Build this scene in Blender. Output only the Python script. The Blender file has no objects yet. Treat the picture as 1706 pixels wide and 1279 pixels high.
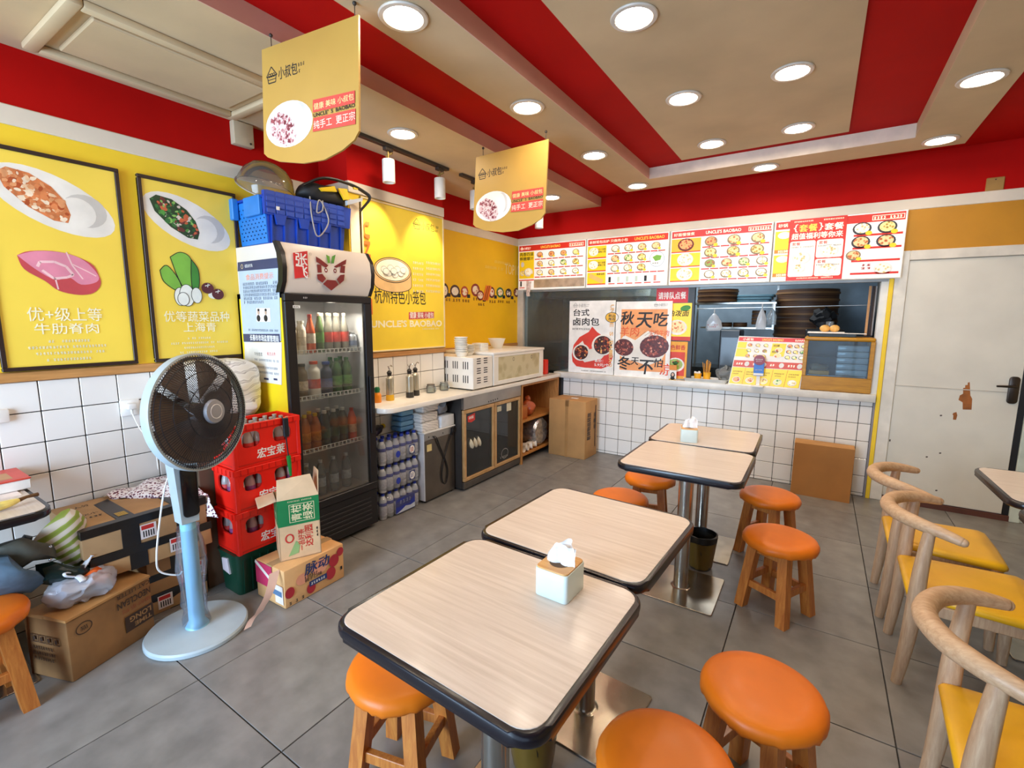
import bpy, bmesh, math, random
from mathutils import Vector, Matrix
random.seed(7)
PI = math.pi
sc = bpy.context.scene
COL = sc.collection

# ------------------------------------------------------------------ camera, world, daylight, exposure
F_PX, YAW, PITCH, ROLL, EYE = 784.34, -0.575816, 0.140039, 0.0045774, 1.50
fw = Vector((math.sin(YAW)*math.cos(PITCH), math.cos(YAW)*math.cos(PITCH), -math.sin(PITCH)))
r0 = Vector((math.cos(YAW), -math.sin(YAW), 0)); u0 = r0.cross(fw)
rt = math.cos(ROLL)*r0 + math.sin(ROLL)*u0
up = -math.sin(ROLL)*r0 + math.cos(ROLL)*u0
cd = bpy.data.cameras.new('camera'); cam = bpy.data.objects.new('camera', cd); COL.objects.link(cam)
cd.sensor_width = 36.0; cd.lens = F_PX/1706*36.0; cd.clip_start = 0.02
cam.matrix_world = Matrix(((rt.x, up.x, -fw.x, 0), (rt.y, up.y, -fw.y, 0), (rt.z, up.z, -fw.z, EYE), (0, 0, 0, 1)))
sc.camera = cam
sc.view_settings.view_transform = 'Standard'; sc.view_settings.look = 'None'
sc.view_settings.exposure = 0.62; sc.view_settings.gamma = 1.0; sc.view_settings.use_curve_mapping = False
LAMP = 56.0          # downlight lens radiance
SKY = 1.0
w = bpy.data.worlds.new('overcast_sky'); sc.world = w; w.use_nodes = True
bg = w.node_tree.nodes['Background']; bg.inputs[0].default_value = (0.62, 0.78, 1.0, 1); bg.inputs[1].default_value = SKY
sc.cycles.max_bounces = 8; sc.cycles.diffuse_bounces = 5; sc.cycles.transparent_max_bounces = 24
sc.cycles.use_denoising = True; sc.cycles.sample_clamp_indirect = 6.0
sc.cycles.caustics_reflective = False; sc.cycles.caustics_refractive = False
al = bpy.data.lights.new('storefront_daylight', 'AREA'); al.shape = 'RECTANGLE'; al.size = 1.8; al.size_y = 2.3
al.energy = 185; al.color = (0.60, 0.80, 1.0)
alo = bpy.data.objects.new('storefront_daylight', al); COL.objects.link(alo)
alo.location = (-1.75, -2.15, 1.35); alo.rotation_euler = (math.radians(90), 0, 0)   # daylight through the shop front, shining +Y

def ray(x, y):                       # direction of a photograph pixel (1706 x 1279)
    return rt*((x-853)/F_PX) + up*(-(y-639.5)/F_PX) + fw
def pz(x, y, z):                     # measured photograph point on the level z
    d = ray(x, y); t = (z-EYE)/d.z; return Vector((d.x*t, d.y*t, z))
def py(x, y, Y):
    d = ray(x, y); t = Y/d.y; return Vector((d.x*t, Y, EYE+d.z*t))
def px(x, y, X):
    d = ray(x, y); t = X/d.x; return Vector((X, d.y*t, EYE+d.z*t))

# ------------------------------------------------------------------ materials
def lin(h):
    if isinstance(h, str): h = tuple(int(h[i:i+2], 16) for i in (0, 2, 4))
    return tuple(((c/255)/12.92 if c/255 <= .04045 else ((c/255+.055)/1.055)**2.4) for c in h)+(1.0,)
_mc = {}
def _new(name):
    m = bpy.data.materials.new(name); m.use_nodes = True
    nt = m.node_tree; return m, nt, nt.nodes['Principled BSDF']
def N(nt, t, **kw):
    n = nt.nodes.new(t)
    for k, v in kw.items():
        if k.startswith('i_'): n.inputs[k[2:].replace('_', ' ')].default_value = v
        else: setattr(n, k, v)
    return n
def coords(nt, scale=(1, 1, 1), kind='Object', rot=(0, 0, 0)):
    tc = N(nt, 'ShaderNodeTexCoord'); mp = N(nt, 'ShaderNodeMapping')
    mp.inputs['Scale'].default_value = scale; mp.inputs['Rotation'].default_value = rot
    nt.links.new(tc.outputs[kind], mp.inputs[0]); return mp.outputs[0]
def ramp(nt, fac, stops, interp='LINEAR'):
    r = N(nt, 'ShaderNodeValToRGB'); el = r.color_ramp.elements; r.color_ramp.interpolation = interp
    while len(el) < len(stops): el.new(0.5)
    for e, (p, c) in zip(el, stops): e.position = p; e.color = lin(c)
    nt.links.new(fac, r.inputs[0]); return r.outputs[0]
def shade(h, k):
    if isinstance(h, str): h = tuple(int(h[i:i+2], 16) for i in (0, 2, 4))
    return tuple(max(0, min(255, c*k)) for c in h)
def mat(h, rough=.5, metal=0., var=.05, scale=9., bump=0., emit=0., coat=0., name=None, spec=.5):
    key = (h, rough, metal, var, scale, bump, emit, coat, spec)
    if key in _mc: return _mc[key]
    m, nt, b = _new(name or 'paint_'+str(h))
    b.inputs['Roughness'].default_value = rough; b.inputs['Metallic'].default_value = metal
    b.inputs['Specular IOR Level'].default_value = spec
    if coat: b.inputs['Coat Weight'].default_value = coat; b.inputs['Coat Roughness'].default_value = .15
    v = coords(nt); n = N(nt, 'ShaderNodeTexNoise'); n.inputs['Scale'].default_value = scale; n.inputs['Detail'].default_value = 4
    nt.links.new(v, n.inputs['Vector'])
    c = ramp(nt, n.outputs[0], [(.3, shade(h, 1-var)), (.7, shade(h, 1+var))])
    nt.links.new(c, b.inputs['Base Color'])
    if emit:
        nt.links.new(c, b.inputs['Emission Color']); b.inputs['Emission Strength'].default_value = emit
    if bump:
        bp = N(nt, 'ShaderNodeBump'); bp.inputs['Strength'].default_value = bump; bp.inputs['Distance'].default_value = .01
        nt.links.new(n.outputs[0], bp.inputs['Height']); nt.links.new(bp.outputs[0], b.inputs['Normal'])
    _mc[key] = m; return m
def wood(c1, c2, rough=.5, scale=(30, 30, 3), coat=0., bump=.05, name='wood'):
    key = ('wood', c1, c2, rough, scale, coat)
    if key in _mc: return _mc[key]
    m, nt, b = _new(name); b.inputs['Roughness'].default_value = rough
    if coat: b.inputs['Coat Weight'].default_value = coat; b.inputs['Coat Roughness'].default_value = .12
    v = coords(nt, scale); n = N(nt, 'ShaderNodeTexNoise'); n.inputs['Scale'].default_value = 1.5
    n.inputs['Detail'].default_value = 6; n.inputs['Roughness'].default_value = .65; n.inputs['Distortion'].default_value = .4
    nt.links.new(v, n.inputs['Vector'])
    nt.links.new(ramp(nt, n.outputs[0], [(.32, c1), (.5, [(a+b_)/2 for a, b_ in zip(lin8(c1), lin8(c2))]), (.68, c2)]), b.inputs['Base Color'])
    bp = N(nt, 'ShaderNodeBump'); bp.inputs['Strength'].default_value = bump; bp.inputs['Distance'].default_value = .003
    nt.links.new(n.outputs[0], bp.inputs['Height']); nt.links.new(bp.outputs[0], b.inputs['Normal'])
    _mc[key] = m; return m
def lin8(h): return tuple(int(h[i:i+2], 16) for i in (0, 2, 4)) if isinstance(h, str) else h
def food(c1, c2, c3, scale=60, name='printed_food', emit=0., st=(.5, .82, 1.12)):
    key = ('food', c1, c2, c3, scale, emit, st)
    if key in _mc: return _mc[key]
    m, nt, b = _new(name); b.inputs['Roughness'].default_value = .4
    v = coords(nt); n = N(nt, 'ShaderNodeTexVoronoi'); n.inputs['Scale'].default_value = scale
    n2 = N(nt, 'ShaderNodeTexNoise'); n2.inputs['Scale'].default_value = scale*.8; n2.inputs['Detail'].default_value = 5
    nt.links.new(v, n.inputs['Vector']); nt.links.new(v, n2.inputs['Vector'])
    mx = N(nt, 'ShaderNodeMath', operation='ADD'); nt.links.new(n.outputs['Distance'], mx.inputs[0]); nt.links.new(n2.outputs[0], mx.inputs[1])
    c = ramp(nt, mx.outputs[0], list(zip(st, (c1, c2, c3)))); nt.links.new(c, b.inputs['Base Color'])
    if emit: nt.links.new(c, b.inputs['Emission Color']); b.inputs['Emission Strength'].default_value = emit
    _mc[key] = m; return m
def stripes(stops, scale, axis='X', rot=(0, 0, 0), rough=.8, dist=0., name='stripes', kind='Object'):
    m, nt, b = _new(name); b.inputs['Roughness'].default_value = rough
    v = coords(nt, (1, 1, 1), kind, rot); wv = N(nt, 'ShaderNodeTexWave', wave_type='BANDS', bands_direction=axis)
    wv.inputs['Scale'].default_value = scale; wv.inputs['Distortion'].default_value = dist; nt.links.new(v, wv.inputs['Vector'])
    nt.links.new(ramp(nt, wv.outputs[0], stops), b.inputs['Base Color']); return m
def glass(tint=(255, 255, 255), op=.06, rough=.03, name='glass', refl=1.0):
    key = ('glass', tint, op, rough, refl)
    if key in _mc: return _mc[key]
    m = bpy.data.materials.new(name); m.use_nodes = True; nt = m.node_tree
    nt.nodes.remove(nt.nodes['Principled BSDF']); out = nt.nodes['Material Output']
    tr = N(nt, 'ShaderNodeBsdfTransparent'); tr.inputs[0].default_value = lin(tint)
    df = N(nt, 'ShaderNodeBsdfPrincipled'); df.inputs['Base Color'].default_value = lin(tint); df.inputs['Roughness'].default_value = .3
    gl = N(nt, 'ShaderNodeBsdfGlossy'); gl.inputs['Roughness'].default_value = rough
    nz = N(nt, 'ShaderNodeTexNoise'); nz.inputs['Scale'].default_value = 6.0
    mr = N(nt, 'ShaderNodeMapRange'); mr.inputs['To Min'].default_value = op*.7; mr.inputs['To Max'].default_value = op*1.3
    nt.links.new(coords(nt), nz.inputs['Vector']); nt.links.new(nz.outputs[0], mr.inputs[0])
    m1 = N(nt, 'ShaderNodeMixShader'); nt.links.new(mr.outputs[0], m1.inputs[0]); nt.links.new(tr.outputs[0], m1.inputs[1]); nt.links.new(df.outputs[0], m1.inputs[2])
    fr = N(nt, 'ShaderNodeFresnel'); fr.inputs[0].default_value = 1.45
    mu = N(nt, 'ShaderNodeMath', operation='MULTIPLY'); mu.inputs[1].default_value = refl; nt.links.new(fr.outputs[0], mu.inputs[0])
    m2 = N(nt, 'ShaderNodeMixShader'); nt.links.new(mu.outputs[0], m2.inputs[0]); nt.links.new(m1.outputs[0], m2.inputs[1]); nt.links.new(gl.outputs[0], m2.inputs[2])
    nt.links.new(m2.outputs[0], out.inputs[0]); _mc[key] = m; return m

# ------------------------------------------------------------------ mesh builder
class MB:
    def __init__(s): s.bm = bmesh.new(); s.mi = 0; s.M = Matrix()
    def at(s, loc=(0, 0, 0), rz=0, rx=0, ry=0):
        s.M = Matrix.Translation(loc) @ Matrix.Rotation(rz, 4, 'Z') @ Matrix.Rotation(ry, 4, 'Y') @ Matrix.Rotation(rx, 4, 'X'); return s
    def faces(s, vs, fs):
        V = [s.bm.verts.new(s.M @ Vector(v)) for v in vs]
        for f in fs:
            try:
                q = s.bm.faces.new([V[i] for i in f]); q.material_index = s.mi; q.smooth = True
            except ValueError: pass
        return s
    def _take(s, b2):
        b2.verts.index_update()
        s.faces([v.co.copy() for v in b2.verts], [[v.index for v in f.verts] for f in b2.faces]); b2.free(); return s
    def box(s, lo, hi, bev=0., seg=1):
        x0, y0, z0 = lo; x1, y1, z1 = hi
        vs = [(x0, y0, z0), (x1, y0, z0), (x1, y1, z0), (x0, y1, z0), (x0, y0, z1), (x1, y0, z1), (x1, y1, z1), (x0, y1, z1)]
        fs = [(0, 3, 2, 1), (4, 5, 6, 7), (0, 1, 5, 4), (1, 2, 6, 5), (2, 3, 7, 6), (3, 0, 4, 7)]
        if not bev: return s.faces(vs, fs)
        b = bmesh.new(); V = [b.verts.new(v) for v in vs]
        for f in fs: b.faces.new([V[i] for i in f])
        bmesh.ops.bevel(b, geom=list(b.edges), offset=bev, segments=seg, affect='EDGES', profile=.5)
        return s._take(b)
    def hexa(s, p):                       # eight corners: bottom 4 (ccw), top 4
        return s.faces(p, [(0, 3, 2, 1), (4, 5, 6, 7), (0, 1, 5, 4), (1, 2, 6, 5), (2, 3, 7, 6), (3, 0, 4, 7)])
    def prism(s, poly, z0, z1, bev=0., seg=2):
        n = len(poly); b = bmesh.new()
        B = [b.verts.new((p[0], p[1], z0)) for p in poly]; T = [b.verts.new((p[0], p[1], z1)) for p in poly]
        b.faces.new(B[::-1]); b.faces.new(T)
        for i in range(n): b.faces.new((B[i], B[(i+1) % n], T[(i+1) % n], T[i]))
        if bev:
            ed = [e for e in b.edges if abs(e.verts[0].co.z-e.verts[1].co.z) < 1e-7]
            bmesh.ops.bevel(b, geom=ed, offset=bev, segments=seg, affect='EDGES', profile=.5)
        bmesh.ops.recalc_face_normals(b, faces=b.faces); return s._take(b)
    def lathe(s, prof, n=20, c=(0, 0, 0), caps=True):
        vs = []; fs = []
        for r, z in prof:
            for k in range(n): a = 2*PI*k/n; vs.append((c[0]+r*math.cos(a), c[1]+r*math.sin(a), c[2]+z))
        for i in range(len(prof)-1):
            for k in range(n): k2 = (k+1) % n; fs.append((i*n+k, i*n+k2, (i+1)*n+k2, (i+1)*n+k))
        if caps:
            if prof[0][0] > 1e-5: fs.append(tuple(range(n))[::-1])
            if prof[-1][0] > 1e-5: fs.append(tuple((len(prof)-1)*n+k for k in range(n)))
        return s.faces(vs, fs)
    def cyl(s, p0, p1, r0, r1=None, n=16): return s.tube([p0, p1], [r0, r0 if r1 is None else r1], n)
    def tube(s, pts, r, n=10, closed=False, flat=1.):
        P = [Vector(p) for p in pts]; m = len(P); R = r if isinstance(r, (list, tuple)) else [r]*m
        T = []
        for i in range(m):
            a = P[i-1] if (i > 0 or closed) else P[i]; b = P[(i+1) % m] if (i < m-1 or closed) else P[i]
            t = (b-a); T.append(t.normalized() if t.length > 1e-9 else Vector((0, 0, 1)))
        ref = Vector((0, 0, 1)) if abs(T[0].z) < .9 else Vector((1, 0, 0))
        nx = (ref-T[0]*ref.dot(T[0])).normalized(); vs = []; fs = []
        for i in range(m):
            nx = (nx-T[i]*nx.dot(T[i])); nx = nx.normalized() if nx.length > 1e-6 else T[i].orthogonal().normalized()
            ny = T[i].cross(nx)
            for k in range(n): a = 2*PI*(k+.5)/n; vs.append(P[i]+(nx*math.cos(a)*flat+ny*math.sin(a))*R[i])
        for i in range(m if closed else m-1):
            for k in range(n): k2 = (k+1) % n; j = (i+1) % m; fs.append((i*n+k, i*n+k2, j*n+k2, j*n+k))
        if not closed: fs += [tuple(range(n))[::-1], tuple((m-1)*n+k for k in range(n))]
        return s.faces(vs, fs)
    def ball(s, c, r, nu=16, nv=10, fn=None):
        r = (r, r, r) if not isinstance(r, (tuple, list)) else r; vs = []; fs = []
        for i in range(nv+1):
            t = PI*i/nv
            for k in range(nu):
                a = 2*PI*k/nu; d = Vector((math.sin(t)*math.cos(a), math.sin(t)*math.sin(a), -math.cos(t)))
                q = fn(d) if fn else 1.; vs.append((c[0]+d.x*r[0]*q, c[1]+d.y*r[1]*q, c[2]+d.z*r[2]*q))
        for i in range(nv):
            for k in range(nu): k2 = (k+1) % nu; fs.append((i*nu+k, i*nu+k2, (i+1)*nu+k2, (i+1)*nu+k))
        return s.faces(vs, fs)
    def grid(s, fn, nu, nv):
        vs = [fn(i/nu, j/nv) for j in range(nv+1) for i in range(nu+1)]
        fs = [(j*(nu+1)+i, j*(nu+1)+i+1, (j+1)*(nu+1)+i+1, (j+1)*(nu+1)+i) for j in range(nv) for i in range(nu)]
        return s.faces(vs, fs)
    def pillow(s, outline, n, thick, rings=5):     # closed outline of 3-D points inflated along +-n
        P = [Vector(p) for p in outline]; c = sum(P, Vector())/len(P); n = Vector(n).normalized(); m = len(P)
        for sg in (1, -1):
            vs = []; fs = []
            for i in range(rings):
                t = 1-i/rings
                for p in P: vs.append(c+(p-c)*t+n*sg*thick*math.sqrt(max(0, 1-t*t)))
            vs.append(c+n*sg*thick)
            for i in range(rings-1):
                for k in range(m): k2 = (k+1) % m; fs.append((i*m+k, i*m+k2, (i+1)*m+k2, (i+1)*m+k) if sg > 0 else (i*m+k2, i*m+k, (i+1)*m+k, (i+1)*m+k2))
            for k in range(m): k2 = (k+1) % m; fs.append(((rings-1)*m+k, (rings-1)*m+k2, rings*m) if sg > 0 else ((rings-1)*m+k2, (rings-1)*m+k, rings*m))
            s.faces(vs, fs)
        bmesh.ops.remove_doubles(s.bm, verts=s.bm.verts, dist=1e-5); return s
    def jitter(s, amp, fr, seed=0.):
        from mathutils import noise
        for v in s.bm.verts:
            p = v.co*fr+Vector((seed, seed*1.7, seed*.3)); v.co += Vector((noise.noise(p), noise.noise(p+Vector((9, 3, 1))), noise.noise(p+Vector((2, 7, 5)))))*amp
        return s
    def mesh(s, name, mats, ang=35):
        me = bpy.data.meshes.new(name); s.bm.to_mesh(me); s.bm.free()
        for m in (mats if isinstance(mats, (list, tuple)) else [mats]): me.materials.append(m)
        me.set_sharp_from_angle(angle=math.radians(ang)); return me
    def obj(s, name, mats, parent=None, ang=35, **props):
        return link(name, s.mesh(name, mats, ang), parent, **props)
def link(name, data, parent=None, loc=None, rz=None, **props):
    o = bpy.data.objects.new(name, data); COL.objects.link(o)
    if parent is not None: o.parent = parent
    if loc is not None: o.location = loc
    if rz is not None: o.rotation_euler = (0, 0, rz)
    for k, v in props.items(): o[k] = v
    return o
WM = {}
def T(name, label, cat, loc=(0, 0, 0), rz=0., group=None):            # a thing: an Empty at its base
    o = bpy.data.objects.new(name, None); COL.objects.link(o); o.empty_display_size = .1
    o.location = loc; o.rotation_euler = (0, 0, rz); o['label'] = label; o['category'] = cat
    if group: o['group'] = group
    WM[o.name] = Matrix.Translation(loc) @ Matrix.Rotation(rz, 4, 'Z'); return o
def S(name, loc=(0, 0, 0)):                                           # part of the setting
    o = bpy.data.objects.new(name, None); COL.objects.link(o); o['kind'] = 'structure'; o.location = loc; o.empty_display_size = .1
    WM[o.name] = Matrix.Translation(loc); return o
def tag(o, label, cat, group=None):
    o['label'] = label; o['category'] = cat
    if group: o['group'] = group
    return o
def dup(root, loc, rz=0., label=None, group=None):
    r = root.copy(); COL.objects.link(r); r.location = loc; r.rotation_euler = (0, 0, rz)
    if label: r['label'] = label
    if group: r['group'] = group
    for ch in list(root.children):
        c = ch.copy(); COL.objects.link(c); c.parent = r
        for g in ch.children:
            d = g.copy(); COL.objects.link(d); d.parent = c
    return r
def rrect(x0, y0, x1, y1, r, n=5):
    out = []
    for cx, cy, a0 in ((x1-r, y1-r, 0), (x0+r, y1-r, 90), (x0+r, y0+r, 180), (x1-r, y0+r, 270)):
        for k in range(n+1): a = math.radians(a0+90*k/n); out.append((cx+r*math.cos(a), cy+r*math.sin(a)))
    return out
def ngon(cx, cy, rx, ry, n=20, rot=0.):
    return [(cx+rx*math.cos(2*PI*k/n)*math.cos(rot)-ry*math.sin(2*PI*k/n)*math.sin(rot), cy+rx*math.cos(2*PI*k/n)*math.sin(rot)+ry*math.sin(2*PI*k/n)*math.cos(rot)) for k in range(n)]
def bez(pts, n=6):                       # Catmull-Rom through points
    P = [Vector(p) for p in pts]; out = []
    for i in range(len(P)-1):
        a = P[max(0, i-1)]; b = P[i]; c = P[i+1]; d = P[min(len(P)-1, i+2)]
        for k in range(n):
            t = k/n; out.append(.5*((2*b)+(c-a)*t+(2*a-5*b+4*c-d)*t*t+(3*b-a-3*c+d)*t**3))
    return out+[P[-1]]
_tc = {}
def glyphs(body, bold):
    bold = 0. if any(ord(ch) > 0x2e00 for ch in body) else min(bold, .03)
    if (body, bold) in _tc: return _tc[(body, bold)]
    c = bpy.data.curves.new('lettering', 'FONT'); c.body = body; c.size = 1; c.offset = bold; c.resolution_u = 2
    o = bpy.data.objects.new('lettering', c); COL.objects.link(o); bpy.context.view_layer.update()
    me = bpy.data.meshes.new_from_object(o.evaluated_get(bpy.context.evaluated_depsgraph_get()))
    vs = [(v.co.x, v.co.y) for v in me.vertices]; fs = [tuple(p.vertices) for p in me.polygons]
    bpy.data.objects.remove(o); bpy.data.curves.remove(c); bpy.data.meshes.remove(me)
    x0 = min(v[0] for v in vs); x1 = max(v[0] for v in vs); y0 = min(v[1] for v in vs); y1 = max(v[1] for v in vs)
    _tc[(body, bold)] = ([((x-x0)/(x1-x0), (y-y0)/(y1-y0)) for x, y in vs], fs, (x1-x0)/(y1-y0)); return _tc[(body, bold)]
class Print:
    """flat ink on a surface: origin o, unit u (right), v (up); pieces are laid in thin layers along u x v"""
    def __init__(s, parent, o, u, v, name='print'):
        s.o = Vector(o); s.u = Vector(u).normalized(); s.v = Vector(v).normalized(); s.n = s.u.cross(s.v); s.k = 1
        s.vs = []; s.fs = []; s.mi = []; s.mats = []; s.parent = parent; s.name = name
    def _m(s, m):
        if m not in s.mats: s.mats.append(m)
        return s.mats.index(m)
    def P(s, x, y):                      # photograph pixel on this plane -> local (a, b)
        d = ray(x, y); e = Vector((0, 0, EYE)); t = (s.o-e).dot(s.n)/d.dot(s.n); q = e+d*t-s.o; return (q.dot(s.u), q.dot(s.v))
    def add(s, pts, faces, m):
        b = len(s.vs); i = s._m(m)
        for x, y in pts: s.vs.append(s.o+s.u*x+s.v*y+s.n*(.00035*s.k))
        for f in faces: s.fs.append([b+q for q in f]); s.mi.append(i)
        return s
    def poly(s, pts, m): return s.add(pts, [tuple(range(len(pts)))], m)
    def rect(s, x, y, w_, h, m): return s.poly([(x, y), (x+w_, y), (x+w_, y+h), (x, y+h)], m)
    def ell(s, cx, cy, rx, ry, m, rot=0., n=20): return s.poly(ngon(cx, cy, rx, ry, n, rot), m)
    def ring(s, cx, cy, rx, ry, t, m, rot=0., n=24):
        a = ngon(cx, cy, rx, ry, n, rot); b = ngon(cx, cy, rx-t, ry-t, n, rot)
        return s.add(a+b, [(k, (k+1) % n, n+(k+1) % n, n+k) for k in range(n)], m)
    def frame(s, x, y, w_, h, t, m):
        return s.rect(x, y, w_, t, m).rect(x, y+h-t, w_, t, m).rect(x, y+t, t, h-2*t, m).rect(x+w_-t, y+t, t, h-2*t, m)
    def text(s, body, x, y, w_, h, m, bold=0., rot=0., slant=0.):
        g, f, asp = glyphs(body, bold)
        if w_ is None: w_ = h*asp
        c, q = math.cos(rot), math.sin(rot); pts = []
        for a, b in g:
            a2 = a*w_+slant*b*h; b2 = b*h; pts.append((x+a2*c-b2*q, y+a2*q+b2*c))
        if bold and any(ord(ch) > 0x2e00 for ch in body):      # heavier strokes: the same ink laid again, slightly shifted
            e = min(bold, .045)*.55*h
            k0 = s.k
            for ax, ay in ((-e, -e*.6), (e, -e*.6), (-e, e*.6), (e, e*.6)): s.add([(a+ax, b+ay) for a, b in pts], f, m); s.k += .12
            s.k = k0; return s
        return s.add(pts, f, m)
    def chunks(s, pts, cols, n, size, sh=1.):               # printed morsels scattered inside an outline
        xs = [q[0] for q in pts]; ys = [q[1] for q in pts]; k0 = s.k
        def inside(x, y):
            c = False
            for (x1, y1), (x2, y2) in zip(pts, pts[1:]+pts[:1]):
                if (y1 > y) != (y2 > y) and x < (x2-x1)*(y-y1)/(y2-y1)+x1: c = not c
            return c
        i = t_ = 0
        while i < n and t_ < n*20:
            t_ += 1; x = random.uniform(min(xs), max(xs)); y = random.uniform(min(ys), max(ys)); r = size*random.uniform(.5, 1.2)
            if not (inside(x, y) and inside(x+r*.8, y) and inside(x-r*.8, y) and inside(x, y+r*.8) and inside(x, y-r*.8)): continue
            a0 = random.uniform(0, 6.28); m_ = random.randint(5, 7); el = random.uniform(.55, 1)*sh
            q = [(r*random.uniform(.7, 1.1)*math.cos(2*PI*k/m_), r*el*random.uniform(.7, 1.1)*math.sin(2*PI*k/m_)) for k in range(m_)]
            s.k = k0+1+1.2*i/n; s.poly([(x+a*math.cos(a0)-b*math.sin(a0), y+a*math.sin(a0)+b*math.cos(a0)) for a, b in q], random.choice(cols)); i += 1
        s.k = k0+3; return s
    def textp(s, body, xl, yb, xr, yt, m, **kw):     # box from photograph pixels: bottom left, top right
        a = s.P(xl, yb); b = s.P(xr, yt); return s.text(body, a[0], a[1], b[0]-a[0], b[1]-a[1], m, **kw)
    def quadp(s, pts, m): return s.poly([s.P(*p) for p in pts], m)
    def line(s, pts, t, m):
        for a, b in zip(pts[:-1], pts[1:]):
            d = Vector((b[0]-a[0], b[1]-a[1])); L = d.length or 1e-6; nx, ny = -d.y/L*t/2, d.x/L*t/2
            s.poly([(a[0]-nx, a[1]-ny), (b[0]-nx, b[1]-ny), (b[0]+nx, b[1]+ny), (a[0]+nx, a[1]+ny)], m)
        return s
    def small(s, x, y, w_, h, m, n=None, fill=.72):   # unreadable small print: a row of short strokes
        n = n or max(2, int(w_/h/.9))
        for k in range(n):
            if random.random() < .06: continue
            a = x+w_*k/n; cw = w_/n*fill
            for j in range(3):
                ww = cw*random.uniform(.5, 1.); s.rect(a+random.uniform(0, cw-ww), y+h*j/3+h*.04, ww, h*.2, m)
            s.rect(a+cw*random.uniform(.2, .7), y, cw*.18, h*.95, m)
        return s
    def done(s, **props):
        r = s.parent
        while r is not None and r.parent is not None: r = r.parent
        M = WM.get(r.name, Matrix()).inverted() if r is not None else Matrix()
        me = bpy.data.meshes.new(s.name); me.from_pydata([tuple(M @ v) for v in s.vs], [], s.fs)
        for m in s.mats: me.materials.append(m)
        me.polygons.foreach_set('material_index', s.mi); me.update()
        return link(s.name, me, s.parent, **props)

WHITE = mat('F2EEE8', .6); BLACK = mat('141214', .45); RED = mat('C8201A', .5); YEL = mat('F0C41C', .5)
STEEL = mat((176, 172, 166), .28, .9, .06, 14); CHROME = mat((205, 205, 205), .16, .95, .03)
CARD = mat((190, 146, 98), .8, 0, .06, 7, .05); CARD_D = mat((150, 110, 70), .85, 0, .08, 6, .05)
INK = mat('1C1A1C', .6); WINK = mat('F6F4F0', .6); RINK = mat('C9302A', .55); GREY = mat('9A9896', .6)
ORANGE = mat((230, 120, 30), .42, 0, .03); CLEAR = glass((245, 248, 250), .05); FILM = glass((225, 230, 240), .16, .12, 'clear_film')
# ------------------------------------------------------------------ the room
XL, XR, YB, YF = -3.085, 2.45, 4.867, -2.05          # left wall, right wall, counter wall, shop front
ZC, ZR = 2.67, 2.757                                   # lower ceiling, recessed ceiling
XP, P0, P1 = -2.778, 2.21, 3.175                       # face of the pillar and its two ends
PLAST = mat((226, 214, 196), .75, 0, .03, 3); REDW = mat((182, 12, 8), .75, 0, .03, 3, spec=.12)
YELW = mat((246, 208, 46), .6, 0, .03, 3); MUST = mat((196, 134, 20), .6, 0, .04, 3)
TILE = mat((240, 236, 230), .16, 0, .015, 3, 0, 0); GROUT = mat((62, 60, 60), .9); RAIL = wood('D0985A', 'B07A42', .5, (40, 3, 40))
FT = mat((130, 127, 123), .33, 0, .10, 7, .04); FT2 = mat((124, 121, 118), .36, 0, .10, 8, .04); FGR = mat((58, 56, 55), .9)
# floor: slab with separate tiles on the 0.6 m grid
fl = MB().box((XL-.1, YF-.1, -.06), (XR+.1, YB+2.2, -.006)).obj('floor', FGR, None, kind='structure')
def floor_mesh(w_, d_, m):
    return MB().box((.0024, .0024, -.02), (w_-.0024, d_-.0024, 0), .0012).mesh('tile', m)
fm = {}
gx = [.345+.6*k for k in range(-6, 5)]; gy = [.777+.6*k for k in range(-5, 8)]
for a in gx:
    for b in gy:
        x0, x1 = max(a, XL), min(a+.6, XR); y0, y1 = max(b, YF), min(b+.6, YB)
        if x1-x0 < .02 or y1-y0 < .02: continue
        k = (round(x1-x0, 3), round(y1-y0, 3), random.random() < .35)
        if k not in fm: fm[k] = floor_mesh(k[0], k[1], FT2 if k[2] else FT)
        link('tile', fm[k], fl, (x0, y0, 0))
# a wall of square tiles: (u0,u1) along the wall, (z0,z1) up; each tile a child
def tile_wall(parent, o, axis, u0, u1, z0, z1, uoff, zoff, step, nrm):
    cache = {}; n0 = math.floor((u0-uoff)/step); n1 = math.ceil((u1-uoff)/step); m0 = math.floor((z0-zoff)/step); m1 = math.ceil((z1-zoff)/step)
    for i in range(n0, n1):
        for j in range(m0, m1):
            a0, a1 = max(u0, uoff+i*step), min(u1, uoff+(i+1)*step); b0, b1 = max(z0, zoff+j*step), min(z1, zoff+(j+1)*step)
            if a1-a0 < .012 or b1-b0 < .012: continue
            k = (round(a1-a0, 3), round(b1-b0, 3)); g = .0024
            if k not in cache:
                if axis == 'Y': cache[k] = MB().box((-.002, g, g), (.007, k[0]-g, k[1]-g), .002).mesh('tile', TILE)
                else: cache[k] = MB().box((g, -.007, g), (k[0]-g, .002, k[1]-g), .002).mesh('tile', TILE)
            link('tile', cache[k], parent, (o, a0, b0) if axis == 'Y' else (a0, o, b0))
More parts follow.
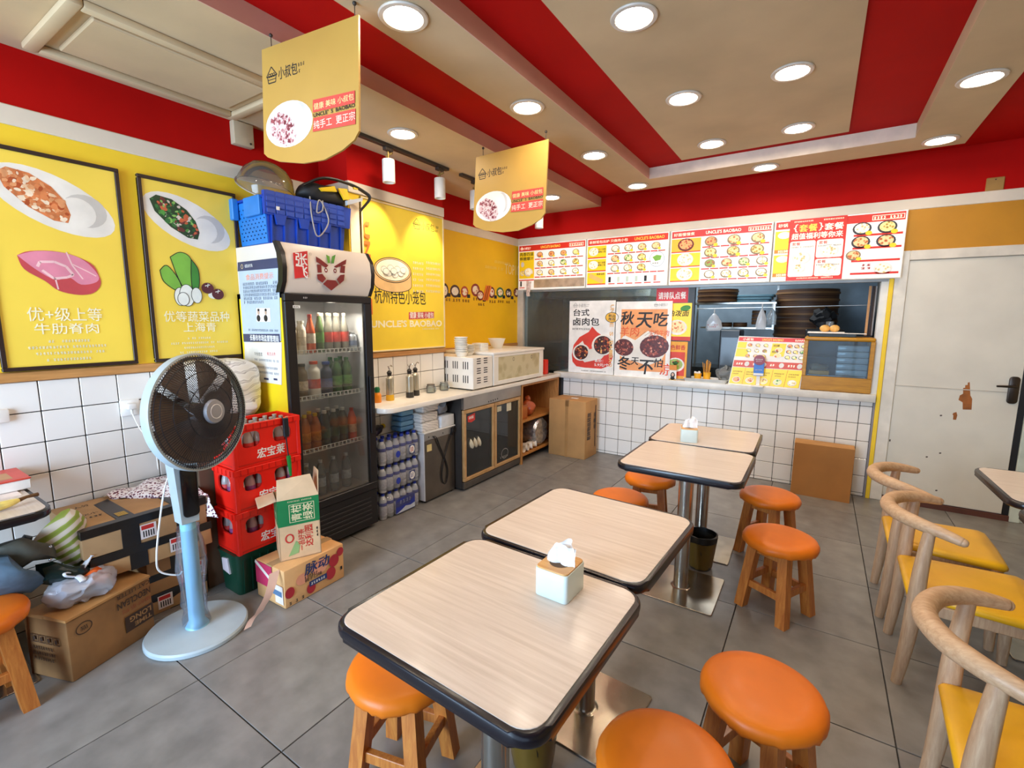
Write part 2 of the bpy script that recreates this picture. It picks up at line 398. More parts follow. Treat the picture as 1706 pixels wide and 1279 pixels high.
# left wall
wl = MB().box((XL-.12, YF-.1, 0), (XL-.007, YB+.1, ZR+.1)).obj('wall_left', GROUT, None, kind='structure')
MB().box((XL-.008, YF, 1.24), (XL, YB, 2.335)).obj('yellow_board', YELW, wl)
MB().box((XL-.008, YF, 2.335), (XL+.012, YB, 2.42), .004).obj('white_band', PLAST, wl)
MB().box((XL-.008, YF, 2.42), (XL+.004, YB, ZR)).obj('red_band', REDW, wl)
MB().box((XL-.008, YF, 1.195), (XL+.014, P0, 1.242), .004).obj('wood_rail', RAIL, wl)
MB().box((XL-.008, P1, 1.165), (XL+.014, YB, 1.2), .004).obj('wood_rail', RAIL, wl)
MB().box((XL-.004, P1, 1.2), (XL+.006, YB, 2.335)).obj('orange_board', mat((244, 194, 30), .55, 0, .02, 3, spec=.25), wl)
tile_wall(wl, XL-.006, 'Y', -.35, P0, 0, 1.195, .777, 1.048, .15, 1)
tile_wall(wl, XL-.006, 'Y', P1, YB, .9, 1.165, .777, 1.048, .15, 1)
# pillar
wp = MB().box((XL, P0, 0), (XP-.007, P1, ZC)).obj('wall_pillar', GROUT, None, kind='structure')
MB().box((XL, P0-.004, 1.235), (XP, P1+.004, 2.345)).obj('yellow_board', YELW, wp)
MB().box((XL, P0-.006, 2.345), (XP+.012, P1+.012, 2.42), .004).obj('white_band', PLAST, wp)
MB().box((XL, P0-.004, 2.42), (XP+.002, P1+.004, ZC)).obj('red_band', REDW, wp)
MB().box((XL, P0-.004, 1.195), (XP+.014, P1+.004, 1.235), .004).obj('wood_rail', RAIL, wp)
tile_wall(wp, XP-.006, 'Y', P0, P1, 0, 1.195, P0+.06, 1.048, .15, 1)
# counter wall
wb = MB().box((XL-.1, YB+.007, 0), (.44, YB+.1, .82)).obj('wall_back', GROUT, None, kind='structure')
MB().box((XL, YB, 2.42), (XR, YB+.1, ZR+.05)).obj('red_band', REDW, wb)
MB().box((XL, YB-.014, 2.338), (XR, YB+.1, 2.42), .004).obj('white_band', PLAST, wb)
MB().box((XL, YB+.02, 1.82), (.5, YB+.1, 2.338)).obj('menu_backing', mat('5A5550', .7), wb)
MB().box((XL, YB-.012, .9), (-3.0, YB+.1, 1.84)).obj('window_post', mat((214, 212, 206), .4), wb)
MB().box((.385, YB-.004, .82), (.434, YB+.1, 1.82)).obj('window_post', mat((222, 222, 218), .4), wb)
MB().box((.434, YB-.03, 0), (.462, YB+.1, 1.82), .003).obj('yellow_strip', YELW, wb)
MB().box((.42, YB-.012, 0), (.436, YB+.1, .82)).obj('grey_strip', mat('8A8890', .5), wb)
MB().box((.47, YB-.008, 2.03), (XR, YB+.1, 2.338)).obj('mustard_board', MUST, wb)
MB().box((1.36, YB, 0), (XR, YB+.1, 2.03)).obj('grey_panel', mat((196, 202, 196), .6), wb)
tile_wall(wb, YB+.006, 'X', -2.45, .42, 0, .82, -1.617, .028, .15, 1)
MB().box((-2.55, YB-.055, .82), (.43, YB+.42, .885), .006, 2).obj('counter_ledge', mat((222, 218, 210), .35), wb)
MB().box((-3.05, YB-.005, 1.8), (.43, YB+.06, 1.835)).obj('window_head', mat((150, 150, 148), .4, .3), wb)
# outer shell: shop front behind the camera, right wall
wf = MB().box((XL-.1, YF-.1, 2.45), (XR+.1, YF, ZR+.1)).box((XL-.1, YF-.1, 0), (-2.7, YF, 2.45)).box((2.2, YF-.1, 0), (XR+.1, YF, 2.45)).obj('wall_front', PLAST, None, kind='structure')
w1 = S('window_1')
MB().box((-2.7, YF-.055, .06), (2.2, YF-.045, 2.42)).obj('pane', glass((250, 252, 255), .01, .02), w1)
MB().box((-2.7, YF-.08, 0), (2.2, YF-.02, .06)).box((-2.7, YF-.08, 2.42), (2.2, YF-.02, 2.45)).box((-1.1, YF-.08, .06), (-1.04, YF-.02, 2.42)).box((.6, YF-.08, .06), (.66, YF-.02, 2.42)).obj('window_frame', STEEL, w1)
MB().box((XR, YF-.1, 0), (XR+.1, YB+.1, ZR+.1)).obj('wall_right', mat((226, 206, 150), .7), None, kind='structure')
# ceiling: recessed red field, lower strips, light beam ring, centre panel
ce = MB().box((XL-.1, YF-.1, ZR), (XR+.1, YB+.1, ZR+.1)).obj('ceiling', REDW, None, kind='structure')
CEIL = mat((202, 178, 142), .7, 0, .05, 2.2); CEDGE = mat((214, 172, 156), .6, 0, .04, 3)
def slab(name, x0, y0, x1, y1, z=ZC): return MB().box((x0, y0, z), (x1, y1, ZR)).obj(name, CEIL, ce)
slab('left_soffit', XL, YF, -2.05, YB)
slab('light_beam', -1.62, YF, -1.32, 4.46); slab('light_beam', -1.32, 4.15, .42, 4.46); slab('light_beam', .42, YF, .715, 4.46)
slab('right_soffit', 1.15, YF, XR, YB)
MB().box((-1.03, YF+.5, ZR-.012), (.057, 4.05, ZR)).obj('centre_panel', CEIL, ce)
for a, y0, b in ((-2.05, YF, YB), (-1.32, YF, 4.15)):
    MB().box((a-.001, y0, ZC-.002), (a+.004, b, ZR)).obj('edge_trim', CEDGE, ce)
MB().box((-1.32, 4.146, ZC-.002), (.42, 4.151, ZR)).obj('edge_trim', mat((226, 206, 186), .6), ce)
# ceiling hatch on the left soffit
h = S('trim_1'); A, B, c_, d_ = -2.99, .70, -2.40, 1.60
for lo, hi in (((A, B), (c_, B+.05)), ((A, d_-.05), (c_, d_)), ((A, B+.05), (A+.05, d_-.05)), ((c_-.05, B+.05), (c_, d_-.05))):
    MB().box((lo[0], lo[1], ZC-.03), (hi[0], hi[1], ZC), .008, 2).obj('hatch_frame', CEIL, h)
MB().box((A+.09, B+.1, ZC-.02), (c_-.09, d_-.1, ZC), .006).obj('hatch_panel', CEIL, h)
# door and its frame
d1 = S('door_1'); DW = mat((220, 214, 200), .5, 0, .04, 2.5)
MB().box((.545, YB-.004, .045), (1.262, YB+.04, 1.955), .003).obj('door_leaf', DW, d1)
MB().box((.545, YB-.007, .968), (1.262, YB-.003, .975)).obj('seam', mat((190, 182, 168), .6), d1)
MB().box((.463, YB-.02, 0), (.545, YB+.1, 2.03), .004).obj('door_jamb', mat((226, 220, 208), .5), d1)
MB().box((.545, YB-.02, 1.957), (1.34, YB+.1, 2.03), .004).obj('door_head', mat((222, 214, 200), .5), d1)
MB().box((1.266, YB, 0), (1.30, YB+.09, 1.957)).obj('door_gap', BLACK, d1)
MB().box((1.30, YB-.02, 0), (1.36, YB+.1, 1.957), .004).obj('door_jamb', mat((206, 214, 200), .5), d1)
MB().box((.545, YB-.02, 0), (1.3, YB+.05, .04)).obj('threshold', mat((92, 52, 40), .7), d1)
pl = MB().prism([(a, b) for a, b in rrect(-.028, -.1, .028, .1, .02)], 0, .012, .003)
pl.bm.transform(Matrix.Translation((1.222, YB-.004, .99)) @ Matrix.Rotation(PI/2, 4, 'X'))
MET = mat((70, 62, 56), .35, .8); pl.obj('lock_plate', MET, d1)
MB().tube([(1.222, YB-.012, 1.02), (1.222, YB-.055, 1.02), (1.21, YB-.06, 1.02), (1.12, YB-.06, 1.018)], [.011, .011, .009, .007]).obj('door_lever', MET, d1)
p = Print(d1, (.545, YB-.0045, .045), (1, 0, 0), (0, 0, 1), 'peeled_paint'); PE = mat((156, 92, 42), .8, 0, .1, 20)
def zq(pts): return [p.P(1540+a/4.265, 560+b/4.265) for a, b in pts]
p.poly(zq([(272, 520), (335, 522), (340, 445), (327, 420), (322, 325), (308, 330), (308, 345), (290, 348), (290, 365), (275, 368), (275, 408), (252, 420), (242, 452), (272, 470)]), PE)
p.poly(zq([(203, 592), (225, 594), (234, 562), (228, 538), (205, 545), (200, 556), (206, 562)]), PE)
DK = mat((88, 78, 70), .8)
for a, b in ((118, 563), (17, 857), (112, 830), (85, 1095)): p.ell(*p.P(1540+a/4.265, 560+b/4.265), .008, .006, DK, .4, 8)
for a, b in ((1481, 735), (1482, 617), (1460, 750)): p.rect(p.P(a, b)[0], p.P(a, b)[1], .01, .018, DK)
p.done()
# kitchen seen through the service opening
kb = MB().box((XL-.1, 6.75, 0), (.6, 6.85, 2.6)).obj('wall_kitchen', mat((120, 136, 148), .5, 0, .05), None, kind='structure')
MB().box((.5, YB+.1, 0), (.6, 6.75, 2.6)).obj('side_wall', mat((110, 104, 96), .6), kb)
MB().box((XL-.1, YB+.1, 0), (XL, 6.75, 2.6)).obj('side_wall', mat((120, 124, 122), .6), kb)
MB().box((XL-.1, YB+.1, 2.55), (.6, 6.75, 2.6)).obj('kitchen_ceiling', mat((130, 130, 128), .7), kb)
# glass of the service window
w2 = S('window_2'); MB().box((-3.0, YB+.03, .885), (-1.1, YB+.038, 1.82)).obj('pane', glass((222, 228, 226), .05, .03), w2)
MB().box((-1.105, YB+.02, .885), (-1.05, YB+.07, 1.82)).obj('window_frame', mat('2A2622', .4), w2)
# ------------------------------------------------------------------ recessed downlights
LENS = bpy.data.materials.new('lamp_lens'); LENS.use_nodes = True; nt = LENS.node_tree; nt.nodes.remove(nt.nodes['Principled BSDF'])
em = N(nt, 'ShaderNodeEmission'); em.inputs[0].default_value = (1.0, .86, .68, 1); em.inputs[1].default_value = LAMP; nt.links.new(em.outputs[0], nt.nodes['Material Output'].inputs[0])
RINGM = mat((214, 206, 196), .4, .2)
def downlight(z):
    t = T('downlight', '', 'light')
    MB().lathe([(.070, 0), (.095, 0), (.098, -.004), (.094, -.009), (.078, -.010), (.070, -.005)], 28, caps=False).obj('trim_ring', RINGM, t)
    MB().lathe([(.0001, -.004), (.060, -.005), (.072, -.004), (.073, -.001)], 28, caps=False).obj('lens', LENS, t)
    return t
DL = [(-1.47, 1.469, ZC, 'round downlight, nearest one on the left light beam, by the first hanging sign'), (-1.475, 2.416, ZC, 'round downlight on the left light beam, between the two hanging signs'),
      (-1.473, 3.349, ZC, 'round downlight on the left light beam, beyond the second hanging sign'), (-1.466, 4.296, ZC, 'round downlight in the far left corner of the light beam'),
      (-.458, 4.312, ZC, 'round downlight alone on the cross beam above the menu boards'), (.565, 4.291, ZC, 'round downlight in the far right corner of the light beam'),
      (.566, 3.336, ZC, 'round downlight on the right light beam, nearer than its corner one'), (.566, 2.39, ZC, None), (.566, 1.44, ZC, None), (-1.47, .52, ZC, None),
      (-.755, 2.085, ZR-.012, 'round downlight, nearest of those on the recessed centre panel'), (-.758, 2.95, ZR-.012, 'round downlight, middle one of the left row on the centre panel'),
      (-.758, 3.79, ZR-.012, 'round downlight, far end of the left row on the centre panel'), (-.222, 2.945, ZR-.012, 'round downlight, nearer one of the right row on the centre panel'),
      (-.226, 3.79, ZR-.012, 'round downlight, far end of the right row on the centre panel'), (-.222, 2.085, ZR-.012, None), (-.5, 1.2, ZR-.012, None),
      (-2.35, 2.316, ZC, 'round downlight on the left soffit beside the two white track spots'), (-2.31, 4.249, ZC, 'round downlight on the left soffit, half behind the second hanging sign'), (-2.33, .4, ZC, None)]
d0 = downlight(0); first = True
for x, y, z, lab in DL:
    lab = lab or 'round recessed downlight in the ceiling above the front of the room'
    if first: d0.location = (x, y, z); d0['label'] = lab; d0['group'] = 'recessed downlights'; first = False
    else: dup(d0, (x, y, z), 0, lab, 'recessed downlights')
# track lights over the left counter
SPW = mat((226, 222, 214), .4); DKM = mat((58, 48, 40), .5)
tag(MB().box((-2.60, 1.75, ZC-.022), (-2.56, 3.02, ZC), .003).obj('light_track', DKM), 'long dark track rail on the left soffit carrying two white spots', 'track')
tag(MB().box((-2.59, 3.17, ZC-.022), (-2.55, 4.45, ZC), .003).obj('light_track', DKM), 'dark track rail on the left soffit, far one behind the second sign', 'track')
def spot(x, y, label, tilt, first=[None]):
    if first[0] is None:
        t = T('track_spot', label, 'spotlight', (x, y, ZC), 0, 'white track spotlights')
        MB().box((-.018, -.035, -.045), (.018, .035, -.022), .004).obj('adapter', DKM, t)
        MB().cyl((0, 0, -.045), (0, 0, -.10), .006).cyl((-.02, 0, -.075), (.03, .01, -.06), .007).obj('bracket', mat((150, 120, 60), .4, .6), t)
        MB().lathe([(.001, -.1), (.040, -.1), (.0425, -.105), (.0425, -.25), (.036, -.25), (.034, -.225), (.001, -.225)], 24).obj('can', SPW, t)
        first[0] = t; return t
    return dup(first[0], (x, y, ZC), 0, label, 'white track spotlights')
spot(-2.58, 2.40, 'white cylindrical track spot, nearer one by the first hanging sign', 0)
spot(-2.575, 2.92, 'white cylindrical track spot above the right edge of the steamer poster', 0)
spot(-2.57, 3.36, 'white cylindrical track spot mostly hidden behind the second hanging sign', 0)
spot(-2.53, 4.40, 'white cylindrical track spot peeping out below the second hanging sign', 0)
for x, y in ((-2.575, 2.42), (-2.57, 2.93)):
    L = bpy.data.lights.new('track_spot_beam', 'SPOT'); L.energy = 15; L.spot_size = 1.3; L.spot_blend = .6; L.color = (1, .82, .58); L.shadow_soft_size = .03
    o = bpy.data.objects.new('track_spot_beam', L); COL.objects.link(o); o.location = (x, y, ZC-.255); o.rotation_euler = (0, math.radians(24), 0)
# small fittings on the walls
t = T('emergency_light', 'beige box fixed to the red band below the soffit, by the blue crate', 'light', (XL+.004, 1.665, 2.595))
MB().box((0, -.06, -.065), (.05, .06, .07), .006, 2).obj('case', mat((196, 178, 148), .5), t)
MB().at((.051, .035, -.045), 0, 0, PI/2).lathe([(.006, 0), (.006, .004)], 10).obj('button', DKM, t)
t = T('wall_box', 'small beige square box high on the red band above the door', 'box', (.97, YB, 2.465))
MB().box((-.048, -.012, -.046), (.048, 0, .046), .004).obj('cover', mat((168, 128, 66), .6), t)
MB().at((0, -.012, .03), 0, PI/2).lathe([(.004, 0), (.004, .003)], 8).obj('screw', DKM, t)
t = T('wall_socket', 'white square socket with a plug on the tiles behind the fan', 'socket', (XL+.001, .968, 1.012))
MB().box((0, -.043, -.043), (.012, .043, .043), .004, 2).obj('plate', WHITE, t)
MB().box((.012, -.02, -.006), (.05, .02, .026), .006, 2).cyl((.03, 0, -.006), (.03, 0, -.03), .006).obj('plug', mat('E6E2DC', .5), t)
MB().tube(bez([(.03, 0, -.03), (.06, .02, -.12), (.09, .06, -.2), (.12, .06, -.34)], 6), .003, 6).obj('cord', WHITE, t)
t = T('wall_socket', 'white flat socket cover at the left edge of the tiled wall', 'socket', (XL+.001, .478, 1.048))
MB().box((0, -.05, -.03), (.02, .04, .03), .005, 2).obj('plate', WHITE, t)
# ------------------------------------------------------------------ posters, signs and menu boards
BUNW = mat((236, 230, 220), .5, 0, .05, 6); BUNG = mat((206, 200, 192), .5, 0, .05, 6); MEATP = food('7A3038', 'B47074', 'E4CCC6', 60)
SIGNY = mat((190, 148, 68), .45, 0, .03, 3)
def logo(p, x, y, h, m, txt=True):                    # steamer-and-bun mark with the three characters
    t = h*.07
    p.line([(x, y+h*.45), (x+h*.5, y+h), (x+h, y+h*.45), (x, y+h*.45)], t, m)
    p.line([(x+h*.1, y+h*.42), (x+h*.16, y+h*.05), (x+h*.84, y+h*.05), (x+h*.9, y+h*.42)], t, m)
    for a in (.3, .5, .7): p.ring(x+h*a, y+h*.5, h*.13, h*.13, t*.8, m, 0, 12)
    p.line([(x+h*.15, y+h*.25), (x+h*.85, y+h*.25)], t*.7, m)
    if txt:
        p.text('小叔包', x+h*1.12, y+h*.1, h*1.75, h*.72, m, bold=.02); p.small(x+h*2.95, y+h*.5, h*.6, h*.22, m, 3); p.small(x+h*2.95, y+h*.15, h*.45, h*.2, m, 2)
def M_(*c): return [mat(x, .45, 0, .06, 30) for x in c]
MEATC = M_('7A2A34', '9A4A50', 'B87A7A', 'D8B0AA', 'EAD8D2', 'C89090')
BEEFC = M_('C86A3A', 'E09A68', 'B04E24', 'F0C8A0', 'DA8450', 'F4DCC0')
VEGC = M_('0E3A1C', '1E5A2A', '4E9A3E', '86BC5A', '6A2A2A', 'D8C8B8', '2E6E34', 'C8603A')
RICHC = M_('2A0C0C', '5A1A14', '8A2E1C', 'B0482A', 'D8703A', 'E8A860', '3A1210')
MINCEC = M_('4A1410', '7A2A1E', '9A4030', 'B8604A', 'D8907A', '601C16')
def bun(p, cx, cy, rx, ry, fill, rot=0., cols=None):
    p.ell(cx, cy, rx, ry, BUNW, rot, 28); p.k += 1
    c, s_ = math.cos(rot), math.sin(rot)
    p.ell(cx+rx*.45*c-ry*.2*s_, cy+rx*.45*s_+ry*.2*c, rx*.36, ry*.66, BUNG, rot+.35, 20); p.k += 1
    p.ell(cx+rx*.36*c, cy+rx*.36*s_, rx*.30, ry*.6, BUNW, rot+.35, 20); p.k += 1
    o_ = [(cx+a*c-b*s_, cy+a*s_+b*c) for a, b in ((-.88*rx, .1*ry), (-.8*rx, .42*ry), (-.5*rx, .6*ry), (-.15*rx, .5*ry), (.12*rx, .2*ry), (.28*rx, -.2*ry), (.3*rx, -.55*ry), (.1*rx, -.7*ry), (-.3*rx, -.62*ry), (-.7*rx, -.3*ry))]
    p.poly(o_, fill); p.chunks(o_, cols, 110, ry*.13)
# hanging signs
def hang_sign():
    L, R = pz(436, 83, 2.62), pz(597, 24, 2.62); rz = math.atan2(R.y-L.y, R.x-L.x)
    t = T('hanging_sign', 'yellow hanging sign with a bun picture, nearer one above the tall fridge', 'sign', L, rz, 'hanging bun signs')
    u = Vector((math.cos(rz), math.sin(rz), 0)); p = Print(t, L, u, (0, 0, 1))
    o = [p.P(*q) for q in ((436, 83), (440, 256), (446, 262), (465, 269), (505, 272), (540, 266), (570, 250), (590, 233), (598, 218), (597, 24))]
    b = MB(); b.M = Matrix.Rotation(PI/2, 4, 'X'); b.prism(o[::-1], -.009, 0).obj('board', SIGNY, t)
    for q in ((451, 80), (590, 27)):
        a = p.P(*q); MB().cyl((a[0], .004, -.02), (a[0], .004, ZC-2.62), .0018, n=6).ball((a[0], .004, ZC-2.625), .008, 8, 6).obj('hanging_wire', DKM, t)
    a = p.P(445, 142); b_ = p.P(502, 118); logo(p, a[0], a[1], (b_[0]-a[0])/3.2, INK); p.k += 1
    A, B = p.P(446, 253), p.P(519, 157); cx, cy = (A[0]+B[0])/2, (A[1]+B[1])/2
    p.ell(cx, cy, (B[0]-A[0])*.5, (B[1]-A[1])*.5, BUNW, 0, 28); p.k += 1
    p.ell(*p.P(502, 195), (B[0]-A[0])*.13, (B[1]-A[1])*.33, BUNG, .15); p.k += 1
    p.ell(*p.P(499, 197), (B[0]-A[0])*.11, (B[1]-A[1])*.32, BUNW, .15); p.k += 1
    p.poly([p.P(*q) for q in ((449, 220), (452, 198), (465, 187), (480, 192), (490, 205), (494, 225), (490, 242), (480, 245), (462, 235))], MEATP); p.chunks([p.P(*q) for q in ((449, 220), (452, 198), (465, 187), (480, 192), (490, 205), (494, 225), (490, 242), (480, 245), (462, 235))], MEATC, 90, .009)
    RB = mat('D8483C', .5); p.quadp([(522, 188), (522, 167), (592, 151), (592, 172)], RB); p.quadp([(522, 220), (523, 197), (593, 181), (593, 207)], RB); p.k += 1
    p.textp('健康 美味 小叔包', 524, 184, 590, 155, mat('F2D890', .5), bold=.01); p.textp("UNCLE'  S  BAOBAO", 523, 196, 592, 171.5, INK, bold=.015); p.textp('纯手工  更正宗', 524, 216, 592, 185, mat('F6E2C8', .5))
    p.done(); return t
s1 = hang_sign(); L, R = pz(793, 262, 2.565), pz(916, 231, 2.565)
s2 = dup(s1, L, math.atan2(R.y-L.y, R.x-L.x), 'yellow hanging sign with a bun picture, the farther one by the menu boards', 'hanging bun signs'); s2.scale = (1.05, 1.05, 1.05)
# generic flat poster; axis 'Y' hangs on a wall facing +X, axis 'X' on a wall facing -Y
def poster(name, label, axis, o, w_, h, th, board, frame=None, group=None, fw_=.018, ft=None, cat='poster', tilt=0.):
    t = T(name, label, cat, o, 0, group); u = (0, 1, 0) if axis == 'Y' else (1, 0, 0)
    if axis == 'Y': B = lambda lo, hi, d0, d1, bev=0: MB().box((d0, lo[0], lo[1]), (d1, hi[0], hi[1]), bev)
    else: B = lambda lo, hi, d0, d1, bev=0: MB().box((lo[0], -d1, lo[1]), (hi[0], -d0, hi[1]), bev)
    B((0, 0), (w_, h), 0, th).obj('sheet', board, t)
    if frame:
        ft = ft or th+.008
        for lo, hi in (((0, 0), (w_, fw_)), ((0, h-fw_), (w_, h)), ((0, fw_), (fw_, h-fw_)), ((w_-fw_, fw_), (w_, h-fw_))): B(lo, hi, 0, ft, .002).obj('frame_bar', frame, t)
    n = Vector((1, 0, 0)) if axis == 'Y' else Vector((0, -1, 0))
    return t, Print(t, Vector(o)+n*th, u, (0, 0, 1))
FRM = mat('2C1A16', .45); PY = mat((250, 216, 82), .4, 0, .03, 2); PTXT = mat((255, 250, 220), .5)
t, p = poster('framed_poster', 'framed yellow poster of a bun over a raw pink steak, farther left on the wall', 'Y', (XL+.004, .515, 1.246), .508, .994, .014, PY, FRM, 'framed food posters')
bun(p, *p.P(92, 337), .235, .118, mat('D07A48', .45, 0, .1, 40), -.42, BEEFC)
PINK = mat('E08AA0', .5); DPK = mat('C84A50', .5); LPK = mat('F4C6C8', .5)
def smooth(pts, n=4): return [(v.x, v.y) for v in bez([(a, b_, 0) for a, b_ in pts+pts[:1]], n)[:-1]]
p.poly(smooth([p.P(*q) for q in ((28, 425), (40, 448), (75, 468), (98, 484), (130, 491), (155, 488), (167, 475), (165, 460), (150, 438), (100, 420), (50, 418))]), DPK); p.k += 1
p.poly(smooth([p.P(*q) for q in ((28, 425), (60, 449), (92, 466), (115, 462), (135, 474), (160, 470), (163, 458), (140, 434), (105, 421), (60, 418))]), PINK); p.k += 1
p.line([p.P(*q) for q in ((62, 444), (66, 436), (90, 436), (110, 444), (122, 458), (112, 462), (90, 464), (70, 450))], .011, LPK); p.line([p.P(*q) for q in ((110, 420), (120, 442), (138, 465))], .006, LPK); p.line([p.P(*q) for q in ((120, 440), (145, 452), (160, 460))], .005, LPK); p.line([p.P(*q) for q in ((92, 464), (97, 482))], .006, LPK)
p.textp('优+级上等', 46, 535, 168, 513, PTXT); p.textp('牛肋脊肉', 58, 557, 163, 538, PTXT)
for a, b, c, d in ((75, 571, 150, 564), (47, 582, 178, 575), (54, 592, 175, 585), (78, 602, 153, 594)):
    A, B = p.P(a, b), p.P(c, d); p.small(A[0], A[1], B[0]-A[0], .013, PTXT)
p.done()
t, p = poster('framed_poster', 'framed yellow poster of a vegetable bun over bok choy, beside the tall fridge', 'Y', (XL+.004, 1.10, 1.246), .5, .994, .014, PY, FRM, 'framed food posters')
bun(p, *p.P(315, 371), .235, .118, mat('1A3E20', .45, 0, .1, 40), -.42, VEGC)
GR1, GR2 = mat('7CB844', .5), mat('3E8A34', .5); LK = mat('F0F2E8', .5); SHR = mat('5C2428', .5)
for poly_, m in (((266, 450, 278, 442, 297, 465, 303, 485, 290, 482, 272, 468), GR1), ((283, 428, 300, 420, 318, 432, 322, 470, 312, 488, 296, 462), GR1), ((318, 432, 330, 450, 331, 478, 322, 488, 318, 462), GR2)):
    q = [p.P(poly_[i], poly_[i+1]) for i in range(0, len(poly_), 2)]; q = [(v.x, v.y) for v in bez([(a, b, 0) for a, b in q+q[:1]], 4)[:-1]]; p.poly(q, m); p.k += 1; p.line(q+q[:1], .004, INK); p.k += 1
for cx_, cy_, a, b in ((300, 494, 9, 15), (311, 492, 11, 18), (327, 492, 8, 13), (305, 498, 9, 11)):
    A = p.P(cx_, cy_); B = p.P(cx_+a, cy_-b); p.ell(*A, abs(B[0]-A[0]), abs(B[1]-A[1]), LK); p.k += 1; p.ring(*A, abs(B[0]-A[0]), abs(B[1]-A[1]), .003, INK); p.k += 1
p.ell(*p.P(355, 492), .03, .02, LK); p.k += 1
for a in ((345, 480), (362, 490)):
    A = p.P(*a); p.ell(A[0], A[1], .034, .032, SHR); p.k += 1; p.line([(A[0]-.014, A[1]+.012), (A[0]+.014, A[1]+.02)], .004, LK); p.line([(A[0], A[1]+.005), (A[0]+.004, A[1]+.026)], .004, LK)
p.textp('优等蔬菜品种', 273, 536, 380, 519, PTXT); p.textp('上海青', 305, 553, 358, 537, PTXT)
for a, b, c, d in ((312, 565, 350, 558), (284, 574, 379, 566), (306, 581, 357, 575), (299, 589, 362, 582)):
    A, B = p.P(a, b), p.P(c, d); p.small(A[0], A[1], B[0]-A[0], .012, PTXT)
p.done()
# steamer poster on the pillar, and the cream one beside it
SY = mat((246, 212, 58), .4, 0, .05, 2)
t, p = poster('steamer_poster', 'yellow poster of a bamboo steamer lit by a spotlight, on the pillar', 'Y', (XP+.002, 2.30, 1.24), .868, 1.095, .012, SY, mat((232, 210, 160), .5), None, .012)
a = p.P(688, 374); logo(p, a[0], a[1]-.03, .085, mat('5A4A1A', .5))
p.textp('杭州特色小笼包', 624, 505, 709, 485, INK, bold=.012); p.quadp([(681, 532), (681, 520), (723, 519), (723, 530)], DPK); p.k += 1
p.textp('健康 美味 小叔包', 683, 530, 722, 520, WINK, bold=.02); p.textp("UNCLE'S BAOBAO", 618, 546, 736, 533, mat((252, 240, 210), .5), bold=.03)
A = p.P(704, 549); p.small(A[0], A[1], .2, .012, PTXT)
for i in range(6):
    for (a0, a1) in ((688, 706), (710, 734)):
        A, B = p.P(a0, 439+i*9.5), p.P(a1, 439+i*9.5); p.small(A[0], A[1], B[0]-A[0], .02, PTXT)
BAM, BAMD = mat('E6BE84', .5), mat('3A3428', .5)
cx_, cy_ = p.P(655, 450); rx = (p.P(686, 450)[0]-p.P(624, 450)[0])/2; q = p.P(655, 466)
p.poly([(cx_-rx, cy_)]+[(cx_-rx*math.cos(PI*k/14), cy_-.11-.055*math.sin(PI*k/14)) for k in range(15)]+[(cx_+rx, cy_)], BAM); p.k += 1
p.line([(cx_-rx*math.cos(PI*k/14), cy_-.11-.055*math.sin(PI*k/14)) for k in range(15)], .005, BAMD); p.line([(cx_-rx, cy_), (cx_-rx, cy_-.11)], .005, BAMD); p.line([(cx_+rx, cy_), (cx_+rx, cy_-.11)], .005, BAMD)
p.ell(cx_, cy_, rx, .095, BAM, 0, 30); p.k += 1; p.ring(cx_, cy_, rx, .095, .006, BAMD, 0, 36); p.k += 1; p.ell(cx_, cy_, rx*.88, .078, mat('FFF4DE', .5), 0, 30); p.ring(cx_, cy_, rx*.9, .082, .004, BAMD, 0, 36); p.k += 1
for i, (a, b) in enumerate(((-.6, .0), (-.3, -.35), (.1, -.45), (.5, -.25), (-.2, .2), (.25, .15), (.65, .1), (-.5, -.2), (.0, -.1))):
    p.ell(cx_+a*rx*.8, cy_+b*.07, rx*.17, .024, LK, 0, 14); p.k += 1; p.ring(cx_+a*rx*.8, cy_+b*.07, rx*.17, .024, .003, GREY, 0, 16); p.k += 1
p.text('UNCLE', .045, .50, .46, .062, mat('E07028', .5), bold=.03, rot=-PI/2) if 0 else None
for i, ch in enumerate('UNCLE'): p.text(ch, .012, .93-i*.135, .115, .055, mat('E07028', .5), bold=.03, rot=-PI/2)
p.done()
t, p = poster('cream_poster', 'cream poster with an orange foot, squeezed between crate and steamer poster', 'Y', (XP+.002, 2.215, 1.6), .08, .70, .004, mat((236, 220, 196), .5))
p.rect(0, 0, .08, .14, mat('E07838', .5)); p.k += 1; p.small(.01, .05, .06, .02, WINK); p.small(.05, .30, .02, .02, INK, 2); p.small(.01, .2, .03, .02, RINK, 2); p.done()
# TOP10 food row printed on the orange board
p = Print(wl, (XL+.006, P1, 1.2), (0, 1, 0), (0, 0, 1)); p.k = 3; GOLDT = mat((252, 214, 110), .5)
p.textp('TOP10', 841, 456, 865, 443, mat((252, 226, 160), .5)); A, B = p.P(808, 446), p.P(839, 446); p.small(A[0], A[1], B[0]-A[0], .03, GOLDT); p.small(A[0]+.15, A[1]+.07, .35, .03, GOLDT)
FD = [(741, 484, 6, 12, '3A1A14', 'F0E0D0'), (758, 485, 8, 10, '4A2A20', 'F2EDE4'), (774, 486, 6, 9, 'B0431E', 'E08A4A'), (792, 483, 7, 10, '8A2A1A', 'E8B08A'), (800, 492, 6, 8, '8A2A1A', 'E8B08A'), (819, 487, 5, 9, '6A1A1A', 'C83A2A'), (833, 487, 6, 8, '2E6A34', 'E8C060'), (847, 488, 5, 7, '2A1410', '3A2018'), (860, 487, 4.5, 7, '6A2A14', 'A0522A')]
